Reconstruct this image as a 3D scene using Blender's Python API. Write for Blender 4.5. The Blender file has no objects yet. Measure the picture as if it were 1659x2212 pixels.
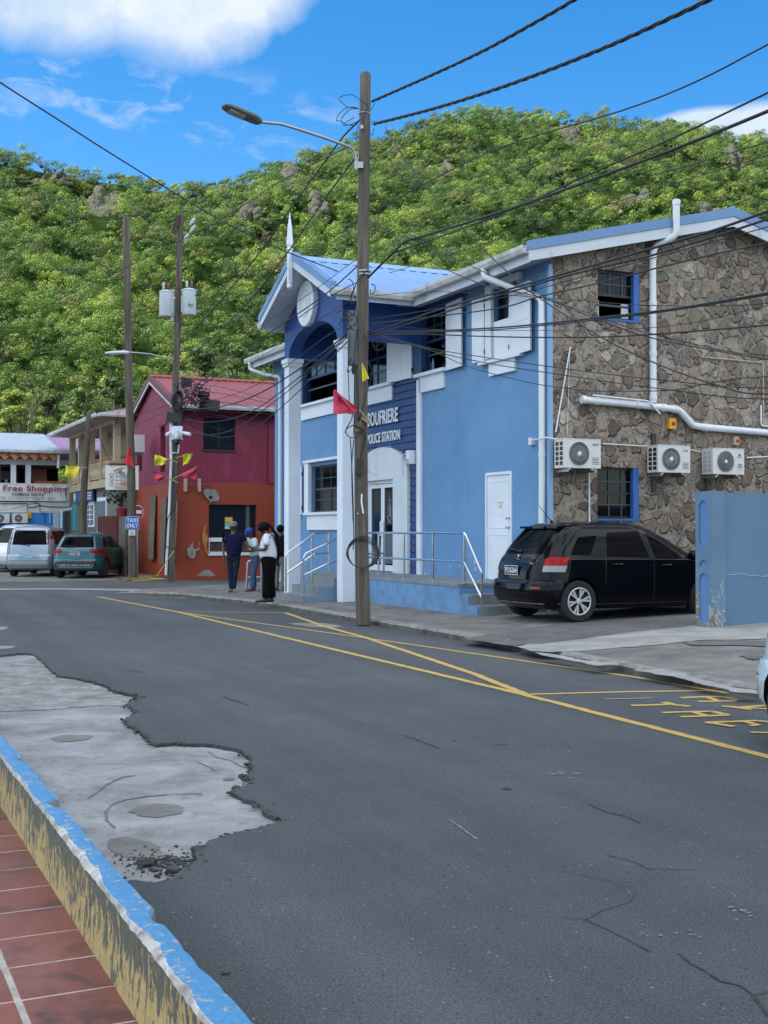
import bpy, bmesh, math, random
import numpy as np
from mathutils import Vector, Matrix, noise
R = math.radians
random.seed(7)
rng = np.random.default_rng(11)
SC = bpy.context.scene
COL = SC.collection
# ------------------------------------------------------------------ camera geometry
F = 2600.0; CU = 829.5; CV = 1106.0; CZ = 1.65
PH = math.atan(42.0 / F)
def ray(u, v):
    x = (u - CU) / F; z = -(v - CV) / F
    y2 = math.cos(PH) - z * math.sin(PH); z2 = math.sin(PH) + z * math.cos(PH)
    return Vector((x / y2, 1.0, z2 / y2))
TH = math.atan(0.4632)
CA, SA = math.cos(TH), math.sin(TH)          # street frame: a = away from the street, b = along it
AX = Vector((CA, SA, 0)); BX = Vector((-SA, CA, 0)); ZX = Vector((0, 0, 1))
def P(a, b, z=0.0): return AX * a + BX * b + Vector((0, 0, z))
def G(u, v, z=0.0):
    d = ray(u, v); t = (z - CZ) / d.z
    return Vector((d.x * t, t, z))
def onA(u, v, a):
    d = ray(u, v); t = a / d.dot(AX); return (BX.dot(d) * t, CZ + d.z * t)
def onB(u, v, b):
    d = ray(u, v); t = b / d.dot(BX); return (AX.dot(d) * t, CZ + d.z * t)
def atY(u, v, Y):
    d = ray(u, v); return Vector((d.x * Y, Y, CZ + d.z * Y))
K = {'3': (0, 756, .2442), '4': (270, 783, .2442), '5': (540, 486, .2604), '6': (540, 891, .293),
     '7': (918, 513, .2279), '8': (756, 864, .2604), 'r1': (1134, 405, .3164), 'r2': (1134, 864, .3164),
     'r3': (1026, 1080, .3255), 'r4': (1026, 1296, .3815), 'k': (0, 1242, .4232), 'kb': (0, 1566, .5), 'kc': (829.5, 1566, .5),
     'p': (475, 1107, .0977), 'z3': (124.2, 864, .1343), 'za': (0, 918, .09766), 'v': (0, 1107, .1823), 't': (324, 459, .1221),
     'top': (702, 151.2, .1139), 'mid': (745.3, 567, .1709), 'rb': (378, 810, .1628), 'w': (1501.3, 1080, .2319)}
def q(k, x, y):
    o = K[k]; return (o[0] + x * o[2], o[1] + y * o[2])
def qa(k, x, y, a): return onA(*q(k, x, y), a)
def qb(k, x, y, b): return onB(*q(k, x, y), b)
# ------------------------------------------------------------------ mesh builder
class MB:
    def __init__(s): s.v = []; s.f = []; s.m = []; s.cur = 0; s.smooth = False
    def add(s, vs, fs, m=None):
        n = len(s.v); s.v += [tuple(p) for p in vs]
        for f in fs: s.f.append(tuple(i + n for i in f)); s.m.append(s.cur if m is None else m)
        return s
    def quad(s, a, b, c, d, m=None): return s.add([a, b, c, d], [(0, 1, 2, 3)], m)
    def hexa(s, p, m=None):   # 8 points: bottom 0-3, top 4-7
        return s.add(p, [(3, 2, 1, 0), (4, 5, 6, 7), (0, 1, 5, 4), (1, 2, 6, 5), (2, 3, 7, 6), (3, 0, 4, 7)], m)
    def box(s, a0, a1, b0, b1, z0, z1, m=None):   # street frame
        return s.hexa([P(a0, b0, z0), P(a1, b0, z0), P(a1, b1, z0), P(a0, b1, z0), P(a0, b0, z1), P(a1, b0, z1), P(a1, b1, z1), P(a0, b1, z1)], m)
    def xbox(s, c, sx, sy, sz, M=None, m=None):
        M = M or Matrix.Identity(3)
        pts = [Vector(c) + M @ Vector((i * sx / 2, j * sy / 2, k * sz / 2)) for k in (-1, 1) for (i, j) in ((-1, -1), (1, -1), (1, 1), (-1, 1))]
        return s.hexa(pts, m)
    def prism(s, pts, d, m=None):
        n = len(pts); d = Vector(d); pts = [Vector(p) for p in pts]
        vs = pts + [p + d for p in pts]
        fs = [tuple(range(n))[::-1], tuple(range(n, 2 * n))] + [(i, (i + 1) % n, n + (i + 1) % n, n + i) for i in range(n)]
        return s.add(vs, fs, m)
    def tube(s, pts, r, n=8, caps=True, m=None, closed=False):
        pts = [Vector(p) for p in pts]; N = len(pts)
        rs = r if isinstance(r, (list, tuple)) else [r] * N
        vs = []; up = None
        for i, p in enumerate(pts):
            if closed: t = pts[(i + 1) % N] - pts[i - 1]
            else: t = pts[min(i + 1, N - 1)] - pts[max(i - 1, 0)]
            t = t.normalized() if t.length > 1e-9 else Vector((0, 0, 1))
            if up is None:
                up = Vector((0, 0, 1)) if abs(t.z) < .9 else Vector((1, 0, 0))
            x = t.cross(up)
            if x.length < 1e-4: x = t.cross(Vector((0, 1, 0)))
            x.normalize(); y = x.cross(t).normalized(); up = y
            for k in range(n):
                a = 2 * math.pi * k / n; vs.append(p + (x * math.cos(a) + y * math.sin(a)) * rs[i])
        fs = []
        for i in range(N if closed else N - 1):
            j = (i + 1) % N
            for k in range(n): fs.append((i * n + k, i * n + (k + 1) % n, j * n + (k + 1) % n, j * n + k))
        if caps and not closed: fs += [tuple(range(n))[::-1], tuple((N - 1) * n + k for k in range(n))]
        return s.add(vs, fs, m)
    def lathe(s, base, axis, prof, n=24, m=None):   # prof [(r, h)]
        axis = Vector(axis).normalized(); ref = Vector((0, 0, 1)) if abs(axis.z) < .9 else Vector((1, 0, 0))
        x = axis.cross(ref).normalized(); y = axis.cross(x)
        vs = [Vector(base) + axis * h + (x * math.cos(2 * math.pi * k / n) + y * math.sin(2 * math.pi * k / n)) * r for (r, h) in prof for k in range(n)]
        fs = [(i * n + k, i * n + (k + 1) % n, (i + 1) * n + (k + 1) % n, (i + 1) * n + k) for i in range(len(prof) - 1) for k in range(n)]
        fs += [tuple(range(n))[::-1], tuple((len(prof) - 1) * n + k for k in range(n))]
        return s.add(vs, fs, m)
    def blob(s, c, r, sub=1, sc=(1, 1, 1), jit=0.0, m=None):
        bm = bmesh.new(); bmesh.ops.create_icosphere(bm, subdivisions=sub, radius=1)
        c = Vector(c); vs = []
        for v in bm.verts:
            k = 1 + jit * noise.noise(v.co * 1.7 + c * 3)
            vs.append(c + Vector((v.co.x * sc[0], v.co.y * sc[1], v.co.z * sc[2])) * r * k)
        fs = [tuple(v.index for v in f.verts) for f in bm.faces]; bm.free()
        return s.add(vs, fs, m)
PM = {}
def _mesh(name, mb, mats, M):
    me = bpy.data.meshes.new(name)
    vs = mb.v
    if M is not None: vs = [tuple(M @ Vector(p)) for p in vs]
    me.from_pydata(vs, [], mb.f)
    for m in mats: me.materials.append(m)
    if len(mats) > 1: me.polygons.foreach_set('material_index', mb.m)
    bm = bmesh.new(); bm.from_mesh(me); bmesh.ops.recalc_face_normals(bm, faces=bm.faces) if len(bm.faces) < 60000 and not getattr(mb, 'norecalc', False) else None
    bm.to_mesh(me); bm.free()
    if mb.smooth:
        me.polygons.foreach_set('use_smooth', [True] * len(me.polygons))
        me.set_sharp_from_angle(angle=R(mb.smooth if mb.smooth is not True else 40))
    me.update(); return me
def tag(o, label, cat=None, group=None, kind=None):
    if label: o['label'] = label
    if cat: o['category'] = cat
    if group: o['group'] = group
    if kind: o['kind'] = kind
    return o
def thing(name, loc, label, cat, group=None, yaw=0.0):
    o = bpy.data.objects.new(name, None); COL.objects.link(o)
    o.empty_display_size = .2; o.location = loc; o.rotation_euler = (0, 0, yaw)
    PM[o.name] = Matrix.Translation(Vector(loc)) @ Matrix.Rotation(yaw, 4, 'Z')
    return tag(o, label, cat, group)
SPLIT = {'post', 'vent_slot', 'bare_render', 'knob', 'hinge', 'casement', 'side_beam', 'gutter', 'fascia', 'room_interior', 'mounting_strap', 'insulator', 'bracket'}
def islands(mb):
    par = list(range(len(mb.v)))
    def find(x):
        while par[x] != x: par[x] = par[par[x]]; x = par[x]
        return x
    for f in mb.f:
        r0 = find(f[0])
        for i in f[1:]: par[find(i)] = r0
    gr = {}
    for f, m in zip(mb.f, mb.m): gr.setdefault(find(f[0]), []).append((f, m))
    out = []
    for fs in gr.values():
        n = MB(); n.smooth = mb.smooth; mp = {}
        for f, m in fs:
            for i in f:
                if i not in mp: mp[i] = len(n.v); n.v.append(mb.v[i])
            n.f.append(tuple(mp[i] for i in f)); n.m.append(m)
        out.append(n)
    return out
def part(name, mb, mat, parent, label=None, local=False):
    if name in SPLIT:
        il = islands(mb)
        if len(il) > 1:
            for x in il[1:]: part_(name, x, mat, parent, label, local)
            return part_(name, il[0], mat, parent, label, local)
    return part_(name, mb, mat, parent, label, local)
def part_(name, mb, mat, parent, label=None, local=False):
    mats = mat if isinstance(mat, (list, tuple)) else [mat]
    Mw = PM[parent.name]
    me = _mesh(name, mb, mats, None if local else Mw.inverted())
    o = bpy.data.objects.new(name, me); COL.objects.link(o); o.parent = parent
    PM[o.name] = Mw
    if label: o['label'] = label
    return o
def solo(name, mb, mat, label=None, cat=None, group=None, kind=None, origin=None):
    mats = mat if isinstance(mat, (list, tuple)) else [mat]
    if origin is None:
        vs = mb.v; step = max(1, len(vs) // 2000); s_ = vs[::step]
        origin = Vector((sum(p[0] for p in s_) / len(s_), sum(p[1] for p in s_) / len(s_), min(p[2] for p in s_)))
    if kind == 'structure': origin = Vector((0, 0, 0))
    M = Matrix.Translation(origin)
    me = _mesh(name, mb, mats, M.inverted())
    o = bpy.data.objects.new(name, me); COL.objects.link(o); o.location = origin; PM[o.name] = M
    return tag(o, label, cat, group, kind)
def solobox_tree(o): return [c for c in bpy.data.objects if c.parent == o]
def dup(o, loc, yaw=None, label=None, parent=None):
    c = o.copy(); COL.objects.link(c)
    if parent is None:
        c.location = loc
        if yaw is not None: c.rotation_euler = (0, 0, yaw)
        if label: c['label'] = label
        PM[c.name] = Matrix.Translation(Vector(loc)) @ Matrix.Rotation(c.rotation_euler[2], 4, 'Z')
    else: c.parent = parent; PM[c.name] = PM[parent.name]
    for ch in solobox_tree(o): dup(ch, None, parent=c)
    return c
def text_tri(body, w, h, offset=0.0):
    """flat outline of some text, scaled to w x h; returns (verts2d, faces)"""
    cu = bpy.data.curves.new('t', 'FONT'); cu.body = body; cu.size = 1; cu.offset = offset; cu.resolution_u = 3; cu.space_character = 1.0 + offset * 3.2
    cu.fill_mode = 'BOTH'; cu.extrude = 0.0
    o = bpy.data.objects.new('t', cu); COL.objects.link(o)
    dg = bpy.context.evaluated_depsgraph_get(); me = bpy.data.meshes.new_from_object(o.evaluated_get(dg))
    vs = [(v.co.x, v.co.y) for v in me.vertices]; fs = [tuple(p.vertices) for p in me.polygons]
    bpy.data.objects.remove(o); bpy.data.curves.remove(cu); bpy.data.meshes.remove(me)
    x0 = min(v[0] for v in vs); x1 = max(v[0] for v in vs); y0 = min(v[1] for v in vs); y1 = max(v[1] for v in vs)
    if h is None: h = w * (y1 - y0) / (x1 - x0)
    return [((v[0] - x0) / (x1 - x0) * w, (v[1] - y0) / (y1 - y0) * h) for v in vs], fs
def text_on(mb, body, o, X, Y, w, h, t=.01, offset=0.0, m=None):
    """text with real thickness: o bottom-left, X right, Y up, facing X x Y"""
    vs, fs = text_tri(body, w, h, offset); o = Vector(o); X = Vector(X); Y = Vector(Y); N = X.cross(Y)
    top = [o + X * x + Y * y + N * t for x, y in vs]; bot = [o + X * x + Y * y for x, y in vs]
    n = len(vs); ed = {}
    for f in fs:
        for i in range(len(f)):
            e = (f[i], f[(i + 1) % len(f)]); ed[e] = 1
    F2 = [tuple(f) for f in fs]
    for (i, j) in list(ed):
        if (j, i) not in ed: F2.append((i, j, j + n, i + n))
    mb.add(top + bot, F2, m); mb.norecalc = True
# ------------------------------------------------------------------ materials
def newmat(name):
    m = bpy.data.materials.new(name); m.use_nodes = True; nt = m.node_tree; b = nt.nodes['Principled BSDF']
    return m, nt, b
def N(nt, t, **k):
    n = nt.nodes.new(t)
    for a, v in k.items():
        if a.startswith('i_'):
            n.inputs[a[2:].replace('_', ' ')].default_value = v
        else: setattr(n, a, v)
    return n
def L(nt, a, b): nt.links.new(a, b)
def ramp(nt, fac, stops, interp='LINEAR'):
    r = nt.nodes.new('ShaderNodeValToRGB'); r.color_ramp.interpolation = interp
    e = r.color_ramp.elements
    while len(e) < len(stops): e.new(.5)
    for i, (p, c) in enumerate(stops):
        e[i].position = p; e[i].color = (c if len(c) == 4 else (*c, 1)) if isinstance(c, tuple) else (c, c, c, 1)
    L(nt, fac, r.inputs[0]); return r.outputs[0]
def mix(nt, f, a, b, mode='MIX'):
    n = nt.nodes.new('ShaderNodeMix'); n.data_type = 'RGBA'; n.blend_type = mode
    for sock, v in ((n.inputs['Factor'], f), (n.inputs['A'], a), (n.inputs['B'], b)):
        if isinstance(v, (int, float)): sock.default_value = v if sock.name == 'Factor' else (v, v, v, 1)
        elif isinstance(v, tuple): sock.default_value = (*v[:3], 1)
        else: L(nt, v, sock)
    return n.outputs['Result']
def noise_(nt, scale, detail=4, rough=.55, vec=None, dist=0.0, sc=None):
    n = N(nt, 'ShaderNodeTexNoise'); n.inputs['Scale'].default_value = scale; n.inputs['Detail'].default_value = detail
    n.inputs['Roughness'].default_value = rough; n.inputs['Distortion'].default_value = dist
    if vec is None:
        tc = N(nt, 'ShaderNodeTexCoord'); vec = tc.outputs['Object']
    if sc is not None:
        mp = N(nt, 'ShaderNodeMapping'); mp.inputs['Scale'].default_value = sc; L(nt, vec, mp.inputs[0]); vec = mp.outputs[0]
    L(nt, vec, n.inputs['Vector']); return n.outputs['Fac']
def bump(nt, b, h, strength=.3, dist=.02):
    n = N(nt, 'ShaderNodeBump'); n.inputs['Strength'].default_value = strength; n.inputs['Distance'].default_value = dist
    L(nt, h, n.inputs['Height']); L(nt, n.outputs[0], b.inputs['Normal'])
MT = {}
def paint(name, col, rough=.6, var=.18, metal=0.0, scale=1.4, dirt=None, damt=.5, dlo=.52, bmp=.15, bsc=60, spec=None):
    if name in MT: return MT[name]
    m, nt, b = newmat(name)
    f = noise_(nt, scale, 5, .6)
    c2 = tuple(max(0, c * (1 - var)) for c in col); c1 = tuple(min(1, c * (1 + var * .6)) for c in col)
    c = ramp(nt, f, [(.3, c2), (.7, c1)])
    if dirt:
        d = noise_(nt, 2.2, 8, .7, sc=(1, 1, .45)); dm = ramp(nt, d, [(dlo, 0.0), (dlo + .14, damt)])
        c = mix(nt, dm, c, dirt)
    L(nt, c, b.inputs['Base Color']); b.inputs['Roughness'].default_value = rough; b.inputs['Metallic'].default_value = metal
    if spec is not None: b.inputs['Specular IOR Level'].default_value = spec
    if bmp: bump(nt, b, noise_(nt, bsc, 3, .6), bmp, .004)
    MT[name] = m; return m
def gloss(name, col, rough=.08, metal=0, coat=0, spec=.5):
    if name in MT: return MT[name]
    m, nt, b = newmat(name); b.inputs['Base Color'].default_value = (*col, 1); b.inputs['Roughness'].default_value = rough
    b.inputs['Metallic'].default_value = metal; b.inputs['Coat Weight'].default_value = coat; b.inputs['Coat Roughness'].default_value = .04
    b.inputs['Specular IOR Level'].default_value = spec
    f = noise_(nt, 3, 4); r = N(nt, 'ShaderNodeMapRange'); r.inputs['To Min'].default_value = rough * .7; r.inputs['To Max'].default_value = rough * 1.5 + .02
    L(nt, f, r.inputs[0]); L(nt, r.outputs[0], b.inputs['Roughness'])
    MT[name] = m; return m
GREY_D = (.10, .095, .085)
def m_bwall():
    m, nt, b = newmat('wall_blue'); tc = N(nt, 'ShaderNodeTexCoord'); v = tc.outputs['Object']
    big = noise_(nt, .55, 6, .62, vec=v); st = noise_(nt, 3.2, 6, .7, vec=v, sc=(1, 1, .10)); fn = noise_(nt, 26, 5, .7, vec=v)
    c = ramp(nt, big, [(.32, (.098, .240, .455)), (.68, (.140, .300, .53))])
    c = mix(nt, .35, c, ramp(nt, fn, [(.3, .86), (.7, 1.12)]), 'MULTIPLY')
    c = mix(nt, ramp(nt, st, [(.54, 0.0), (.70, .30)]), c, (.20, .31, .47)); c = mix(nt, ramp(nt, noise_(nt, 5, 6, .7, vec=v, sc=(1, 1, .07)), [(.60, 0.0), (.74, .35)]), c, (.06, .13, .27))
    s_ = N(nt, 'ShaderNodeSeparateXYZ'); L(nt, v, s_.inputs[0]); zr = N(nt, 'ShaderNodeMapRange'); zr.inputs['From Min'].default_value = .1; zr.inputs['From Max'].default_value = 1.5; zr.inputs['To Min'].default_value = .16; zr.inputs['To Max'].default_value = 0; L(nt, s_.outputs[2], zr.inputs[0])
    a_ = N(nt, 'ShaderNodeMath', operation='ADD'); L(nt, noise_(nt, 3.5, 7, .72, vec=v), a_.inputs[0]); L(nt, zr.outputs[0], a_.inputs[1])
    c = mix(nt, ramp(nt, a_.outputs[0], [(.60, 0.0), (.72, .55)]), c, (.10, .15, .21))
    L(nt, c, b.inputs['Base Color']); b.inputs['Roughness'].default_value = .7; bump(nt, b, fn, .3, .006); return m
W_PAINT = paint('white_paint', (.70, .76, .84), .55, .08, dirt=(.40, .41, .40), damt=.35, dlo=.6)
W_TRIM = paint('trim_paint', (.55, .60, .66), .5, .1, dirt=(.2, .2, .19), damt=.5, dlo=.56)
B_WALL = m_bwall()
B_NAVY = paint('wall_navy', (.006, .044, .17), .5, .18, dirt=(.012, .055, .15), damt=.5)
B_PERIM = paint('perimeter_blue', (.105, .20, .36), .75, .14, scale=.8, dirt=(.12, .17, .24), damt=.6, bmp=.3, bsc=30)
B_ROOF = paint('roof_blue', (.21, .36, .62), .38, .1, metal=.1, dirt=(.3, .42, .58), damt=.4)
B_FLASH = paint('flashing_blue', (.13, .25, .46), .4, .1)
GUT = paint('gutter_white', (.55, .56, .56), .45, .12, dirt=(.14, .14, .12), damt=.55, dlo=.5)
PVC = paint('white_pvc', (.66, .70, .74), .35, .06, dirt=(.3, .3, .28), damt=.35, dlo=.6, bmp=0)
GLASS = gloss('dark_window_glass', (.004, .005, .008), .06, 0, 0, .3)
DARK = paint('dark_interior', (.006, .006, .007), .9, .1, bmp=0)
BLACKM = paint('black_metal', (.012, .012, .013), .4, .2, bmp=0)
MUNT = paint('muntin_paint', (.05, .06, .07), .5, .1, bmp=0)
STEEL = gloss('stainless_steel', (.55, .57, .60), .14, 1.0)
GALV = paint('galvanised_steel', (.36, .38, .40), .38, .1, metal=.7, bmp=0)
RUBBER = paint('cable_rubber', (.012, .012, .014), .55, .1, bmp=0)
CONC = paint('grey_concrete', (.22, .22, .21), .85, .2, scale=2.5, dirt=(.08, .08, .075), damt=.6, bmp=.5, bsc=40)
STEPC = paint('step_concrete', (.20, .23, .25), .8, .15, scale=3, dirt=(.12, .13, .13), damt=.5, bmp=.3)
WOOD_B = paint('raw_board', (.30, .235, .14), .8, .2, scale=3, bmp=.2)
WOOD_G = paint('weathered_board', (.13, .115, .085), .85, .25, scale=3, bmp=.2)
def m_pole():
    m, nt, b = newmat('pole_timber')
    s = noise_(nt, 9, 6, .65, sc=(1, 1, .06)); s2 = noise_(nt, 30, 4, .6, sc=(1, 1, .04)); big = noise_(nt, .8, 4)
    c = ramp(nt, s, [(.3, (.034, .027, .021)), (.5, (.095, .080, .064)), (.7, (.19, .165, .135))])
    c = mix(nt, ramp(nt, s2, [(.58, 0.0), (.68, .7)]), c, (.018, .014, .011))
    c = mix(nt, ramp(nt, big, [(.45, 0.0), (.65, .6)]), c, (.085, .078, .066))
    L(nt, c, b.inputs['Base Color']); b.inputs['Roughness'].default_value = .85
    bump(nt, b, s2, .6, .01); return m
POLE = m_pole()
def m_stone():
    m, nt, b = newmat('rubble_stone')
    tc = N(nt, 'ShaderNodeTexCoord'); v = tc.outputs['Object']
    dn = N(nt, 'ShaderNodeTexNoise'); dn.inputs['Scale'].default_value = 2.6; dn.inputs['Detail'].default_value = 4; L(nt, v, dn.inputs['Vector'])
    sb = N(nt, 'ShaderNodeVectorMath', operation='SUBTRACT'); L(nt, dn.outputs['Color'], sb.inputs[0]); sb.inputs[1].default_value = (.5, .5, .5)
    ml = N(nt, 'ShaderNodeVectorMath', operation='SCALE'); L(nt, sb.outputs[0], ml.inputs[0]); ml.inputs['Scale'].default_value = .42
    ad = N(nt, 'ShaderNodeVectorMath', operation='ADD'); L(nt, v, ad.inputs[0]); L(nt, ml.outputs[0], ad.inputs[1])
    def vor(feat, sc=3.5):
        n = N(nt, 'ShaderNodeTexVoronoi', feature=feat); n.inputs['Scale'].default_value = sc; n.inputs['Randomness'].default_value = 1.0
        L(nt, ad.outputs[0], n.inputs['Vector']); return n
    f1 = vor('F1'); de = vor('DISTANCE_TO_EDGE')
    sep = N(nt, 'ShaderNodeSeparateColor'); L(nt, f1.outputs['Color'], sep.inputs[0])
    cols = [(0, (.17, .14, .12)), (.12, (.24, .20, .16)), (.24, (.085, .07, .066)), (.33, (.30, .28, .255)), (.46, (.16, .115, .095)),
            (.53, (.165, .155, .13)), (.62, (.28, .25, .225)), (.72, (.19, .165, .13)), (.78, (.15, .145, .14)), (.9, (.38, .36, .33)), (.95, (.19, .13, .105))]
    sc_ = ramp(nt, sep.outputs[0], cols, 'CONSTANT')
    fine = noise_(nt, 14, 8, .72, vec=v); fine2 = noise_(nt, 55, 4, .7, vec=v)
    sc_ = mix(nt, .8, sc_, ramp(nt, fine, [(.3, .42), (.7, 1.6)]), 'MULTIPLY')
    sc_ = mix(nt, .10, sc_, (.19, .18, .17))
    bl = noise_(nt, 4.2, 8, .74, vec=v)
    mort = mix(nt, ramp(nt, fine, [(.35, 0.0), (.65, 1.0)]), (.15, .135, .12), (.33, .30, .27))
    wob = noise_(nt, 6, 5, .62, vec=v)
    w = N(nt, 'ShaderNodeMath', operation='MULTIPLY_ADD'); L(nt, wob, w.inputs[0]); w.inputs[1].default_value = .34; w.inputs[2].default_value = -.135
    rd = N(nt, 'ShaderNodeMath', operation='MULTIPLY_ADD'); L(nt, f1.outputs['Distance'], rd.inputs[0]); rd.inputs[1].default_value = -.75; rd.inputs[2].default_value = .52
    mn = N(nt, 'ShaderNodeMath', operation='SMOOTH_MIN'); L(nt, de.outputs['Distance'], mn.inputs[0]); L(nt, rd.outputs[0], mn.inputs[1]); mn.inputs[2].default_value = .1
    lt = N(nt, 'ShaderNodeMath', operation='SUBTRACT'); L(nt, mn.outputs[0], lt.inputs[0]); L(nt, w.outputs[0], lt.inputs[1])
    mask = ramp(nt, lt.outputs[0], [(0.0, 0.0), (.05, 1.0)])
    c = mix(nt, mask, mort, sc_)
    c = mix(nt, 1.0, c, (1.30, 1.19, 1.07), 'MULTIPLY')
    c = mix(nt, ramp(nt, bl, [(.57, 0.0), (.66, .6)]), c, mix(nt, ramp(nt, fine, [(.4, 0.0), (.6, 1.0)]), (.22, .195, .17), (.36, .33, .30)))
    c = mix(nt, ramp(nt, noise_(nt, 2.0, 6, .7, vec=v), [(.52, 0.0), (.66, .5)]), c, (.085, .075, .068))
    L(nt, c, b.inputs['Base Color']); b.inputs['Roughness'].default_value = .9
    hh = N(nt, 'ShaderNodeMath', operation='MULTIPLY_ADD'); L(nt, ramp(nt, lt.outputs[0], [(0.0, 0.0), (.09, 1.0)]), hh.inputs[0]); hh.inputs[1].default_value = 1.0
    h2 = N(nt, 'ShaderNodeMath', operation='MULTIPLY'); L(nt, fine, h2.inputs[0]); h2.inputs[1].default_value = .6; L(nt, h2.outputs[0], hh.inputs[2])
    bump(nt, b, hh.outputs[0], 1.0, .09); return m
STONE = m_stone()
def m_asphalt():
    m, nt, b = newmat('asphalt')
    tc = N(nt, 'ShaderNodeTexCoord'); v = tc.outputs['Object']
    f = noise_(nt, 95, 4, .8, vec=v); g = noise_(nt, 30, 6, .75, vec=v); big = noise_(nt, .35, 5, .6, vec=v); mid = noise_(nt, 2.3, 6, .7, vec=v)
    c = ramp(nt, f, [(.36, (.022, .026, .029)), (.5, (.052, .060, .066)), (.64, (.118, .130, .140))])
    c = mix(nt, .55, c, ramp(nt, g, [(.35, .65), (.7, 1.3)]), 'MULTIPLY')
    c = mix(nt, .6, c, ramp(nt, big, [(.35, .78), (.65, 1.22)]), 'MULTIPLY')
    c = mix(nt, .5, c, ramp(nt, mid, [(.3, .8), (.7, 1.25)]), 'MULTIPLY')
    mpr = N(nt, 'ShaderNodeMapping'); mpr.inputs['Rotation'].default_value = (0, 0, -TH); L(nt, v, mpr.inputs[0]); lane = noise_(nt, 1.0, 4, .6, vec=mpr.outputs[0], sc=(.9, .05, 1), dist=.4)
    c = mix(nt, .8, c, ramp(nt, lane, [(.38, .80), (.62, 1.25)]), 'MULTIPLY')
    sp = N(nt, 'ShaderNodeTexVoronoi'); sp.inputs['Scale'].default_value = 34; L(nt, v, sp.inputs['Vector'])
    ss = N(nt, 'ShaderNodeSeparateColor'); L(nt, sp.outputs['Color'], ss.inputs[0])
    a1 = ramp(nt, ss.outputs[0], [(.93, 0.0), (.95, 1.0)]); a2 = ramp(nt, sp.outputs['Distance'], [(.14, 1.0), (.24, 0.0)])
    mm = N(nt, 'ShaderNodeMath', operation='MULTIPLY'); L(nt, a1, mm.inputs[0]); L(nt, a2, mm.inputs[1])
    c = mix(nt, mm.outputs[0], c, (.24, .24, .23))
    st = noise_(nt, .9, 6, .7, vec=v, dist=1.0)
    c = mix(nt, ramp(nt, st, [(.62, 0.0), (.72, .45)]), c, (.028, .03, .034))
    L(nt, c, b.inputs['Base Color']); b.inputs['Roughness'].default_value = .82
    hh = N(nt, 'ShaderNodeMath', operation='ADD'); L(nt, f, hh.inputs[0]); L(nt, g, hh.inputs[1])
    bump(nt, b, hh.outputs[0], .75, .012); return m
ASPH = m_asphalt()
def m_conc(name, base, dark, sc=1.0, fine=45, stain=.5):
    m, nt, b = newmat(name)
    tc = N(nt, 'ShaderNodeTexCoord'); v = tc.outputs['Object']
    f = noise_(nt, fine, 5, .7, vec=v); g = noise_(nt, 1.3 * sc, 7, .68, vec=v, dist=.6); h = noise_(nt, 4.5 * sc, 6, .7, vec=v, sc=(1, 1, 1), dist=.3)
    c = ramp(nt, g, [(.34, dark), (.62, base)])
    c = mix(nt, .6, c, ramp(nt, f, [(.3, .72), (.7, 1.22)]), 'MULTIPLY')
    c = mix(nt, ramp(nt, h, [(.55, 0.0), (.68, stain)]), c, tuple(d * .7 for d in dark))
    L(nt, c, b.inputs['Base Color']); b.inputs['Roughness'].default_value = .85
    bump(nt, b, mix(nt, .4, f, g), .5, .01); return m
SIDEW = m_conc('pavement_concrete', (.185, .178, .165), (.085, .082, .076))
SIDEW2 = m_conc('driveway_light', (.30, .30, .29), (.19, .19, .185), 1.4)
SIDEW3 = m_conc('driveway_dark', (.12, .118, .115), (.065, .065, .066), 1.5)
OLDC = m_conc('old_road_concrete', (.28, .29, .295), (.135, .138, .14), 1.25, 45, .6)
OLDR = m_conc('rough_road_concrete', (.26, .26, .255), (.11, .11, .11), 3.0, 18, .8)
PLAZA = m_conc('plaza_concrete', (.17, .165, .155), (.09, .088, .085))
# ================================================================== camera, world, light
cam = bpy.data.cameras.new('camera'); co = bpy.data.objects.new('camera', cam); COL.objects.link(co); SC.camera = co
cam.sensor_fit = 'VERTICAL'; cam.sensor_height = 36; cam.lens = 36 * F / 2212; cam.clip_end = 3000; cam.clip_start = .05
co.location = (0, 0, CZ); co.rotation_euler = (R(90) + PH, 0, 0)
SUN = Vector((-.52, -.14, .84)).normalized()
sl = bpy.data.lights.new('sun', 'SUN'); sl.energy = 5.0; sl.angle = R(.55); sl.color = (1, .95, .86)
so = bpy.data.objects.new('sun', sl); COL.objects.link(so); so.location = (0, 0, 60); so.rotation_euler = SUN.to_track_quat('Z', 'Y').to_euler()
W = bpy.data.worlds.new('World'); SC.world = W; W.use_nodes = True; nt = W.node_tree
bg = nt.nodes['Background']; sky = N(nt, 'ShaderNodeTexSky'); sky.sky_type = 'NISHITA'; sky.sun_disc = False
sky.sun_elevation = math.asin(SUN.z); sky.sun_rotation = math.atan2(SUN.x, SUN.y); sky.air_density = 1.0; sky.dust_density = .4; sky.ozone_density = 2.5
tc = N(nt, 'ShaderNodeTexCoord'); dv = tc.outputs['Generated']
hsv = N(nt, 'ShaderNodeHueSaturation'); hsv.inputs['Saturation'].default_value = 1.42; hsv.inputs['Value'].default_value = .76; L(nt, sky.outputs[0], hsv.inputs['Color'])
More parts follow.
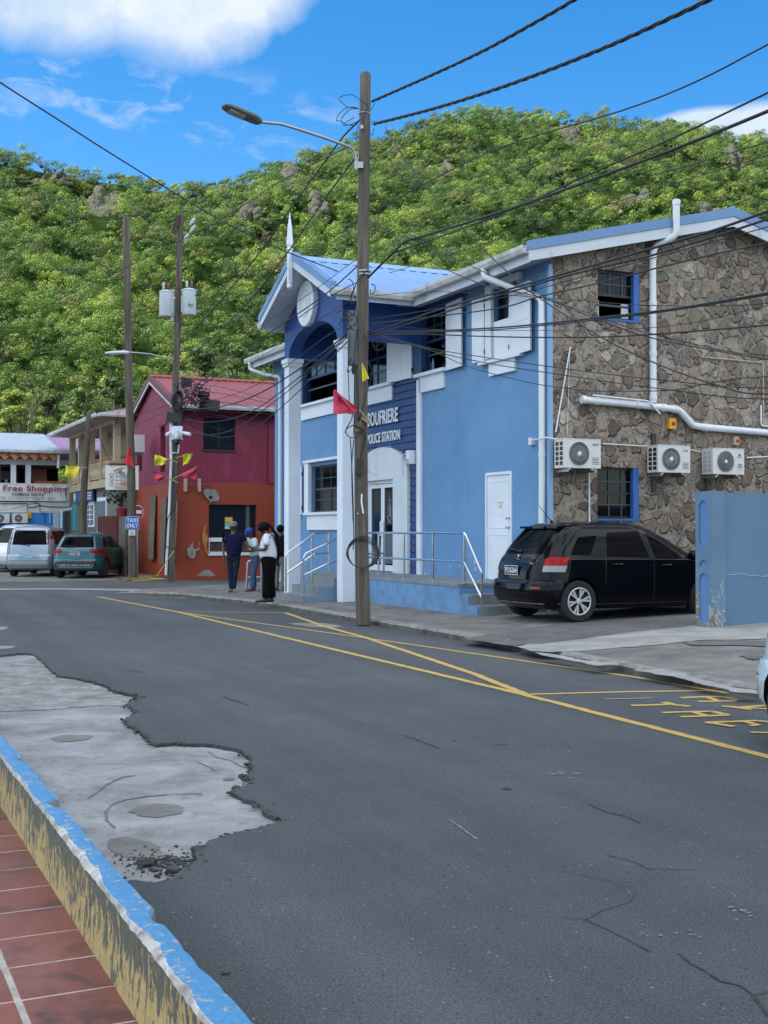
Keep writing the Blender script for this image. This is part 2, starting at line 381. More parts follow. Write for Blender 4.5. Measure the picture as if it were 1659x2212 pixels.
# clouds live on directions of the sky dome
def dome_mask(u, v, ru, rv, soft=.5):
    d = ray(u, v).normalized(); ex = Vector((d.y, -d.x, 0)).normalized(); ez = ex.cross(d)
    sx = N(nt, 'ShaderNodeVectorMath', operation='DOT_PRODUCT'); L(nt, dv, sx.inputs[0]); sx.inputs[1].default_value = ex * (F / ru)
    sz = N(nt, 'ShaderNodeVectorMath', operation='DOT_PRODUCT'); L(nt, dv, sz.inputs[0]); sz.inputs[1].default_value = ez * (F / rv)
    fw = N(nt, 'ShaderNodeVectorMath', operation='DOT_PRODUCT'); L(nt, dv, fw.inputs[0]); fw.inputs[1].default_value = d
    cb = N(nt, 'ShaderNodeCombineXYZ'); L(nt, sx.outputs['Value'], cb.inputs[0]); L(nt, sz.outputs['Value'], cb.inputs[1])
    ln = N(nt, 'ShaderNodeVectorMath', operation='LENGTH'); L(nt, cb.outputs[0], ln.inputs[0])
    mr = N(nt, 'ShaderNodeMapRange'); mr.inputs['From Min'].default_value = 1 + soft; mr.inputs['From Max'].default_value = 1 - soft; L(nt, ln.outputs['Value'], mr.inputs[0])
    gt = N(nt, 'ShaderNodeMath', operation='GREATER_THAN'); L(nt, fw.outputs['Value'], gt.inputs[0]); gt.inputs[1].default_value = 0
    mu = N(nt, 'ShaderNodeMath', operation='MULTIPLY'); L(nt, mr.outputs[0], mu.inputs[0]); L(nt, gt.outputs[0], mu.inputs[1]); return mu.outputs[0]
def mth(op, a, b_):
    n = N(nt, 'ShaderNodeMath', operation=op)
    for i, x in enumerate((a, b_)):
        if isinstance(x, (int, float)): n.inputs[i].default_value = x
        else: L(nt, x, n.inputs[i])
    n.use_clamp = op in ('MULTIPLY',); return n.outputs[0]
cn = noise_(nt, 9.0, 9, .58, vec=dv, dist=.5); cn2 = noise_(nt, 26, 8, .6, vec=dv, sc=(1, 1, 2.2), dist=.6)
m1 = None
for (u, v, ru, rv) in ((60, -50, 300, 150), (380, -60, 235, 195), (500, -40, 190, 110), (1530, 262, 130, 30), (1660, 262, 120, 45)):
    mk = dome_mask(u, v, ru, rv); m1 = mk if m1 is None else mth('MAXIMUM', m1, mk)
s1 = mth('ADD', m1, mth('MULTIPLY_ADD', cn, 1.7)) if False else None
a1 = mth('ADD', mth('SUBTRACT', mth('MULTIPLY', m1, 1.0), .52), mth('SUBTRACT', mth('MULTIPLY', cn, 1.0), .46) )
n_ = N(nt, 'ShaderNodeMapRange'); n_.inputs['From Min'].default_value = .0; n_.inputs['From Max'].default_value = .46; L(nt, a1, n_.inputs[0]); big = n_.outputs[0]
m2 = None
for (u, v, ru, rv) in ((250, 215, 330, 60), (500, 260, 230, 45), (130, 180, 190, 60), (620, 300, 120, 40)):
    mk = dome_mask(u, v, ru, rv, .7); m2 = mk if m2 is None else mth('MAXIMUM', m2, mk)
w_ = ramp(nt, cn2, [(.50, 0.0), (.70, .50)]); wisp = mth('MULTIPLY', m2, w_)
# bright clouds added on the unseen rest of the dome as fill light
hi = N(nt, 'ShaderNodeVectorMath', operation='DOT_PRODUCT'); L(nt, dv, hi.inputs[0]); hi.inputs[1].default_value = (0, 1, 0)
bk = N(nt, 'ShaderNodeMapRange'); bk.inputs['From Min'].default_value = .80; bk.inputs['From Max'].default_value = .5; L(nt, hi.outputs['Value'], bk.inputs[0])
cn3 = noise_(nt, 2.6, 8, .6, vec=dv, dist=.4); sz_ = N(nt, 'ShaderNodeSeparateXYZ'); L(nt, dv, sz_.inputs[0]); hz_ = N(nt, 'ShaderNodeMapRange'); hz_.inputs['From Min'].default_value = .12; hz_.inputs['From Max'].default_value = .5; hz_.inputs['To Min'].default_value = .25; L(nt, sz_.outputs[2], hz_.inputs[0])
bkc = mth('MULTIPLY', mth('MULTIPLY', bk.outputs[0], ramp(nt, cn3, [(.36, 0.0), (.52, 1.0)])), hz_.outputs[0])
tot = mth('MAXIMUM', mth('MAXIMUM', mth('MULTIPLY', big, .93), wisp), bkc)
shade = noise_(nt, 9, 6, .6, vec=dv)
front = mix(nt, ramp(nt, shade, [(.35, 0.0), (.62, 1.0)]), (2.1, 2.65, 3.3), (3.4, 3.6, 3.75))
ccol = mix(nt, bk.outputs[0], front, (8.1, 8.5, 8.8))
L(nt, mix(nt, tot, hsv.outputs[0], ccol), bg.inputs['Color']); bg.inputs['Strength'].default_value = .115
SC.view_settings.view_transform = 'Standard'; SC.view_settings.look = 'None'; SC.view_settings.gamma = 1; SC.view_settings.exposure = 1.33
SC.view_settings.use_curve_mapping = False
SC.cycles.max_bounces = 5; SC.cycles.diffuse_bounces = 3; SC.cycles.glossy_bounces = 3; SC.cycles.transparent_max_bounces = 6
# unseen cumulus bank added to shade the street from the sun, hill stays lit
def shade_cloud_bank():
    mb = MB(); c0 = P(6, 26, 0) + SUN * 420
    for i in range(46):
        a = rng.uniform(0, 2 * math.pi); r = math.sqrt(rng.uniform()) * 56
        mb.blob(c0 + Vector((math.cos(a) * r * 1.15, math.sin(a) * r * .92 - 4, rng.uniform(-5, 14) * (1.2 - r / 60))), rng.uniform(14, 24), 3, (1, 1, .62), .25)
    mb.smooth = 180; mb.norecalc = True
    m, n2, b = newmat('cloud_white'); b.inputs['Base Color'].default_value = (.9, .91, .93, 1); b.inputs['Roughness'].default_value = 1
    b.inputs['Specular IOR Level'].default_value = 0
    tr_ = N(n2, 'ShaderNodeBsdfTransparent'); mx_ = N(n2, 'ShaderNodeMixShader'); mx_.inputs[0].default_value = .87; L(n2, tr_.outputs[0], mx_.inputs[1]); L(n2, b.outputs[0], mx_.inputs[2]); L(n2, mx_.outputs[0], n2.nodes['Material Output'].inputs['Surface'])
    solo('shade_cloud', mb, m, None, None, None, 'structure')
shade_cloud_bank()
# ================================================================== ground
def pave_h(a): return .1 + .03 * (a - 8.6)
def Gs(u, v):
    z = .12
    for _ in range(8): p = G(u, v, z); z = pave_h(AX.dot(p))
    return p
from mathutils.geometry import tessellate_polygon
def sheet(mb, pts, dz=0.0, thick=0.0, m=None):
    pts = [Vector(p) + Vector((0, 0, dz)) for p in pts]; tr = tessellate_polygon([pts]); n = len(pts)
    fs = []
    for t in tr:
        a, b, c = (pts[i] for i in t)
        fs.append(t if (b - a).cross(c - a).z > 0 else t[::-1])
    vs = list(pts)
    if thick:
        vs += [p - Vector((0, 0, thick)) for p in pts]; fs += [(i, (i + 1) % n, n + (i + 1) % n, n + i) for i in range(n)]
    mb.add(vs, fs, m); mb.norecalc = True
def jag(pts, step=.08, amp=.02, closed=True, f=3.0):
    out = []; n = len(pts)
    for i in range(n if closed else n - 1):
        p, r = Vector(pts[i]), Vector(pts[(i + 1) % n]); k = max(1, int((r - p).length / step)); d = (r - p).normalized(); nn = Vector((-d.y, d.x, 0))
        for j in range(k):
            s = p.lerp(r, j / k); out.append(s + nn * (noise.noise(s * f) * amp * 1.4 + noise.noise(s * f * 4.3) * amp * .7))
    if not closed: out.append(Vector(pts[-1]))
    return out
g = MB(); g.quad((-900, -300, -.12), (900, -300, -.12), (900, 1200, -.12), (-900, 1200, -.12))
solo('ground', g, m_conc('earth_ground', (.05, .055, .03), (.03, .032, .02)), kind='structure')
# asphalt road with its broken-away edge
nb = [(0, 408), (100, 398), (165, 402), (210, 430), (245, 470), (300, 515), (370, 520), (450, 535), (520, 555), (590, 590), (640, 605), (712, 612), (705, 628), (640, 665), (680, 680), (694, 702), (645, 735), (648, 760), (710, 790), (760, 830), (805, 862), (900, 852), (1000, 858), (1100, 865), (1200, 885), (1290, 930),
      (1275, 1000), (1255, 1060), (1195, 1100), (1240, 1140), (1300, 1155), (1350, 1210), (1445, 1250), (1330, 1280), (1200, 1310), (1100, 1342), (1045, 1385), (1000, 1430), (960, 1500), (870, 1545), (790, 1567), (690, 1562)]
notch = [G(*q('k', x, y), 0) for x, y in nb]
notch = [P(1.05, 19)] + [P(1.6, 18.2)] + notch + [P(1.05, BX.dot(notch[-1]) - .1)]
nj = jag(notch, .05, .03, False, 5)
r = MB()
outl = [P(1.05, -14), P(9.2, -14), P(9.2, 33.6), P(60, 33.6), P(60, 39.9), P(11.0, 39.9), P(4, 42), P(-60, 42), P(-60, 36), P(1.05, 36)]
sheet(r, outl + nj, 0, .035)
solo('road', r, ASPH, kind='structure')
cb = MB(); cb.box(1.03, 5, 2, 22, -.12, -.03)
solo('old_road_base', cb, OLDC, kind='structure')
# details lying in the old concrete
def blobpoly(c, ra, rb, n=40, amp=.12, seed=0):
    return [c + AX * (math.cos(t) * ra * (1 + amp * noise.noise(Vector((math.cos(t) * 2, math.sin(t) * 2, seed))))) + BX * (math.sin(t) * rb * (1 + amp * noise.noise(Vector((math.cos(t) * 2, math.sin(t) * 2, seed + 9))))) for t in [2 * math.pi * i / n for i in range(n)]]
d_ = MB()
sheet(d_, blobpoly(G(*q('k', 805, 1200), -.026), .16, .17, amp=.2, seed=1))
sheet(d_, blobpoly(G(*q('k', 367, 832), -.026), .16, .16, amp=.3, seed=2))
sheet(d_, blobpoly(G(*q('k', 1168, 1042), -.026), .04, .05, amp=.3, seed=3))
sheet(d_, blobpoly(G(*q('k', 120, 630), -.026), .25, .3, amp=.5, seed=4))
sheet(d_, jag([G(*q('k', x, y), -.0265) for x, y in ((560, 1350), (640, 1335), (760, 1365), (840, 1420), (960, 1440), (900, 1452), (740, 1450), (620, 1440), (545, 1400))], .05, .03))
ring = [G(*q('k', x, y), -.026) for x, y in ((1030, 1115), (880, 1118), (740, 1130), (640, 1145), (570, 1170), (540, 1205), (545, 1250), (585, 1290))]
def strip(mb, pts, w, amp=.3, dz=0.0, f=9.0, step=.05, m=None):
    pts = jag([Vector(p) for p in pts], step, w * (.12 if w > .05 else .35), False, f); amp *= .45 if w > .05 else 1
    for i in range(len(pts) - 1):
        d = (pts[i + 1] - pts[i]).normalized(); n = Vector((-d.y, d.x, 0)); d2 = (pts[min(i + 2, len(pts) - 1)] - pts[i]).normalized(); n2 = Vector((-d2.y, d2.x, 0)) if d2.length > .5 else n
        w1 = w / 2 * (1 + amp * noise.noise(pts[i] * f * 1.7)); w2 = w / 2 * (1 + amp * noise.noise(pts[i + 1] * f * 1.7)); z = Vector((0, 0, dz))
        mb.quad(pts[i] - n * w1 + z, pts[i + 1] - n2 * w2 + z, pts[i + 1] + n2 * w2 + z, pts[i] + n * w1 + z, m)
    mb.norecalc = True
strip(d_, ring, .02, 1.2)
strip(d_, [G(*q('k', x, y), -.026) for x, y in ((450, 1140), (560, 1060), (630, 1030), (690, 1022))], .018, 1.2)
strip(d_, [G(*q('k', x, y), -.026) for x, y in ((1000, 950), (1080, 985), (1100, 1000))], .012, .8)
strip(d_, [G(*q('k', x, y), -.026) for x, y in ((1060, 900), (1110, 930), (1175, 945), (1230, 975), (1270, 985))], .018, .8)
solo('road_stain', d_, m_conc('damp_concrete', (.16, .155, .145), (.10, .097, .09), 3), kind='structure')
rr = MB()
sheet(rr, jag([G(*q('k', x, y), -.025) for x, y in ((-60, 470), (180, 425), (240, 475), (300, 520), (450, 545), (600, 600), (690, 625), (620, 668), (420, 672), (200, 690), (-60, 700))], .1, .06))
solo('rough_concrete', rr, OLDR, kind='structure')
ck = MB()
def kline(pts, w): strip(ck, [G(*q('kc', x, y), .004) for x, y in pts], w * .5, 1.6, 0, 14, .03)
kline([(870, 840), (960, 880), (1080, 940), (1150, 978)], .012); kline([(1270, 985), (1330, 1030), (1400, 1070), (1450, 1105), (1540, 1125), (1600, 1170), (1670, 1260)], .02)
kline([(90, 45), (160, 70), (240, 100)], .02); kline([(760, 630), (950, 665), (1090, 718), (1060, 765), (940, 800), (870, 840), (760, 828)], .008)
kline([(880, 340), (960, 375), (1050, 395), (1110, 425)], .02); kline([(1600, 1170), (1659, 1150)], .01); kline([(480, 84), (530, 84)], .03); kline([(0, 265), (130, 268)], .01)
kline([(960, 560), (1080, 590), (1140, 620), (1350, 625)], .014)
strip(ck, [G(*q('k', x, y), .004) for x, y in ((1140, 620), (1200, 640), (1270, 665))], .02, 1, 0, 9)
strip(ck, [G(*q('k', x, y), .004) for x, y in ((650, 485), (750, 500))], .015, 1, 0, 9)
for (x, y, rad) in ((530, 275, .03), (305, 68, .02)):
    sheet(ck, blobpoly(G(*q('kc', x, y), .004), rad, rad * 1.2, 14, .8, x))
solo('road_crack', ck, m_conc('crack_dark', (.030, .032, .036), (.015, .016, .018), 6), kind='structure')
sc = MB()
for (x, y, rad) in ((140, 48, .06), (1320, 910, .05), (770, 106, .06), (800, 218, .09), (1550, 805, .05), (1150, 905, .025), (1435, 772, .012), (600, 487, .012), (745, 597, .01), (410, 142, .03), (1090, 725, .02)):
    c = G(*q('kc', x, y), .0045)
    for j in range(6): sheet(sc, blobpoly(c + Vector((rng.normal() * rad, rng.normal() * rad * .8, j * 1e-4)), rad * rng.uniform(.12, .35), rad * rng.uniform(.1, .3), 9, .8, x + j))
strip(sc, [G(*q('kc', x, y), .004) for x, y in ((285, 408), (330, 440), (400, 492))], .012, 1, 0, 14, .02)
solo('road_scuff', sc, m_conc('scuff_grey', (.20, .20, .20), (.12, .12, .12), 6), kind='structure')
# crumbs of asphalt along the broken edge
cr = MB(); full = nj[30:-6]
for p in full:
    if (p.y > 14): continue
    for _ in range(3 if rng.uniform() < .6 else 1):
        s = abs(rng.normal()) * .007 + .005
        o = p + Vector((rng.normal() * .022, rng.normal() * .022, -.012 + rng.uniform(0, .012)))
        cr.blob(o, s, 1, (1.3, 1.1, .8), .8)
for _ in range(420):
    c = G(*q('k', rng.normal(860, 120), rng.normal(1470, 28)), -.024); cr.blob(c, abs(rng.normal()) * .004 + .003, 1, (1.2, 1, .7), .8)
for (x, y) in ((1016, 1405), (1000, 1400), (1030, 1398), (1008, 1412), (745, 1470), (765, 1468)):
    cr.blob(G(*q('k', x, y), -.01), .022, 2, (1.4, 1.2, .8), .9)
for _ in range(260):
    c = G(*q('kc', rng.uniform(-800, 1659), rng.uniform(250, 1290)), .001); cr.blob(c, abs(rng.normal()) * .0018 + .0015, 1, (1.2, 1, .7), .8)
cr.blob(G(*q('kb', 975, 1072), .004), .014, 2, (1.2, 1, .7), .6)
solo('asphalt_crumbs', cr, m_conc('crumb_black', (.055, .056, .06), (.02, .02, .022), 8), 'black asphalt crumbs lying along the ragged edge of the broken road surface', 'gravel', None, 'stuff')
# plaza and far strips
pl = MB()
sheet(pl, jag([G(u, v, .004) for u, v in ((-220, 1257), (0, 1256.5), (100, 1256), (180, 1254.5), (262, 1253.5))] + [P(10.9, 40.2), P(10.9, 66), P(-40, 66), P(-40, 44)], .4, .05), 0, .004)
solo('plaza', pl, PLAZA, kind='structure')
st = MB()
sheet(st, jag([G(u, v, .008) for u, v in ((-220, 1271), (0, 1271), (150, 1270.5), (300, 1272), (392, 1280), (380, 1284), (300, 1277), (120, 1273.5), (0, 1274.5), (-220, 1275))], .15, .04))
sheet(st, jag([G(u, v, .008) for u, v in ((252, 1279), (310, 1278), (312, 1280), (260, 1281))], .15, .03))
sheet(st, jag([G(*q('k', x, y), .0045) for x, y in ((-40, 262), (35, 264), (45, 272), (0, 283), (-40, 288))], .1, .03))
sheet(st, jag([G(*q('k', x, y), .0045) for x, y in ((-40, 362), (85, 362), (60, 374), (0, 378), (-40, 380))], .1, .03))
sheet(st, jag([G(*q('k', x, y), .0045) for x, y in ((1465, 246), (1659, 246), (1750, 262), (1700, 270), (1560, 262))], .1, .03))
solo('concrete_strip', st, m_conc('strip_concrete', (.26, .26, .25), (.16, .16, .158), 2), kind='structure')
# yellow painted markings
def m_yel():
    m, nt_, b = newmat('worn_yellow_paint')
    f = noise_(nt_, 22, 7, .75); g_ = noise_(nt_, 110, 3, .7)
    c = mix(nt_, ramp(nt_, g_, [(.5, 0.0), (.66, .75)]), (.50, .33, .075), (.17, .14, .09))
    c = mix(nt_, ramp(nt_, f, [(.55, 0.0), (.68, .85)]), c, (.10, .095, .085))
    L(nt_, c, b.inputs['Base Color']); b.inputs['Roughness'].default_value = .8; bump(nt_, b, g_, .5, .008); return m
YEL = m_yel(); ym = MB()
def yl(pts, w, k=None): strip(ym, [G(*(q(k, *p) if k else p), .0042) for p in pts], w, .22, 0, 7, .12)
yl([(211, 1289), (385, 1322), (702, 1398), (1026, 1475), (1140, 1502), (1659, 1634), (1900, 1696)], .10)
def zup(pts, z): return [G(u, v, z) for u, v in pts]
strip(ym, zup([(394, 1323.5), (702, 1365.6), (1026, 1412), (1369, 1462), (1571, 1497)], .0047), .075, .3, 0, 7, .12)
strip(ym, zup([(385, 1321.5), (616, 1323.6)], .0052), .085, .3, 0, 7, .12)
strip(ym, zup([(616, 1323.5), (702, 1353), (789, 1377), (1026, 1456), (1136, 1500)], .0057), .10, .3, 0, 7, .12)
strip(ym, zup([(1146, 1499.5), (1330, 1494.5), (1533, 1491.5)], .0052), .085, .3, 0, 7, .12)
strip(ym, zup([(311, 1279), (398, 1292)], .0047), .08, .3, 0, 7, .12); strip(ym, zup([(222, 1289.5), (381, 1291)], .0052), .06, .3, 0, 7, .12)
zz = .0042
for pts, w in (([(1165, 553), (1340, 546), (1420, 549), (1500, 568)], .10), ([(1262, 574), (1330, 573), (1480, 570)], .085), ([(1318, 549), (1372, 571)], .075),
            ([(885, 597), (1060, 592), (1112, 589)], .09), ([(1070, 577), (1112, 590), (1215, 602)], .09), ([(1060, 637), (1240, 631), (1340, 630), (1432, 650), (1310, 656), (1165, 660)], .08), ([(1235, 633), (1305, 653)], .075),
            ([(1400, 601), (1500, 606), (1700, 594)], .08), ([(1435, 603), (1565, 620)], .08), ([(1500, 607), (1660, 616)], .075),
            ([(1310, 692), (1390, 690), (1600, 683), (1700, 694)], .08), ([(1312, 692), (1395, 704), (1470, 716)], .08), ([(1520, 687), (1600, 706), (1560, 712)], .075), ([(1560, 748), (1700, 752)], .08), ([(735, 560), (900, 557), (1000, 553)], .03)):
    zz += .0003; strip(ym, [G(*q('r4', *p), zz) for p in pts], w, .3, 0, 9, .05)
solo('road_marking', ym, YEL, kind='structure')
# far pavement with its kerb
KB = [(7.3, 32.2), (7.7, 30.6), (8.1, 29.4), (8.62, 26.4), (8.82, 23.7), (8.74, 20), (8.72, 16), (8.68, 14.6), (8.42, 11.3), (8.40, 9), (8.40, -14)]
def kerb_a(b):
    if b >= KB[0][1]: return KB[0][0] + (b - KB[0][1]) * .55
    for (a0, b0), (a1, b1) in zip(KB, KB[1:]):
        if b <= b0 and b >= b1:
            t = (b0 - b) / (b0 - b1); return a0 + (a1 - a0) * t
    return 8.4
pv = MB(); bs = list(np.arange(-14, 0, .5)) + list(np.arange(0, 33.4, .12)); rows = []
for b in bs:
    j = noise.noise(Vector((b * 2.3, 0, 0))) * .035 + noise.noise(Vector((b * 9, 3, 0))) * .018
    a0 = kerb_a(b) + j; fade = min(1, max(0, (32.4 - b) / 2.5)); top = .105 * (.35 + .65 * fade) + noise.noise(Vector((b * 6, 8, 0))) * .012
    bev = .03 + .02 * abs(noise.noise(Vector((b * 5, 1, 4))))
    rows.append([P(a0 - .01, b, -.03), P(a0, b, top - bev), P(a0 + bev, b, top), P(a0 + .17, b, pave_h(a0 + .17) * (.5 + .5 * fade) + .004), P(9.6, b, pave_h(9.6) * (.75 + .25 * fade)), P(14, b, pave_h(14)), P(26, b, pave_h(26))])
n = len(rows[0]); pv.add([p for r_ in rows for p in r_], [])
for i in range(len(rows) - 1):
    for k in range(n - 1):
        pv.f.append((i * n + k, i * n + k + 1, (i + 1) * n + k + 1, (i + 1) * n + k)); pv.m.append((1 if k == 0 else 2 if k < 3 else 0))
solo('pavement', pv, [SIDEW, m_conc('kerb_face', (.11, .105, .095), (.035, .033, .03), 2.5), m_conc('kerb_top', (.25, .245, .23), (.12, .118, .11), 2.5)], kind='structure')
dw = MB()
def dsheet(pts, m, dz): sheet(dw, jag([Gs(*q('r4', *p)) for p in pts], .08, .05), dz, 0, m)
dsheet([(-60, 218), (110, 190), (430, 140), (700, 100), (1262, 120), (1262, 150), (900, 186), (700, 208), (215, 262), (60, 240)], 1, .0045)
dsheet([(222, 266), (520, 236), (900, 186), (1280, 146), (1700, 120), (1700, 222), (1250, 232), (980, 262), (640, 290), (430, 300), (330, 292)], 0, .0085)
dsheet([(890, 405), (1050, 394), (1230, 440), (1440, 496), (1610, 522), (1600, 540), (1480, 530), (1300, 486), (1120, 440), (1000, 420)], 0, .0125)
dsheet([(330, 300), (430, 312), (640, 350), (820, 368), (700, 380), (500, 345), (380, 318)], 0, .0165)
dsheet([(1180, 240), (1420, 232), (1700, 240), (1700, 268), (1450, 262), (1250, 262)], 1, .0125)
dsheet([(1490, 320), (1560, 312), (1640, 325), (1600, 345), (1530, 338)], 1, .0145)
solo('driveway', dw, [SIDEW2, SIDEW3], kind='structure')
# near pavement: red tiles, grout, painted kerb
gr = MB(); gr.box(-6, .99, -4, 30, -.2, -.0575); solo('tile_bed', gr, m_conc('grout', (.42, .38, .34), (.26, .23, .21), 4), kind='structure')
tl = MB()
for i in range(-8, 65):
    for k in range(0, 16):
        b0 = 4.2 + (i - 9) * .355; a1 = 1.03 if k == 0 else .645 - (k - 1) * .345; a0 = .655 if k == 0 else .645 - k * .345 + .01
        if b0 > 24 or b0 < -3: continue
        dz = noise.noise(Vector((i * 3.1, k * 7.7, 0))) * .002; z = -.055 + dz
        a0_, a1_, c0, c1 = a0 + (.004 if k else 0), a1 - (.014 if k else 0), b0 + .007, b0 + .348
        lo = [P(a0_, c0, -.1), P(a1_, c0, -.1), P(a1_, c1, -.1), P(a0_, c1, -.1)]; e = .004
        mid_ = [P(a0_, c0, z - e), P(a1_, c0, z - e), P(a1_, c1, z - e), P(a0_, c1, z - e)]
        tp = [P(a0_ + e, c0 + e, z), P(a1_ - e, c0 + e, z), P(a1_ - e, c1 - e, z), P(a0_ + e, c1 - e, z)]
        tl.add(lo + mid_ + tp, [(8, 9, 10, 11)] + [(j, (j + 1) % 4, 4 + (j + 1) % 4, 4 + j) for j in range(4)] + [(4 + j, 4 + (j + 1) % 4, 8 + (j + 1) % 4, 8 + j) for j in range(4)])
tl.norecalc = True
def m_tile():
    m, nt_, b = newmat('red_tile'); tc_ = N(nt_, 'ShaderNodeTexCoord'); v = tc_.outputs['Object']
    g_ = noise_(nt_, 3.2, 7, .7, vec=v, dist=.8); f = noise_(nt_, 24, 6, .75, vec=v); gi = N(nt_, 'ShaderNodeNewGeometry')
    rnd = ramp(nt_, gi.outputs['Random Per Island'], [(0, (.15, .044, .030)), (.5, (.205, .068, .044)), (1, (.18, .056, .038))])
    c = mix(nt_, .5, rnd, ramp(nt_, f, [(.3, .7), (.7, 1.3)]), 'MULTIPLY')
    c = mix(nt_, ramp(nt_, g_, [(.5, 0.0), (.66, .75)]), c, (.035, .022, .02))
    c = mix(nt_, ramp(nt_, noise_(nt_, 1.4, 5, .6, vec=v), [(.5, 0.0), (.75, .35)]), c, (.27, .16, .14))
    L(nt_, c, b.inputs['Base Color']); b.inputs['Roughness'].default_value = .55; bump(nt_, b, f, .3, .004); return m
solo('tile_pavement', tl, m_tile(), kind='structure')
def m_peel():
    m, nt_, b = newmat('peeling_yellow'); tc_ = N(nt_, 'ShaderNodeTexCoord'); v = tc_.outputs['Object']
    f = noise_(nt_, 26, 8, .72, vec=v, sc=(1, 1, .38), dist=.5); g_ = noise_(nt_, 3.0, 4, .6, vec=v)
    s_ = N(nt_, 'ShaderNodeSeparateXYZ'); L(nt_, v, s_.inputs[0])
    zr = N(nt_, 'ShaderNodeMapRange'); zr.inputs['From Min'].default_value = -.06; zr.inputs['From Max'].default_value = .25; zr.inputs['To Min'].default_value = -.09; zr.inputs['To Max'].default_value = .085; L(nt_, s_.outputs[2], zr.inputs[0])
    a_ = N(nt_, 'ShaderNodeMath', operation='ADD'); L(nt_, f, a_.inputs[0]); L(nt_, zr.outputs[0], a_.inputs[1])
    gg = N(nt_, 'ShaderNodeMath', operation='MULTIPLY_ADD'); L(nt_, g_, gg.inputs[0]); gg.inputs[1].default_value = .35; L(nt_, a_.outputs[0], gg.inputs[2])
    fine = noise_(nt_, 60, 5, .7, vec=v)
    dark = ramp(nt_, fine, [(.3, (.045, .055, .045)), (.7, (.13, .145, .12))])
    yel = ramp(nt_, fine, [(.3, (.33, .24, .095)), (.7, (.48, .37, .17))])
    mask = ramp(nt_, gg.outputs[0], [(.655, 1.0), (.68, 0.0)])
    L(nt_, mix(nt_, mask, dark, yel), b.inputs['Base Color']); b.inputs['Roughness'].default_value = .75
    bump(nt_, b, mix(nt_, .3, mask, fine), .7, .012); return m
def m_kblue():
    m, nt_, b = newmat('chipped_blue'); tc_ = N(nt_, 'ShaderNodeTexCoord'); v = tc_.outputs['Object']
    f = noise_(nt_, 17, 8, .75, vec=v); fine = noise_(nt_, 55, 5, .7, vec=v); h = noise_(nt_, 1.7, 4, .6, vec=v)
    bl = ramp(nt_, fine, [(.3, (.035, .155, .34)), (.7, (.075, .25, .46))])
    c = mix(nt_, ramp(nt_, h, [(.4, 0.0), (.7, .5)]), bl, (.05, .21, .39))
    c = mix(nt_, ramp(nt_, f, [(.56, 0.0), (.575, 1.0)]), c, ramp(nt_, fine, [(.3, (.16, .16, .14)), (.7, (.42, .43, .42))]))
    L(nt_, c, b.inputs['Base Color']); b.inputs['Roughness'].default_value = .6; bump(nt_, b, mix(nt_, .5, f, fine), .6, .008); return m
CHIP = m_conc('chipped_mortar', (.48, .48, .46), (.20, .19, .18), 7, 70, .5)
kb = MB(); rows = []; bs = list(np.arange(-3, 2, .1)) + list(np.arange(2, 12, .02)) + list(np.arange(12, 24, .08))
for b in bs:
    nz = lambda s, k: noise.noise(Vector((b * s, k, 1.7)))
    ao = 1.115 + nz(1.9, 1) * .018 + nz(8, 2) * .012 - max(0, nz(2.9, 5) - .33) * .16
    ai = 1.0 + nz(3, 3) * .006; w = .003 + .030 * max(0, nz(7, 9)) + .045 * max(0, nz(2.3, 11)) + abs(nz(26, 4)) * .012; top = .25 + nz(4, 7) * .004
    dr = .004 + .010 * abs(nz(13, 6))
    rows.append([P(.99 + nz(4, 6) * .004, b, -.07), P(ai + nz(9, 31) * .004, b, .12), P(ai - .002 + nz(18, 8) * .006, b, top - .012 - dr), P(ai + w * .5, b, top - dr * .3 + nz(33, 5) * .005), P(ai + w, b, top + nz(30, 3) * .002),
                 P(min(ao - .02, 1.06), b, top + .002), P(ao - .012, b, top - .002), P(ao, b, top - .016), P(ao + .012 + nz(14, 12) * .01, b, .1), P(ao + .02, b, -.02)])
n = len(rows[0]); kb.add([p for r_ in rows for p in r_], []); MI = [0, 0, 1, 1, 2, 2, 2, 3, 3]
for i in range(len(rows) - 1):
    for k in range(n - 1): kb.f.append((i * n + k, i * n + k + 1, (i + 1) * n + k + 1, (i + 1) * n + k)); kb.m.append(MI[k])
solo('kerb', kb, [m_peel(), CHIP, m_kblue(), CONC], kind='structure')
# ================================================================== the police station
AW, BE, AE = 11.9, 18.5, 11.3        # street wall, stone end wall, eave line
LZ = .70                             # landing height
ST = thing('police_station', P(AW, BE, 0), 'blue two-storey station with navy entrance bay, gabled portico and a rubble stone end wall', 'building')
BF = 33.3
def holed(mb, fn, xs, zs, holes, depth, m=0, mrev=None):
    X = sorted(set(xs + [h[0] for h in holes] + [h[1] for h in holes])); Z = sorted(set(zs + [h[2] for h in holes] + [h[3] for h in holes]))
    for i in range(len(X) - 1):
        for j in range(len(Z) - 1):
            cx, cz = (X[i] + X[i + 1]) / 2, (Z[j] + Z[j + 1]) / 2
            if any(h[0] < cx < h[1] and h[2] < cz < h[3] for h in holes): continue
            mb.quad(fn(X[i], Z[j], 0), fn(X[i + 1], Z[j], 0), fn(X[i + 1], Z[j + 1], 0), fn(X[i], Z[j + 1], 0), m)
    mr = m if mrev is None else mrev
    for (x0, x1, z0, z1) in holes:
        c = [(x0, z0), (x1, z0), (x1, z1), (x0, z1)]
        for k in range(4):
            p, r_ = c[k], c[(k + 1) % 4]
            mb.quad(fn(*p, 0), fn(*r_, 0), fn(*r_, depth), fn(*p, depth), mr)
    mb.norecalc = True
fA = lambda a: (lambda x, z, d: P(a + d, x, z))         # wall facing the street
fB = lambda b: (lambda x, z, d: P(x, b + d, z))         # wall facing the near end
SL = .24
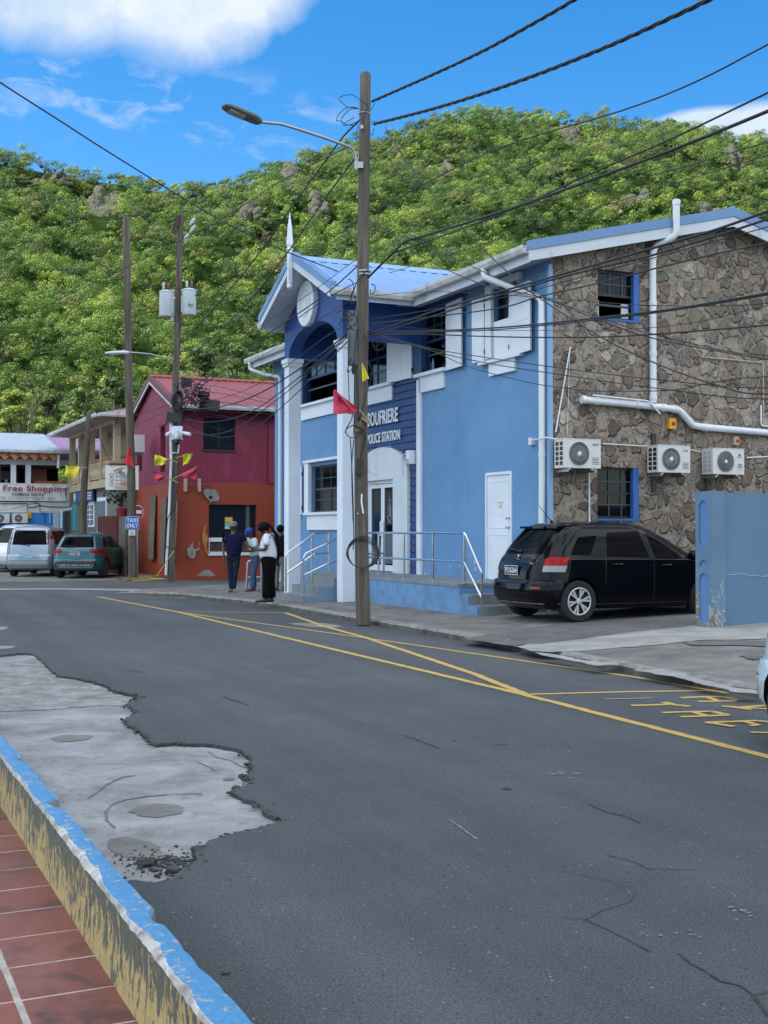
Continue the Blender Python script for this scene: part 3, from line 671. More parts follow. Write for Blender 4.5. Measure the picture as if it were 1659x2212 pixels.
def roof_z(a): return 6.72 + SL * (a - AE)
# openings in the street wall (b0, b1, z0, z1)
WN = {1: (28.30, 31.0, 5.12, 6.52), 2: (25.14, 26.9, 5.12, 6.5), 3: (22.57, 23.72, 5.12, 6.5), 4: (19.7, 20.55, 5.12, 6.42), 5: (28.1, 30.35, 2.16, 3.40)}
DOORW = (25.0, 26.62, LZ, 2.86); SDOOR = (19.86, 20.86, LZ + .01, 2.80)
wl = MB(); holed(wl, fA(AW), [BE, 23.66, 23.9, 27.7, BF], [0, 3.45, roof_z(AW) - .1], list(WN.values()) + [DOORW, SDOOR], .22)
# far end wall and back
wl.quad(P(AW, BF, 0), P(20, BF, 0), P(20, BF, 7), P(AW, BF, 6.7)); part('wall', wl, B_WALL, ST, 'light blue rendered street wall')
# stone end wall with gable
UW = (12.93, 13.88, 5.61, 6.52); LW = (12.91, 13.85, 1.89, 2.84)
sw = MB(); RA_ = 15.9; a_l, a_r = AW, 22.0
zc = lambda a: roof_z(a) - .06 if a < RA_ else roof_z(2 * RA_ - a) - .06
xs = [a_l, 12.4, 13, 13.5, 14, 15, RA_, 17, 18, 20]; holed(sw, fB(BE), [AW, 20.0], [0, zc(AW)], [UW, LW], .20)
prof = [P(AW, BE, zc(AW)), P(20.0, BE, zc(AW)), P(20.0, BE, zc(20.0)), P(RA_, BE, zc(RA_))]
sw.add(prof, [(0, 1, 2, 3)]); part('stone_wall', sw, STONE, ST, 'rubble stone end wall in grey, tan and red-brown')
bk_ = MB(); bk_.quad(P(20, BE, 0), P(20, BF, 0), P(20, BF, 6.7), P(20, BE, 6.7)); bk_.add([P(AW, BF, zc(AW)), P(20, BF, zc(AW)), P(RA_, BF, zc(RA_))], [(0, 1, 2)]); part('rear_wall', bk_, B_WALL, ST)
# dark rooms behind the openings
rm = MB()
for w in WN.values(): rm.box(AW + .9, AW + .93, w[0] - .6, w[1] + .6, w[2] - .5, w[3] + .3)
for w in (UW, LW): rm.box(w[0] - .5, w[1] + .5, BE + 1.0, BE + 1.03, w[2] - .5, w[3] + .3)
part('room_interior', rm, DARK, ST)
# corner board and siding bay
tr = MB(); tr.box(AW - .045, AW + .04, BE - .012, BE + .055, 0, 6.5); part('corner_trim', tr, paint('trim_light_blue', (.22, .38, .58), .6, .08), ST)
tr = MB(); tr.box(AW - .06, AW - .005, 23.66, 23.86, LZ, 5.0); part('bay_trim', tr, W_PAINT, ST)
sd = MB(); z = LZ
sd_l = 27.6
while z < 5.0:
    z1 = min(z + .165, 5.0)
    zm_b = (z + z1) / 2
    if zm_b < 2.98: segs = [(23.86, 24.242), (27.098, sd_l)]
    elif zm_b < 3.60:
        e_ = 1.43 * math.sqrt(max(0, 1 - ((zm_b - 2.98) / .64) ** 2)) - .03; segs = [(23.86, 25.67 - e_), (25.67 + e_, sd_l)]
    else: segs = [(23.86, sd_l)]
    a_ins, a_out = AW - .012, AW - .04
    for (b0, b1) in segs:
        sd.hexa([P(a_out, b0, z), P(AW - .003, b0, z), P(AW - .003, b1, z), P(a_out, b1, z), P(a_ins, b0, z1 - .006), P(AW - .003, b0, z1 - .006), P(AW - .003, b1, z1 - .006), P(a_ins, b1, z1 - .006)])
        sd.box(AW - .008, AW - .003, b0, b1, z1 - .006, z1)
    z = z1
part('siding', sd, B_NAVY, ST, 'navy lapped board siding')
# navy upper reveals / entablature between window heads
up = MB(); up.box(AW - .03, AW - .004, 21.6, 27.7, 6.5 + .01, 6.62); 
for w in (WN[2],): up.box(AW - .03, AW - .004, w[1], 27.7, 5.0, 6.5); up.box(AW - .03, AW - .004, 23.9, w[0], 5.0, 6.5)
up.box(AW - .03, AW - .004, 23.66, 23.9, 5.0, 6.5)
part('upper_band', up, B_NAVY, ST)
# arched white surround over the doors
ar = MB(); b0, b1 = 24.24, 27.1; bc = (b0 + b1) / 2; hw = (b1 - b0) / 2; zs, zt = 2.98, 3.62
def arch(z0, zs, zt, hw, n=28): return [(bc + hw * math.cos(math.pi * i / n), zs + (zt - zs) * math.sin(math.pi * i / n)) for i in range(n + 1)]
ap = arch(0, zs, zt, hw); x0, x1 = AW - .10, AW - .04
# left jamb, right jamb, head
ar.box(x0, AW - .001, b0, DOORW[0], LZ, zs); ar.box(x0, AW - .001, DOORW[1], b1, LZ, zs)
ar.box(x0, AW - .001, DOORW[0], DOORW[1], DOORW[3], zs)
ar.prism([P(x0, b, z) for b, z in ap], AX * (.099)); part('arched_surround', ar, paint('surround_white', (.64, .70, .76), .55, .1, dirt=(.50, .54, .50), damt=.5, dlo=.5), ST)
# glass doors
dm = W_TRIM
fr = MB(); d0, d1, dz0, dz1 = DOORW; ad = AW + .02
for (p, q_) in ((d0, d0 + .07), (d1 - .07, d1)): fr.box(ad - .03, ad + .05, p, q_, dz0, dz1)
fr.box(ad - .03, ad + .05, d0 + .07, d1 - .07, dz1 - .08, dz1); DF = part('door_frame', fr, W_PAINT, ST)
mid = (d0 + d1) / 2
FROST = gloss('frosted_glass', (.10, .13, .15), .25)
for (l, r_) in ((d0 + .07, mid - .005), (mid + .005, d1 - .07)):
    lf = MB(); lf.box(ad, ad + .045, l, l + .085, dz0 + .02, dz1 - .09); lf.box(ad, ad + .045, r_ - .085, r_, dz0 + .02, dz1 - .09)
    lf.box(ad, ad + .045, l + .085, r_ - .085, dz0 + .02, dz0 + .16); lf.box(ad, ad + .045, l + .085, r_ - .085, dz1 - .18, dz1 - .09)
    D = part('glass_door', lf, W_PAINT, ST)
    gl = MB(); gl.box(ad + .018, ad + .026, l + .085, r_ - .085, dz0 + .16, dz1 - .18); part('pane', gl, GLASS, D)
    g2 = MB(); g2.box(ad + .010, ad + .016, l + .09, r_ - .09, dz0 + .2, dz0 + (.95 if l < mid - .2 else .62)); part('frosted_panel', g2, FROST, D)
    h = MB(); c = r_ - .05 if l < mid - .2 else l + .05
    h.xbox(P(ad - .02, c, LZ + 1.02), .02, .09, .34, Matrix.Rotation(TH, 3, 'Z')); part('handle', h, W_PAINT, D)
    if l < mid - .2:   # crest etched on the near leaf
        cm = MB(); cc = (l + r_) / 2; cz_ = LZ + 1.42; aa = ad + .012
        def cp(x, y): return P(aa, cc - x, cz_ + y)
        ringp = [cp(.085 * math.sin(t), .21 * math.cos(t)) for t in [2 * math.pi * i / 28 for i in range(28)]]
        cm.tube(ringp, .012, 5, closed=True); cm.prism([cp(.05 * math.sin(t), .15 * math.cos(t) + .01) for t in [2 * math.pi * i / 20 for i in range(20)]], AX * .004)
        cm.prism([cp(-.055, .23), cp(-.045, .30), cp(-.02, .26), cp(0, .32), cp(.02, .26), cp(.045, .30), cp(.055, .23)], AX * .004)
        cm.tube([cp(0, .31), cp(0, .36)], .008, 5); cm.tube([cp(-.02, .345), cp(.02, .345)], .006, 5)
        cm.tube([cp(-.12, -.10), cp(-.10, -.2), cp(-.04, -.235), cp(0, -.25), cp(.04, -.235), cp(.10, -.2), cp(.12, -.10)], .018, 5)
        cm.tube([cp(-.12, -.29), cp(-.06, -.25), cp(0, -.29), cp(.06, -.25), cp(.12, -.29)], .016, 5)
        part('crest', cm, paint('etched_grey', (.16, .19, .21), .6, .1, bmp=0), D)
# white side door
dd = MB(); s0, s1, sz0, sz1 = SDOOR; dd.box(AW + .01, AW + .05, s0 + .045, s1 - .045, sz0, sz1 - .05)
for (z0, z1) in ((sz0 + .12, sz0 + .88), (sz0 + 1.0, sz1 - .17)):
    for (p, q_) in (((s0 + .12, s0 + .135), (z0, z1)), ((s1 - .135, s1 - .12), (z0, z1)), ((s0 + .12, s1 - .12), (z0, z0 + .013)), ((s0 + .12, s1 - .12), (z1 - .013, z1))): dd.box(AW + .002, AW + .012, p[0], p[1], q_[0], q_[1])
SDO = part('side_door', dd, W_PAINT, ST)
fm = MB(); rgh = [0]
for (p, q_) in ((s0 - .005, s0 + .04), (s1 - .04, s1 + .005)): fm.box(AW - .02, AW + .06, p, q_, sz0, sz1)
fm.box(AW - .02, AW + .06, s0 + .04, s1 - .04, sz1 - .045, sz1 + .01); part('frame', fm, W_PAINT, SDO)
kn = MB()
for zz in (1.02, 1.20): kn.lathe(P(AW + .008, s0 + .12, sz0 + zz), -AX, [(.028, 0), (.028, .008), (.012, .012), (.012, .04), (.026, .05), (.03, .065), (.02, .08)], 12)
part('knob', kn, STEEL, SDO)
nt2 = MB(); nt2.box(AW + .004, AW + .009, s0 + .33, s0 + .55, sz0 + 1.25, sz0 + 1.55); part('notice', nt2, paint('paper', (.72, .74, .76), .7, .03, bmp=0), SDO)
nx = MB(); text_on(nx, 'NO ENTRY', P(AW + .003, s0 + .53, sz0 + 1.47), -BX, ZX, .18, .028, .001); text_on(nx, 'STAFF', P(AW + .003, s0 + .49, sz0 + 1.40), -BX, ZX, .10, .026, .001)
nx = MB()
for i, (w_, z_) in enumerate(((.18, 1.49), (.10, 1.44), (.12, 1.40))): nx.box(AW + .002, AW + .0035, s0 + .44 - w_ / 2, s0 + .44 + w_ / 2, sz0 + z_, sz0 + z_ + .018)
part('notice_text', nx, paint('ink', (.25, .27, .3), .7, .1, bmp=0), SDO)
# windows of the street wall
def window(w, plane, nx_, nz_, frame_m, open_frac=0, bars=False, glass_d=.12, reveal=None):
    x0, x1, z0, z1 = w; f = MB(); S = (lambda a, b_, c, d, e, g_: f.box(plane[1] + a, plane[1] + b_, c, d, e, g_)) if plane[0] == 'A' else (lambda a, b_, c, d, e, g_: f.box(c, d, plane[1] + a, plane[1] + b_, e, g_))
    t = .045; dd_ = glass_d
    S(dd_ - .03, dd_ + .03, x0, x0 + t, z0, z1); S(dd_ - .03, dd_ + .03, x1 - t, x1, z0, z1); S(dd_ - .03, dd_ + .03, x0 + t, x1 - t, z0, z0 + t); S(dd_ - .03, dd_ + .03, x0 + t, x1 - t, z1 - t, z1)
    zm = z0 + (z1 - z0) * .5; S(dd_ - .025, dd_ + .02, x0 + t, x1 - t, zm - .025, zm + .025)
    Wd = part('window', f, frame_m, ST)
    g_ = MB(); f = g_; zb = z0 + t if not open_frac else zm
    S(dd_ + .002, dd_ + .008, x0 + t, x1 - t, zb, z1 - t); part('pane', g_, GLASS, Wd)
    mm = MB(); f = mm
    for i in range(1, nx_):
        x = x0 + t + (x1 - x0 - 2 * t) * i / nx_; S(dd_ - .018, dd_ + .001, x - .011, x + .011, zb if open_frac else z0 + t, z1 - t)
    for j in range(1, nz_):
        for (za, zb_) in ((z0 + t, zm), (zm, z1 - t)):
            if open_frac and za < zm: continue
            z_ = za + (zb_ - za) * j / nz_; S(dd_ - .016, dd_ + .0005, x0 + t, x1 - t, z_ - .011, z_ + .011)
    if open_frac:
        zo = z0 + .55 * (zm - z0)
        S(dd_ + .01, dd_ + .03, x0 + t, x1 - t, zo, zo + .04)
    part('muntin', mm, MUNT, Wd); return Wd
NAV_FR = paint('navy_frame', (.008, .033, .14), .5, .1)
for k, nxx in ((1, 4), (2, 3), (3, 3), (4, 2)):
    Wd = window(WN[k], ('A', AW), nxx, 2, NAV_FR, open_frac=k in (1, 3, 4))
    x0, x1, z0, z1 = WN[k]
    rv = MB(); rv.box(AW - .012, AW + .2, x1, x1 + .09, z0, z1) if k != 4 else rv.box(AW - .012, AW + .2, x1, x1 + .01, z0, z1)
    part('jamb', rv, NAV_FR if k != 4 else W_PAINT, Wd)
    if k != 4:
        s = MB(); s.box(AW - .14, AW + .02, x0 - .12, x1 + .14, z0 - .075, z0 - .005); part('sill', s, W_PAINT, Wd)
        s = MB(); s.box(AW - .06, AW - .005, x0 - .0, x1 + .02, z0 - .42, z0 - .077); part('apron', s, W_PAINT, Wd)
Wd = window(WN[5], ('A', AW), 2, 2, MUNT, 0)
x0, x1, z0, z1 = WN[5]; s = MB(); s.box(AW - .10, AW - .004, x0 - .1, x0 - .004, z0, z1 + .1); s.box(AW - .10, AW - .004, x1 + .004, x1 + .3, z0, z1 + .1); s.box(AW - .13, AW - .004, x0 - .1, x1 + .35, z1 + .1, z1 + .17); s.box(AW - .13, AW - .004, x0 - .12, x1 + .35, z0 - .07, z0)
part('casing', s, W_PAINT, Wd); s = MB(); s.box(AW - .06, AW - .004, x0 - .1, x1 + .2, z0 - .47, z0 - .072); part('apron', s, W_PAINT, Wd)
bt = MB(); c = P(AW + .10, 23.35, 5.17); bt.lathe(c, ZX, [(.035, 0), (.038, .02), (.036, .15), (.02, .2), (.014, .24), (.014, .26)], 12)
tag(solo('water_bottle', bt, gloss('clear_plastic', (.10, .22, .34), .1), 'clear plastic bottle with a blue label standing on the open window sill', 'bottle'), None)
# shutters: leaf drawn in its own plane, hinged at a line
def shutter(hb, ang, width, z0, z1, m=W_PAINT, hinge_side=1):
    """hinge at b = hb, opening outwards; ang measured from the wall"""
    d = (BX * math.cos(ang) * hinge_side - AX * math.sin(ang)); nrm = d.cross(ZX).normalized(); o = P(AW - .05, hb, 0); mb = MB(); t = .035
    def slab(s0, s1, za, zb, t0, t1):
        pts = [o + d * s + nrm * n_ + ZX * z for z in (za, zb) for (s, n_) in ((s0, t0), (s1, t0), (s1, t1), (s0, t1))]; mb.hexa(pts)
    slab(0, width, z0, z1, -.008, .008); e = .07
    for (a_, b_) in ((0, e), (width - e, width)): slab(a_, b_, z0, z1, -t / 2, t / 2)
    for (za, zb) in ((z0, z0 + e * 1.1), (z1 - e, z1), ((z0 + z1) / 2 - e * .6, (z0 + z1) / 2 + e * .6)): slab(e, width - e, za, zb, -t / 2 + .001, t / 2 - .001)
    S_ = part('shutter', mb, m, ST)
    hg = MB()
    for z in (z0 + .18, z1 - .22): hg.xbox(o + ZX * z - AX * .004, .03, .05, .09, Matrix.Rotation(TH, 3, 'Z'))
    part('hinge', hg, BLACKM, S_)
# bay window pair, folded against the wall near its hinge
shutter(24.10, R(10), .50, 5.08, 6.48); shutter(24.62, R(16), .50, 5.08, 6.48)
shutter(22.45, R(4), .78, 5.04, 6.45, hinge_side=-1)
shutter(19.86, R(4), .86, 5.0, 6.3, hinge_side=-1); shutter(20.82, R(6), .42, 5.04, 6.35)
shutter(30.95, R(30), .45, 2.12, 3.45)
sx = MB(); sx.box(AW - .06, AW - .006, 20.56, 20.80, 5.06, 6.5); sx.box(AW - .09, AW - .006, 19.45, 20.56, 6.42, 6.55); sx.box(AW - .03, AW - .006, 19.6, 20.50, 5.02, 5.76); part('shutter_casing', sx, W_PAINT, ST)
sx = MB(); sx.box(AW - .12, AW - .006, 19.4, 21.0, 4.96, 5.02); sx.box(AW - .06, AW - .005, 19.67, 20.65, 4.71, 4.958); part('apron', sx, W_PAINT, ST)
chp = MB()
for (x, y, r_, sx_) in ((995, 1290, .035, .5), (1042, 1300, .05, .6), (1036, 1345, .06, .7), (1040, 1400, .05, 1.2), (833, 1385, .04, .6), (905, 1385, .035, .9), (912, 1378, .02, 2), (950, 1043, .012, 1), (1002, 1112, .012, 1), (625, 1440, .03, 1.5), (640, 1442, .02, 1)):
    b_, z_ = qa('8', x, y, AW); n_ = 12; chp.add([P(AW - .003, b_ + math.cos(t) * r_ * sx_ * (1 + .5 * noise.noise(Vector((math.cos(t) * 2, math.sin(t) * 2, x)))), z_ + math.sin(t) * r_ * (1 + .5 * noise.noise(Vector((math.sin(t) * 2, math.cos(t) * 2, y))))) for t in [2 * math.pi * i / n_ for i in range(n_)]], [tuple(range(n_))])
part('paint_chips', chp, m_conc('chip_white', (.50, .54, .58), (.30, .31, .31), 9), ST)
# landing, steps
ld = MB(); AL = 10.42
ld.box(AL, AW + .002, 19.25, 26.5, -.05, LZ - .06); part('landing', ld, B_WALL, ST)
ls = MB(); ls.box(AL - .015, AW + .001, 19.24, 26.52, LZ - .058, LZ); LS = part('landing_slab', ls, STEPC, ST)
ss = MB()
for i in range(2): ss.box(AL + .03, AW + .004, 19.25 - .35 * (i + 1), 19.25 - .35 * i - .002, -.05, LZ - .185 * (i + 1))
part('side_steps', ss, STEPC, ST)
sk = MB(); sk.box(AL - .004, AL + .028, 18.57, 19.248, -.05, .32); sk.box(AL - .004, AL + .028, 18.92, 19.248, .322, .50); part('step_cheek', sk, B_WALL, ST)
es = MB(); b0, b1 = 24.25, 25.85
for i in range(3): es.box(9.3 + .36 * i, 9.3 + .36 * (i + 1) - .002 if i < 2 else AL - .017, b0 + .002, b1, -.02, .13 + .19 * (i + 1) - .06)
part('entrance_steps', es, STEPC, ST)
ek = MB()
for i in range(3): ek.box(9.32 + .36 * i, 9.32 + .36 * (i + 1) if i < 2 else AL - .02, b0 - .03, b0, -.02, .13 + .19 * (i + 1) - .062)
part('step_cheek', ek, paint('cheek_blue', (.15, .24, .36), .7, .12, dirt=(.2, .25, .3), damt=.6), ST)
# handrails
def rail(nodes, posts, r=.021, name='handrail', m=STEEL):
    mb = MB()
    for pts in nodes: mb.tube(pts, r, 8)
    H = part(name, mb, m, ST); pm = MB()
    for top, bot in posts:
        pm.tube([bot, top], r, 8); pm.lathe(bot, ZX, [(.045, 0), (.045, .012), (.022, .02)], 10)
    if posts: part('post', pm, m, H)
    pm.smooth = True; mb.smooth = True
ar_ = 10.52; bh = lambda k, x, y, a=ar_: qa(k, x, y, a)
bR = 19.24; zt_ = 1.62; zm_ = 1.10
endb = 18.60; er = .12
rail([[P(ar_, 24.2, zt_), P(ar_, bR, zt_), P(ar_, bR - .08, zt_ - .05), P(ar_, endb + .06, zt_ - .62), P(ar_, endb, zt_ - .70), P(ar_, endb, .30)],
      [P(ar_, 24.2, zm_), P(ar_, bR, zm_), P(ar_, endb, zm_ - .62)]],
     [(P(ar_, b, zt_), P(ar_, b, LZ)) for b in (24.2, 22.98, 21.75, 20.5, bR)])
for bb, af in ((b0 + .15, 10.42), (b1 - .35, 10.07)):
    top_h = [P(9.38, bb, .30), P(9.38, bb, 1.08), P(9.44, bb, 1.18), P(af, bb, zt_ - .02), P(10.42 if af < 10.4 else 11.3, bb, zt_), P(10.42 if af < 10.4 else 11.3, bb, LZ)]
    rail([top_h, [P(9.38, bb, .70), P(af, bb, 1.14), P(10.42 if af < 10.4 else 11.3, bb, 1.16)]], [(P(af - .06, bb, zt_ - .05), P(af - .06, bb, LZ - (.0 if af > 10.4 else .19)))])
# portico
PA, B0, B1 = 10.0, 23.7, 27.3
def column(bb):
    c = MB(); c.box(PA, PA + .3, bb, bb + .3, 0, 5.6); c.box(PA - .035, PA + .335, bb - .035, bb + .335, 5.6, 5.68); c.box(PA - .06, PA + .36, bb - .06, bb + .36, 5.68, 5.78)
    part('column', c, W_PAINT, ST)
column(B0); column(B1 - .3)
bc = (B0 + B1) / 2; ze = 6.66; zr = 7.74; eb0, eb1, rb = 22.95, 27.35 + .3, 25.2
eb1 = 2 * rb - eb0
gz = lambda b: zr - (zr - ze) * abs(b - rb) / (rb - eb0)
gw = MB(); hw = (B1 - B0) / 2 - .3; nA = 30
arc = [(bc + hw * math.cos(math.pi * i / nA), 5.78 + .62 * math.sin(math.pi * i / nA)) for i in range(nA + 1)]
outer = [(B1, 5.78), (B1, gz(B1) - .10), (rb, zr - .10), (B0, gz(B0) - .10), (B0, 5.78)]
poly = [(B0, 5.78)] + arc[::-1][0:0] + [(bc - hw, 5.78)] + arc[::-1][1:-1] + [(bc + hw, 5.78), (B1, 5.78), (B1, gz(B1) - .12), (rb, zr - .12), (B0, gz(B0) - .12)]
pts = [Vector((b, z, 0)) for b, z in poly]; tri = tessellate_polygon([pts]); n = len(poly)
gw.add([P(PA, b, z) for b, z in poly] + [P(PA + .3, b, z) for b, z in poly], [tuple(t) for t in tri] + [tuple(i + n for i in t) for t in tri] + [(i, (i + 1) % n, (i + 1) % n + n, i + n) for i in range(n)])
part('gable_wall', gw, paint('gable_blue', (.009, .060, .26), .5, .1, dirt=(.03, .09, .3), damt=.4), ST)
sb = MB()   # side beams back to the wall
for bb in (B0, B1 - .3): sb.box(PA + .301, AW - .01, bb + .02, bb + .28, 5.8, gz(bb if bb < rb else bb + .3) - .14)
part('side_beam', sb, paint('gable_blue', (.009, .060, .26)), ST)
md = MB(); mc = P(PA, bc + .1, 6.85); md.lathe(mc, -AX, [(.50, 0), (.52, .01), (.52, .12), (.505, .135)], 40); md.smooth = 30; MD = part('medallion', md, W_PAINT, ST)
m2 = MB()
m2.tube([mc - AX * .137 + BX * .30 * math.cos(t) + ZX * .30 * math.sin(t) for t in [2 * math.pi * i / 30 for i in range(30)]], .012, 4, closed=True)
m2.tube([mc - AX * .136 + BX * .13 * math.cos(t) + ZX * .21 * math.sin(t) for t in [2 * math.pi * i / 20 for i in range(20)]], .008, 4, closed=True)
part('crest_relief', m2, paint('relief', (.50, .55, .62), .6, .1), MD)
# corrugated roofing: ribbed sheet in its plane
def ribbed(mb, o, U, V, lu, fv0, fv1, pitch=.30, rib=.03, m=None):
    """U along eave, V up slope; v limits as functions of u"""
    U = Vector(U); V = Vector(V); Nn = U.cross(V).normalized()
    if Nn.z < 0: Nn = -Nn
    prof_ = []; u = 0
    while u < lu:
        for (du, h) in ((0, 0), (pitch - .09, 0), (pitch - .07, rib), (pitch - .02, rib)):
            if u + du <= lu: prof_.append((u + du, h))
        u += pitch
    prof_.append((lu, 0)); vs = []
    for (uu, h) in prof_:
        vs += [o + U * uu + V * fv0(uu) + Nn * h, o + U * uu + V * fv1(uu) + Nn * h]
    mb.add(vs, [(2 * i, 2 * i + 2, 2 * i + 3, 2 * i + 1) for i in range(len(prof_) - 1)], m); mb.norecalc = True
rf = MB(); bR0 = 18.22; bR1 = 33.9; Vs = (AX + ZX * SL); Ls = RA_ - AE
ribbed(rf, P(AE, bR0, 6.74), BX, Vs, bR1 - bR0, lambda u: 0, lambda u: Ls)
ribbed(rf, P(2 * RA_ - AE, bR0, 6.74), BX, -AX + ZX * SL, bR1 - bR0, lambda u: 0, lambda u: Ls)
rf.tube([P(RA_, bR0, 6.74 + Ls * SL + .02), P(RA_, bR1, 6.74 + Ls * SL + .02)], .09, 8)
RF = part('roof', rf, B_ROOF, ST, 'ribbed light blue metal roof')
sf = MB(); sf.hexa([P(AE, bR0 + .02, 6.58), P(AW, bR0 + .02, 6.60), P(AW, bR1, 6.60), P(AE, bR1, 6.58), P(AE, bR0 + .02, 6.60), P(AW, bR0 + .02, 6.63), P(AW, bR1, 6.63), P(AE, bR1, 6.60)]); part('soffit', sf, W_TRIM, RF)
vf = MB()  # verge flashing + barge board on the stone gable
for s in (1, -1):
    def rp(a, z, b): return P(a if s > 0 else 2 * RA_ - a, b, z)
    for (b_0, b_1, h0, h1, mm) in ((bR0 - .03, bR0 + .10, .045, .045 + .17, 0), (bR0 - .01, bR0 + .03, -.15, .043, 1)):
        vf.hexa([rp(AE - .02, 6.72 - .0 + h0 - .12, b_0), rp(RA_, roof_z(RA_) + h0 - .12, b_0), rp(RA_, roof_z(RA_) + h0 - .12, b_1), rp(AE - .02, 6.72 + h0 - .12, b_1),
                 rp(AE - .02, 6.72 + h1 - .12, b_0), rp(RA_, roof_z(RA_) + h1 - .12, b_0), rp(RA_, roof_z(RA_) + h1 - .12, b_1), rp(AE - .02, 6.72 + h1 - .12, b_1)], mm)
part('verge', vf, [B_FLASH, W_TRIM], RF)
# portico roof
VL = (zr - ze) / (rb - eb0); pa0 = 9.42; 
def meet(b): return AE + (ze + (b - eb0) * VL - 6.74) / SL + .02          # where the portico slope enters the main roof
pr = MB(); o = P(pa0, eb0, ze + .03)
ribbed(pr, o, AX, BX + ZX * VL, 4.9, lambda u: max(0, min(rb - eb0, (pa0 + u - AE) * SL / VL - .0)) if pa0 + u > AE + .3 else 0, lambda u: rb - eb0, .28)
ribbed(pr, P(pa0, eb1, ze + .03), AX, -BX + ZX * VL, 4.9, lambda u: max(0, min(rb - eb0, (pa0 + u - AE) * SL / VL)) if pa0 + u > AE + .3 else 0, lambda u: rb - eb0, .28)
pr.hexa([P(pa0, rb - .16, zr + .03 - .16 * VL + .02), P(15.3, rb - .16, zr + .03 - .16 * VL + .02), P(15.3, rb + .16, zr + .03 - .16 * VL + .02), P(pa0, rb + .16, zr + .03 - .16 * VL + .02), P(pa0, rb - .01, zr + .10), P(15.3, rb - .01, zr + .10), P(15.3, rb + .01, zr + .10), P(pa0, rb + .01, zr + .10)])
PR = part('portico_roof', pr, B_ROOF, ST)
sp = MB()
for s in (0, 1):
    e = eb0 if s == 0 else eb1
    sp.hexa([P(pa0 + .02, e, ze - .11), P(AE, e, ze - .11), P(AE, rb, zr - .11), P(pa0 + .02, rb, zr - .11), P(pa0 + .02, e, ze - .09), P(AE, e, ze - .09), P(AE, rb, zr - .09), P(pa0 + .02, rb, zr - .09)])
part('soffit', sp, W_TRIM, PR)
vg = MB()
for e in (eb0, eb1):
    for (a0_, a1_, h0, h1, mm) in ((pa0 - .04, pa0 + .12, .0, .17, 0), (pa0 - .02, pa0 + .015, -.17, -.004, 1)):
        vg.hexa([P(a0_, e, ze + h0), P(a1_, e, ze + h0), P(a1_, rb, zr + h0), P(a0_, rb, zr + h0), P(a0_, e, ze + h1), P(a1_, e, ze + h1), P(a1_, rb, zr + h1), P(a0_, rb, zr + h1)], mm)
part('verge', vg, [B_FLASH, W_TRIM], PR)
fn = MB(); c = P(pa0 - .07, rb, 0)
fn.xbox(c + ZX * 7.55, .09, .09, .74, Matrix.Rotation(TH, 3, 'Z')); fn.lathe(c + ZX * 7.06, ZX, [(.01, 0), (.055, .03), (.065, .07), (.05, .11), (.025, .13)], 12)
fn.lathe(c + ZX * 7.92, ZX, [(.05, 0), (.075, .03), (.05, .07), (.07, .12), (.075, .16), (.05, .5), (.004, .86)], 12); part('finial', fn, W_PAINT, PR)
# gutters and downpipes
def gutter(mb, p0, p1, out, dd=1.0):
    p0, p1, out = Vector(p0), Vector(p1), Vector(out); sec = [(0, .0), (0, -.12), (.10, -.12), (.125, -.06), (.13, .01), (.14, .01), (.14, -.06), (.11, -.135), (-.01, -.135), (-.01, 0)]
    vs = [p + out * x * dd + ZX * z for p in (p0, p1) for (x, z) in sec]; n = len(sec)
    mb.add(vs, [(i, (i + 1) % n, n + (i + 1) % n, n + i) for i in range(n)] + [tuple(range(n)), tuple(range(n, 2 * n))])
gm = MB(); gutter(gm, P(AE, 18.25, 6.73), P(AE, eb0 + .3, 6.73), -AX); gutter(gm, P(AE, eb1 - .3, 6.73), P(AE, 33.95, 6.73), -AX)
gutter(gm, P(pa0 - .02, eb0, ze + .02), P(AE, eb0, ze + .02), -BX); gutter(gm, P(pa0 - .02, eb1, ze + .02), P(AE, eb1, ze + .02), BX)
part('gutter', gm, GUT, ST)
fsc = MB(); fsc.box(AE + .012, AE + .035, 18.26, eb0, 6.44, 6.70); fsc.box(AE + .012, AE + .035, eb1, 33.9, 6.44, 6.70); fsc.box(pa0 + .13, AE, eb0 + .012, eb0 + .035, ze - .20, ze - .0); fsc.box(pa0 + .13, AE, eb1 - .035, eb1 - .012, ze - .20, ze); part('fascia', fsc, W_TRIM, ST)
def pipe(name, pts, r, m=PVC, parent=None, collars=(), n=12, label=None):
    mb = MB(); mb.smooth = True
    sm = []
    for i, p in enumerate(pts):
        p = Vector(p)
        if 0 < i < len(pts) - 1:
            a_, b_ = Vector(pts[i - 1]), Vector(pts[i + 1]); k = min(1.6 * r + .02, (p - a_).length * .4, (b_ - p).length * .4)
            s_ = p + (a_ - p).normalized() * k; e_ = p + (b_ - p).normalized() * k
            sm += [s_, s_ * .35 + p * .5 + e_ * .15, s_ * .15 + p * .5 + e_ * .35, e_]
        else: sm.append(p)
    mb.tube(sm, r, n)
    for c_ in collars:
        c_ = Vector(c_); best = min(range(len(sm) - 1), key=lambda i: ((sm[i] + sm[i + 1]) / 2 - c_).length); d = (sm[best + 1] - sm[best]).normalized()
        mb.tube([c_ - d * .04, c_ + d * .04], r * 1.16, n)
    return part(name, mb, m, parent or ST, label)
bp = 18.64
pipe('downpipe', [P(AE - .07, 19.75, 6.62), P(AE - .07, 19.75, 6.45), P(AW - .12, 18.95, 6.02), P(AW - .10, bp, 5.9), P(AW - .10, bp, 2.5), P(AW - .10, bp + .06, 0.2)], .06, PVC, None, [P(AW - .10, bp, 5.45), P(AW - .10, bp, 3.05)])
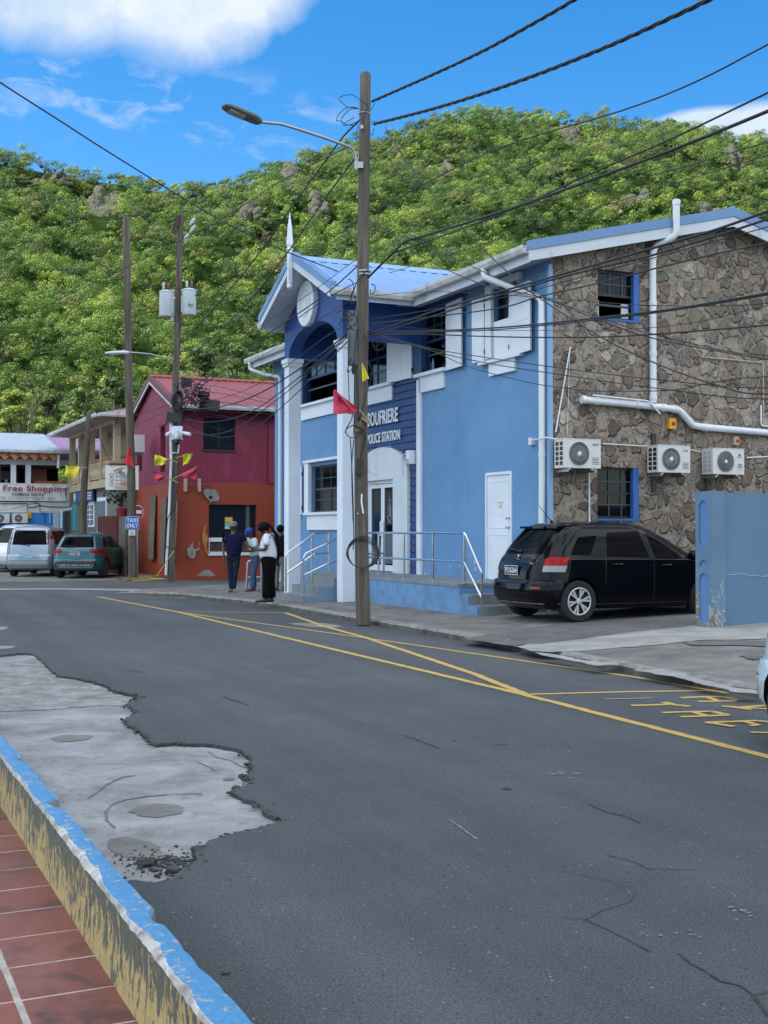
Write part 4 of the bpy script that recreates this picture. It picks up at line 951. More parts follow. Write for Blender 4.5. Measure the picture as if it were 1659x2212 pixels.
pipe('downpipe', [P(AE - .07, 33.6, 6.62), P(AE - .07, 33.6, 6.4), P(AE + .3, 33.1, 6.2), P(AW - .09, 32.6, 6.1), P(AW - .09, 32.6, .2)], .055)
# wall lamp and its conduit
lm = MB(); c = P(AW - .12, 24.02, 3.30); lm.xbox(c, .16, .17, .30, Matrix.Rotation(TH, 3, 'Z')); WLm = part('wall_lamp', lm, W_PAINT, ST)
lm = MB(); lm.xbox(c + Vector((0, 0, -.09)) - AX * .084, .01, .13, .10, Matrix.Rotation(TH, 3, 'Z')); part('lens', lm, gloss('lens', (.35, .42, .40), .2), WLm)
pipe('conduit', [P(AW - .12, 24.12, 3.38), P(AW - .13, 24.42, 3.38), P(AW - .13, 24.46, 2.86)], .012, PVC, None, n=8)
pipe('conduit', [P(AW - .14, 19.0, 3.32), P(AW - .16, bp, 3.33), P(AW - .16, 18.42, 3.34), P(12.2, 18.42, 3.30)], .014, PVC, None, n=8)
jb = MB(); jb.xbox(P(AW - .04, 19.08, 3.32), .08, .13, .13, Matrix.Rotation(TH, 3, 'Z')); part('junction_box', jb, PVC, ST)
# lettering
def lettering(s, bl, br, z0, z1, nm):
    mb = MB(); text_on(mb, s, P(AW - .055, bl, z0), -BX, ZX, bl - br, z1 - z0, .02, offset=.018); part(nm, mb, W_PAINT, ST, s)
tb = lambda x, y: qa('8', x, y, AW - .055)
lettering('SOUFRIERE', tb(151, 100)[0], tb(400, 100)[0], tb(400, 178)[1], tb(400, 56)[1], 'lettering'); lettering('POLICE STATION', tb(146, 300)[0], tb(417, 300)[0], tb(417, 327)[1], tb(417, 240)[1], 'lettering')
# stone wall fittings
for w, op in ((UW, 1), (LW, 0)):
    Wd = window(w, ('B', BE), 3, 2, BLACKM, op)
    rv = MB(); rv.box(w[1] - .13, w[1] - .003, BE + .004, BE + .10, w[2] + .002, w[3] - .002); rv.box(w[0] - .02, w[1] + .02, BE - .015, BE + .09, w[2] - .04, w[2]); part('reveal', rv, paint('reveal_blue', (.03, .12, .38), .6, .2), Wd)
rv = MB(); rv.box(UW[0] + .01, UW[0] + .12, BE + .14, BE + .16, UW[2] + .05, UW[2] + .35); rv.box(UW[1] - .32, UW[1] - .16, BE + .14, BE + .16, UW[2] + .05, UW[2] + .33); part('casement', rv, W_TRIM, ST)
w_b = BE - .09
va, vz = qb('r1', 1033, 83, bR0 - .09); vz2 = qb('r1', 1033, 330, bR0 - .09)[1]; vb, vz3 = qb('r1', 872, 425, w_b); vz4 = qb('r1', 865, 1470, w_b)[1]
pipe('vent_pipe', [P(va, bR0 - .09, vz), P(va, bR0 - .09, vz2), P(vb + .06, w_b, vz3 + .08), P(vb, w_b, vz3 - .08), P(vb, w_b, vz4)], .065, PVC, None, [P(va, bR0 - .09, vz - .06), P(vb, w_b, vz3 - .15), P(vb, w_b, 5.95), P(vb, w_b, 5.0), P(vb, w_b, vz4 + .1)], 14)
pipe('drain_pipe', [P(12.5, w_b, 4.06), P(14.2, w_b, 4.0), P(14.72, w_b, 3.97), P(15.05, w_b, 3.68), P(15.25, w_b, 3.66), P(20.0, w_b, 3.50)], .065, PVC, None, [P(12.55, w_b, 4.06), P(12.85, w_b, 4.05), P(13.75, w_b, 4.02), P(14.35, w_b, 3.99), P(14.62, w_b, 3.975), P(15.35, w_b, 3.655)], 14)
pipe('small_pipe', [P(12.7, w_b - .08, 4.14), P(13.95, w_b - .08, 4.09), P(14.2, w_b - .10, 3.86)], .016, PVC, None, n=8)
for pts, r_, m_ in (([P(15.3, BE - .03, 5.02), P(16.85, BE - .03, 5.0), P(16.85, BE - .03, 3.72)], .012, paint('old_pipe', (.45, .40, .34), .6, .2)),
                    ([P(16.78, BE - .04, 4.15), P(16.78, BE - .04, 3.75), P(18, BE - .04, 3.68)], .018, PVC),
                    ([P(12.30, BE - .04, 5.02), P(11.98, BE - .04, 3.45)], .014, PVC), ([P(12.3, BE - .02, 4.95), P(12.24, BE - .02, 3.4)], .005, PVC),
                    ([P(12.70, BE - .05, 2.85), P(12.70, BE - .05, 1.75)], .014, PVC), ([P(13.0, BE - .05, 3.27), P(14.2, BE - .05, 3.25)], .012, PVC), ([P(15.02, BE - .05, 3.22), P(15.45, BE - .05, 3.15)], .012, PVC), ([P(16.4, BE - .05, 3.1), P(18, BE - .05, 3.2)], .014, PVC)):
    pipe('conduit', pts, r_, m_, None, n=7)
YB = paint('isolator_yellow', (.65, .34, .02), .5, .1); BG = paint('isolator_beige', (.42, .33, .24), .5, .1)
for (a_, z_, m_, s_) in ((14.57, 3.70, YB, 1.0), (16.12, 3.42, BG, .8)):
    i_ = MB(); i_.xbox(P(a_, BE - .05, z_), .15 * s_, .09, .20 * s_, Matrix.Rotation(TH, 3, 'Z')); I = part('isolator_switch', i_, m_, ST); k_ = MB(); k_.lathe(P(a_ + .015, BE - .094, z_), -BX, [(.042 * s_, 0), (.042 * s_, .012), (.015, .014), (.015, .035)], 14); part('knob', k_, paint('switch_red', (.45, .02, .02), .4, .1, bmp=0), I)
pipe('conduit', [P(14.55, BE - .05, 3.6), P(14.5, BE - .04, 3.48), P(14.38, BE - .04, 3.42)], .01, BLACKM, None, n=6)
st_ = MB()
for (a_, z0_, z1_, w_) in ((14.13, 2.4, 3.5, .10), (15.42, 2.2, 2.95, .05)): st_.box(a_, a_ + w_, BE - .03, BE - .004, z0_, z1_)
part('mounting_strap', st_, BLACKM, ST)
# air conditioners, each a thing hung on the wall
CASE = paint('ac_case', (.62, .62, .60), .5, .06, dirt=(.35, .32, .27), damt=.4, dlo=.58, bmp=0)
def ac_unit(o, Xd, Nd, w, h, d, label, style, scale=1.0, grp=None, logo=None, origin=None):
    """o: lower left front corner seen from the front; Xd right, Nd outwards"""
    X, Nn = Vector(Xd), Vector(Nd); T = thing('air_conditioner', o, label, 'air conditioner', grp)
    def bx(mb, x0, x1, y0, y1, z0, z1): mb.hexa([o + X * x + Nn * y + ZX * z for z in (z0, z1) for (x, y) in ((x0, y0), (x1, y0), (x1, y1), (x0, y1))])
    c = MB(); bx(c, 0, w, -d, 0, 0, h); bx(c, -.006, w + .006, -d - .004, .006, h, h + .012); part('case', c, CASE, T)
    cx, cz_, r_ = w * .40, h * .5, h * .41; F_ = o + X * cx + ZX * cz_
    f = MB(); f.lathe(F_ + Nn * .001, Nn, [(r_, 0), (r_, .004), (.01, .005)], 32); part('fan_opening', f, BLACKM, T)
    g_ = MB(); gm_ = paint('grille_grey', (.42, .42, .41), .5, .1, bmp=0)
    def rg(rr, n=28): g_.tube([F_ + Nn * .016 + X * rr * math.cos(2 * math.pi * i / n) + ZX * rr * math.sin(2 * math.pi * i / n) for i in range(n)], .0035, 4, closed=True)
    if style == 'ring':
        for i in range(1, 9): rg(r_ * i / 8)
    else:
        rg(r_); rg(r_ * .6)
        for i in range(26):
            t0 = 2 * math.pi * i / 26; g_.tube([F_ + Nn * .016 + (X * math.cos(t0 + s_ * .9) + ZX * math.sin(t0 + s_ * .9)) * r_ * (.16 + .84 * s_) for s_ in (0, .25, .5, .75, 1)], .0035, 4)
    part('grille', g_, gm_, T); hb = MB(); hb.lathe(F_ + Nn * .014, Nn, [(r_ * .17, 0), (r_ * .17, .006), (r_ * .1, .01)], 16); part('hub', hb, W_PAINT, T)
    v = MB()
    for i in range(5):
        for j in range(2): bx(v, -.003, .0, -d * (.15 + .42 * j) - d * .3, -d * (.15 + .42 * j), h * (.1 + .17 * i), h * (.1 + .17 * i + .13))
    for i in range(5): bx(v, w * .76, w * .95, .0, .003, h * (.14 + .055 * i), h * (.14 + .055 * i + .018))
    part('vent_slot', v, BLACKM if style != 'ring' else gm_, T)
    ft = MB(); bx(ft, w * .12, w * .2, -d, -.02, -.035, 0); bx(ft, w * .75, w * .83, -d, -.02, -.035, 0); bx(ft, w * .08, w * .12, -d - .1, 0, -.07, -.036); bx(ft, w * .83, w * .87, -d - .1, 0, -.07, -.036); part('bracket', ft, GALV, T)
    if logo:
        lg = MB()
        if logo == 'tri':
            bx(lg, w * .80, w * .90, 0, .0035, h * .72, h * .76); bx(lg, w * .83, w * .87, 0, .0035, h * .76, h * .82); bx(lg, w * .78, w * .92, 0, .0035, h * .66, h * .68)
            part('logo', lg, paint('logo_red', (.30, .02, .03), .5, .1, bmp=0), T); lg = MB()
            for i in range(2): bx(lg, w * .80, w * .93, 0, .0034, h * (.28 + .08 * i), h * (.33 + .08 * i))
            part('energy_label', lg, paint('label_teal', (.06, .20, .24), .5, .1, bmp=0), T)
        else:
            text_on(lg, logo, o + X * w * .77 + ZX * h * .78 + Nn * .001, X, ZX, w * .17, h * .09, .002); part('logo', lg, paint('logo_grey', (.12, .14, .15), .5, .1, bmp=0), T)
    return T
for (x0_, x1_, y0_, y1_, lab_, sty, lg_) in ((268, 518, 264, 468, 'white fan unit nearest the downpipe corner, mounted above the barred window', 'swirl', 'STREAM LINE'), (908, 1128, 308, 498, 'white fan unit in the middle of three, under the yellow switch', 'swirl', 'YORK'), (1283, 1497, 330, 510, 'white fan unit with a ringed grille and red emblem, above the blue boundary pillar', 'ring', 'tri')):
    (c0_, d1_), (c1_, d0_) = qb('r2', x0_, y0_, 18.1), qb('r2', x1_, y1_, 18.1); ac_unit(P(c0_, 18.1, d0_), AX, -BX, c1_ - c0_, d1_ - d0_, .32, lab_, sty, logo=lg_)
# boundary wall
PWp = Gs(1539, 1357); pa, pb = AX.dot(PWp), BX.dot(PWp)
BWT = thing('boundary_wall', P(pa, pb, .1), 'faded blue boundary wall ending in a chipped arched-panel pillar beside the black car', 'wall')
pz = 2.26
def m_perim():
    m, nt_, b = newmat('chipped_perimeter'); tc_ = N(nt_, 'ShaderNodeTexCoord'); v = tc_.outputs['Object']
    s_ = N(nt_, 'ShaderNodeSeparateXYZ'); L(nt_, v, s_.inputs[0]); zr = N(nt_, 'ShaderNodeMapRange'); zr.inputs['From Min'].default_value = 0; zr.inputs['From Max'].default_value = 1.15; zr.inputs['To Min'].default_value = .20; zr.inputs['To Max'].default_value = -.08; L(nt_, s_.outputs[2], zr.inputs[0])
    f = noise_(nt_, 3.4, 8, .68, vec=v, dist=.8); a_ = N(nt_, 'ShaderNodeMath', operation='ADD'); L(nt_, f, a_.inputs[0]); L(nt_, zr.outputs[0], a_.inputs[1])
    fine = noise_(nt_, 30, 6, .7, vec=v); big = noise_(nt_, 1.1, 4, .6, vec=v)
    base = ramp(nt_, big, [(.3, (.09, .165, .255)), (.7, (.135, .23, .325))])
    cem = ramp(nt_, fine, [(.3, (.10, .09, .075)), (.7, (.26, .24, .205))])
    c = mix(nt_, ramp(nt_, a_.outputs[0], [(.590, 0.0), (.602, 1.0)]), base, (.50, .54, .56)); c = mix(nt_, ramp(nt_, a_.outputs[0], [(.612, 0.0), (.625, 1.0)]), c, cem)
    L(nt_, c, b.inputs['Base Color']); b.inputs['Roughness'].default_value = .8; bump(nt_, b, mix(nt_, .4, ramp(nt_, a_.outputs[0], [(.60, 1.0), (.625, 0.0)]), fine), .7, .015); return m
CHP = m_perim()
pw = MB(); holed(pw, fA(pa), [pb, pb + .38], [.0, pz], [(pb + .08, pb + .30, .28, 1.02), (pb + .08, pb + .30, 1.12, 1.22), (pb + .08, pb + .30, 1.42, 2.12)], .03)
pw.quad(P(pa, pb, 0), P(pa + .25, pb, 0), P(pa + .25, pb, pz), P(pa, pb, pz)); pw.quad(P(pa, pb, pz), P(pa + .25, pb, pz), P(pa + .25, pb + .38, pz), P(pa, pb + .38, pz)); pw.quad(P(pa, pb + .38, 0), P(pa + .25, pb + .38, 0), P(pa + .25, pb + .38, pz), P(pa, pb + .38, pz))
pw.quad(P(pa + .25, pb + .38, 0), P(pa + .25, pb, 0), P(pa + .25, pb, pz), P(pa + .25, pb + .38, pz))
part('pillar', pw, CHP, BWT)
pn = MB()
for (z0_, z1_) in ((.28, 1.02), (1.12, 1.22), (1.42, 2.12)):
    pn.box(pa + .022, pa + .028, pb + .08, pb + .30, z0_, z1_)
    for e in (z0_, z1_) if z1_ - z0_ > .2 else (z1_,):   # rounded ends: corner fillets
        for sgn in (0, 1):
            cb_ = pb + .08 if sgn == 0 else pb + .30; d1 = 1 if sgn == 0 else -1; dz_ = -1 if e == z1_ else 1
            pts = [P(pa + .001, cb_, e)] + [P(pa + .001, cb_ + d1 * (.11 - .11 * math.cos(t)), e + dz_ * (.11 - .11 * math.sin(t))) for t in [math.pi / 2 * i / 6 for i in range(7)]]
            pn.prism(pts, AX * .022)
part('panel', pn, paint('panel_blue', (.09, .20, .42), .7, .1), BWT)
ww = MB(); ww.box(pa + .251, pa + 9, pb + .08, pb + .26, 0, pz - .02); part('wall_panel', ww, paint('perim_wall', (.10, .19, .29), .75, .12, scale=.8, dirt=(.12, .17, .26), damt=.5, bmp=.3, bsc=25), BWT)
cl = MB(); cl.tube([P(pa + .27 + x * .5, pb + .078, .98 + .02 * math.sin(x * 3) + .01 * math.sin(x * 11)) for x in np.arange(.1, 3, .12)], .007, 4); part('crack_filler', cl, paint('filler', (.3, .36, .42), .8, .1), BWT)
# ================================================================== the wooded hill
RIDGE = [(-900, 330), (-500, 300), (-200, 312), (0, 350), (60, 362), (130, 378), (200, 388), (270, 396), (330, 410), (400, 416), (470, 414), (530, 398), (600, 360), (680, 343), (760, 322), (830, 311), (880, 292), (940, 264), (1000, 250), (1060, 248), (1120, 258), (1180, 256),
         (1240, 263), (1320, 268), (1400, 276), (1440, 270), (1500, 284), (1560, 298), (1620, 303), (1659, 308), (1900, 340), (2300, 400), (2800, 470)]
def ridge_v(u): return np.interp(u, [p[0] for p in RIDGE], [p[1] for p in RIDGE])
Y0 = 122.0
def ridge_Y(u): return np.interp(u, [-900, 0, 470, 700, 1100, 2800], [250, 262, 285, 330, 350, 350])
def hsh(x, y, s):      # cheap layered value noise on arrays
    r_ = 0
    for k, (f, a) in enumerate(((1, 1), (2.1, .5), (4.3, .25))):
        r_ = r_ + a * (np.sin(x * f * 1.3 + s + 1.7 * np.sin(y * f * .9 + s * 2 + k)) * np.cos(y * f * 1.1 - s + 1.3 * np.sin(x * f * .8 + k * 3)))
    return r_
def terr(u, t):
    """u: image column of the azimuth, t: 0 foot .. 1 ridge"""
    x = (u - CU) / F; Yr = ridge_Y(u); zr = CZ + (1148 - ridge_v(u)) / F * Yr
    Y = Y0 + (Yr - Y0) * t; X = x * Y
    env = np.clip(np.sin(np.pi * np.clip(t, 0, 1)), 0, 1)
    z = zr * np.where(t < 1, .10 * np.sqrt(np.clip(t, 0, 1)) + .90 * t, 1 - (t - 1) * .55) + env * (hsh(X / 26, Y / 34, 1.0) * 5.5 + hsh(X / 9, Y / 9, 4.0) * 1.4)
    z = np.where(t <= 0, 0 + t * 12, z)
    return X, Y, z
us = np.linspace(-900, 2800, 230); ts = np.concatenate([[-.35, -.12], np.linspace(0, 1, 90), [1.06, 1.15, 1.4, 2.2]])
U, T = np.meshgrid(us, ts); X, Y, Z = terr(U, T)
hm = MB(); nu = len(us); hm.v = [tuple(p) for p in np.stack([X.ravel(), Y.ravel(), Z.ravel() - .1], 1)]
hm.f = [(i * nu + j, i * nu + j + 1, (i + 1) * nu + j + 1, (i + 1) * nu + j) for i in range(len(ts) - 1) for j in range(nu - 1)]; hm.m = [0] * len(hm.f); hm.smooth = 180; hm.norecalc = True
solo('hill', hm, paint('hill_soil', (.012, .024, .007), .95, .5, scale=.3, dirt=(.022, .032, .012), damt=.6, bmp=.5, bsc=.8, spec=0), kind='structure')
ROCKS = [(212, 455, 30, 48, 'tall brown cliff face high on the left of the wooded hill'), (625, 390, 15, 48, 'narrow pale cliff streak just left of the big utility pole'), (690, 450, 15, 34, 'grey rock face low and left of the big pole, among trees'),
         (545, 468, 22, 20, 'flat grey rock patch below the saddle of the ridge'), (965, 372, 13, 32, 'thin pinkish rock streak right of the big pole'), (1232, 298, 20, 38, 'ragged brown rock scar near the top of the right summit'),
         (1592, 352, 19, 40, 'steep pink-brown rock face at the far right of the hill'), (1385, 432, 20, 15, 'small pale rock ledge above the white vent pipe'), (1530, 462, 34, 14, 'pale broken rock bank just above the station gable'), (85, 395, 60, 8, 'long low brown rock band under the left ridge'), (1210, 372, 14, 10, 'small dark overhanging rock in the middle of the right slope')]
def hit(u, v):
    lo, hi = 0.0, 1.0; tv = (1148 - v) / F
    for _ in range(30):
        m_ = (lo + hi) / 2; X_, Y_, Z_ = terr(np.array(float(u)), np.array(m_))
        if (Z_ - CZ) / Y_ < tv: lo = m_
        else: hi = m_
    X_, Y_, Z_ = terr(np.array(float(u)), np.array((lo + hi) / 2)); return Vector((float(X_), float(Y_), float(Z_)))
def m_rock():
    m, nt_, b = newmat('cliff_rock'); tc_ = N(nt_, 'ShaderNodeTexCoord'); v = tc_.outputs['Object']
    f = noise_(nt_, .9, 8, .72, vec=v, sc=(1, 1, .35), dist=1.2); g_ = noise_(nt_, .35, 6, .65, vec=v)
    c = ramp(nt_, f, [(.34, (.022, .019, .017)), (.48, (.07, .062, .056)), (.62, (.125, .112, .10)), (.75, (.18, .17, .155))])
    c = mix(nt_, ramp(nt_, g_, [(.46, 0.0), (.56, .9)]), c, (.05, .075, .024))
    L(nt_, c, b.inputs['Base Color']); b.inputs['Roughness'].default_value = .95; bump(nt_, b, f, 1, 1.2); return m
ROCKM = m_rock(); RP = []
for k, (u, v, ru, rv, lab) in enumerate(ROCKS):
    c = hit(u, v); s = c.y / F; RP.append((u, v, ru, rv))
    mb = MB(); bm = bmesh.new(); bmesh.ops.create_icosphere(bm, subdivisions=5, radius=1)
    for vv in bm.verts:
        p = vv.co.copy(); w = Vector((p.x * ru * s * 1.1, p.y * 3.0, p.z * rv * s * 1.15)); d = noise.fractal(w * .22 + Vector((k * 9, 0, 0)), .8, 2.2, 5) * 1.3 + abs(noise.noise(Vector((w.x * .5, w.y * .3, w.z * .08 + k)))) * 2.6
        w = w + Vector((p.x, p.y, p.z)).normalized() * d + Vector((0, w.z * .62, 0)); vv.co = w + c + Vector((0, 1.0, 0))
    mb.v = [tuple(x.co) for x in bm.verts]; mb.f = [tuple(x.index for x in f.verts) for f in bm.faces]; mb.m = [0] * len(mb.f); bm.free(); mb.norecalc = True
    solo('rock_outcrop', mb, ROCKM, lab, 'rock')
def m_leaf(name, trans=.16):
    m, nt_, b = newmat(name); at = N(nt_, 'ShaderNodeAttribute', attribute_name='tint'); b.inputs['Roughness'].default_value = .6; b.inputs['Specular IOR Level'].default_value = .25
    L(nt_, at.outputs['Color'], b.inputs['Base Color']); tl_ = N(nt_, 'ShaderNodeBsdfTranslucent'); hs = N(nt_, 'ShaderNodeHueSaturation'); hs.inputs['Hue'].default_value = .485; hs.inputs['Value'].default_value = 1.25; hs.inputs['Saturation'].default_value = 1.1
    L(nt_, at.outputs['Color'], hs.inputs['Color']); L(nt_, hs.outputs[0], tl_.inputs[0]); ms = N(nt_, 'ShaderNodeMixShader'); ms.inputs[0].default_value = trans
    L(nt_, b.outputs[0], ms.inputs[1]); L(nt_, tl_.outputs[0], ms.inputs[2]); L(nt_, ms.outputs[0], nt_.nodes['Material Output'].inputs['Surface']); return m
LEAF = m_leaf('leaf')
ICO = None
def ico(sub):
    bm = bmesh.new(); bmesh.ops.create_icosphere(bm, subdivisions=sub, radius=1); v = np.array([tuple(x.co) for x in bm.verts]); f = np.array([[q_.index for q_ in x.verts] for x in bm.faces]); bm.free(); return v, f
IV, IF = ico(1)
def canopy(trees, rng):
    """trees: list of (center, R, zscale, tint, nleaf, leafsize) -> quads, core tris, colours"""
    Q = []; CQ = []; CV_ = []; CF_ = []; CC = []; base = 0
    for (c, R_, zs, tint, nl, ls) in trees:
        c = np.array(c); nlb = rng.integers(6, 11); th = rng.uniform(0, 2 * np.pi, nlb); el = rng.uniform(-.25, 1, nlb); rr_ = R_ * rng.uniform(.40, .78, nlb)
        lc = np.stack([np.cos(th) * rr_ * np.sqrt(1 - .6 * np.clip(el, 0, 1)), np.sin(th) * rr_ * np.sqrt(1 - .6 * np.clip(el, 0, 1)), el * R_ * zs * .6], 1); lr = R_ * rng.uniform(.30, .52, nlb)
        k = rng.choice(nlb, nl, p=lr ** 2 / (lr ** 2).sum()); d = rng.normal(size=(nl, 3)); d[:, 2] = np.abs(d[:, 2]) * 1.0 - .25; d /= np.linalg.norm(d, axis=1)[:, None]
        # leaf sprays gather in clumps on each bough
        bumpy = 1 + .16 * np.sin(d[:, 0] * 7 + k * 1.3) * np.sin(d[:, 1] * 8 + k) * np.sin(d[:, 2] * 6 + 1)
        p = c + lc[k] + d * (lr[k] * bumpy * rng.uniform(.80, 1.06, nl))[:, None] * np.array([1, 1, zs * .95])
        n_ = d + rng.normal(size=(nl, 3)) * .20; n_[:, 2] += .05; n_ /= np.linalg.norm(n_, axis=1)[:, None]
        a = np.cross(n_, rng.normal(size=(nl, 3))); a /= np.linalg.norm(a, axis=1)[:, None]; b_ = np.cross(n_, a); s = (ls * rng.uniform(.55, 1.25, nl) / 2)[:, None]; s2 = s * rng.uniform(.5, .9, nl)[:, None]
        Q.append(np.stack([p - a * s, p - b_ * s2 * .8, p + a * s, p + b_ * s2], 1))
        col = np.array(tint)[None, :] * rng.uniform(.88, 1.12, nl)[:, None]; CQ.append(np.repeat(col, 4, 0))
        core = np.concatenate([IV * np.array([.24, .24, .22 * zs]) * R_ * (1 + rng.uniform(-.3, .1, (len(IV), 1))) + c - np.array([0, 0, .22 * R_])])
        nc = len(core) // len(IV); CV_.append(core); CF_.append(np.concatenate([IF + len(IV) * i for i in range(nc)]) + base); base += len(core); CC.append(np.tile(np.array(tint) * .85, (len(core), 1)))  # core tinted darker than the leaves, shade painted inside the crown
    return np.concatenate(Q), np.concatenate(CQ), np.concatenate(CV_), np.concatenate(CF_), np.concatenate(CC)
def leaf_mesh(name, trees, rng, M=None):
    Q, CQ, Vc, Fc, CC = canopy(trees, rng); nq = len(Q); v = np.concatenate([Q.reshape(-1, 3), Vc]); 
    if M is not None: v = v - np.array(M)
    me = bpy.data.meshes.new(name); nvq = nq * 4; nl = nvq + len(Fc) * 3; me.vertices.add(len(v)); me.vertices.foreach_set('co', v.astype(np.float32).ravel()); me.loops.add(nl)
    me.loops.foreach_set('vertex_index', np.concatenate([np.arange(nvq), (Fc + nvq).ravel()]).astype(np.int32)); me.polygons.add(nq + len(Fc))
    me.polygons.foreach_set('loop_start', np.concatenate([np.arange(nq) * 4, nvq + np.arange(len(Fc)) * 3]).astype(np.int32))
    at = me.color_attributes.new('tint', 'FLOAT_COLOR', 'POINT'); c = np.concatenate([CQ, CC]); c = np.concatenate([c, np.ones((len(c), 1))], 1); at.data.foreach_set('color', c.astype(np.float32).ravel())
    me.materials.append(LEAF); me.update(calc_edges=True); me.validate(); return me
PAL = np.array([1.04, 1.0, 1.02]) * 1.06 * np.array([(.034, .070, .014), (.050, .100, .018), (.072, .130, .022), (.100, .162, .028), (.140, .195, .034), (.092, .115, .036), (.13, .122, .055), (.024, .052, .014)])
trees = []; y = Y0 - 4
r2 = np.random.default_rng(5)
while y < 352:
    st_ = 2.55 + .0026 * (y - 120); x = -.56 * y
    while x < .60 * y:
        xx = x + r2.uniform(-.4, .4) * st_; yy = y + r2.uniform(-.4, .4) * st_; u = CU + F * xx / yy; x += st_
        Yr = float(ridge_Y(u)); t = (yy - Y0) / (Yr - Y0)
        if t > 1.05 or t < -.03: continue
        X_, Y_, Z_ = terr(np.array(u), np.array(t)); z = float(Z_); v = 1148 - (z - CZ) / yy * F
        skip = any(((u - a) / (ru * 1.15)) ** 2 + ((v - 9 - b_) / (rv * 1.2)) ** 2 < 1 for a, b_, ru, rv in RP)
        if skip: continue
        near = min(math.hypot((u - a) / (ru * 2.2), (v - b_) / (rv * 2)) for a, b_, ru, rv in RP)
        if u > 1659 + 350 or u < -350:
            if r2.uniform() < .5: continue
        R_ = r2.uniform(1.25, 2.35) * (1.4 if r2.uniform() < .14 else 1) * (.75 if near < 1 else 1) * (1 if yy > 160 else .95)
        wts = np.array([1.3, 2.1, 2.2, 1.4, .6, .4, .05, 1.3])
        dry = float(hsh(np.array(xx / 30), np.array(yy / 30), 7.0)); 
        if v < 560 and u < 460: wts = np.array([1.0, 1.8, 2.0, 1.2, .5, .7, .12, 1.0])
        elif near < 1.2 or dry > .75: wts = np.array([.9, 1.6, 1.8, 1.3, .7, .7, .12, .7])
        elif u < 420: wts = np.array([.8, 2, 2.8, 2.4, 1.1, .4, .1, .5])
        elif v > 640: wts = np.array([2, 2, 1.2, .5, .1, .3, 0, 2.5])
        tint = PAL[r2.choice(8, p=wts / wts.sum())] * r2.uniform(.78, 1.5)
        nl = int(430 * (R_ / 2) ** 2 * (340 / yy) ** .7); ls = .18 + .00045 * (yy - 120)
        trees.append(((xx, yy, z + R_ * .62 + abs(r2.normal()) * .7), R_, r2.uniform(.8, 1.15), tint, nl, ls))
    y += st_ * .86
for (a, b_, ru, rv) in RP:      # scrub around the foot and edges of every cliff
    for i in range(46):
        th = r2.uniform(0, 2 * math.pi); k_ = r2.uniform(.95, 1.4); uu, vv_ = a + math.cos(th) * ru * k_, b_ + math.sin(th) * rv * k_ + (10 if math.sin(th) > 0 else 0)
        if math.sin(th) < -.3 and r2.uniform() < .4: continue
        h_ = hit(uu, vv_ + 4); R_ = r2.uniform(.6, 1.2); trees.append(((h_.x, h_.y - .8, h_.z + R_ * .4), R_, .9, PAL[r2.choice(8, p=np.array([2, 3, 2, 1, .5, 1, .5, 2]) / 12)], int(240 * R_ ** 1.3), .32))
print('HILL', len(trees), sum(t[4] for t in trees))
me = leaf_mesh('hillside_forest', trees, r2); fo = bpy.data.objects.new('hillside_forest', me); COL.objects.link(fo)
tag(fo, 'dense green woodland covering the whole steep hillside behind the town', 'forest', None, 'stuff')
BARK = paint('bark', (.07, .055, .04), .9, .3, scale=4, bmp=.4, bsc=20)
def tree(u, vtop, vbase, Yd, wpx, tint, label, seed, stems=1):
    rr_ = np.random.default_rng(seed); s = Yd / F; R_ = wpx / 2 * s; ztop = CZ + (1148 - vtop) * s; X_ = (u - CU) * s; zc = ztop - R_ * .9; base = Vector((X_, Yd, 0))
    T = thing('broadleaf_tree', base, label, 'tree', 'trees at the foot of the hill')
    tk = MB(); tk.smooth = True; lean = Vector((rr_.normal() * .3, rr_.normal() * .3, 0)); top = Vector((X_, Yd, zc + R_ * .2))
    tk.tube([base - ZX * .2, base.lerp(top, .4) + lean, base.lerp(top, .75) + lean * .6, top], [.26, .2, .14, .05], 8)
    for i in range(6):
        a = rr_.uniform(0, 6.28); st0 = base.lerp(top, rr_.uniform(.5, .85)) + lean * .7; e = Vector((X_ + math.cos(a) * R_ * .7, Yd + math.sin(a) * R_ * .7, zc + rr_.uniform(-.2, .6) * R_)); tk.tube([st0, st0.lerp(e, .5) + ZX * .15 * R_, e], [.1, .07, .02], 6)
    part('trunk', tk, BARK, T)
    tr_ = []; 
    for i in range(7):
        a = rr_.uniform(0, 6.28); q_ = rr_.uniform(.2, .62) * R_; r_ = R_ * rr_.uniform(.42, .6)
        tr_.append(((X_ + math.cos(a) * q_, Yd + math.sin(a) * q_, zc + rr_.uniform(-.55, .5) * R_), r_, rr_.uniform(.8, 1.05), tuple(np.array(tint) * rr_.uniform(.85, 1.15)), int(1300 * (r_ / 2) ** 1.5), .17 + .0006 * Yd))
    m_ = leaf_mesh('crown', tr_, rr_, tuple(base)); o = bpy.data.objects.new('crown', m_); COL.objects.link(o); o.parent = T
LIME = (.16, .22, .035); MIDG = (.075, .125, .024); DKG = (.035, .065, .016)
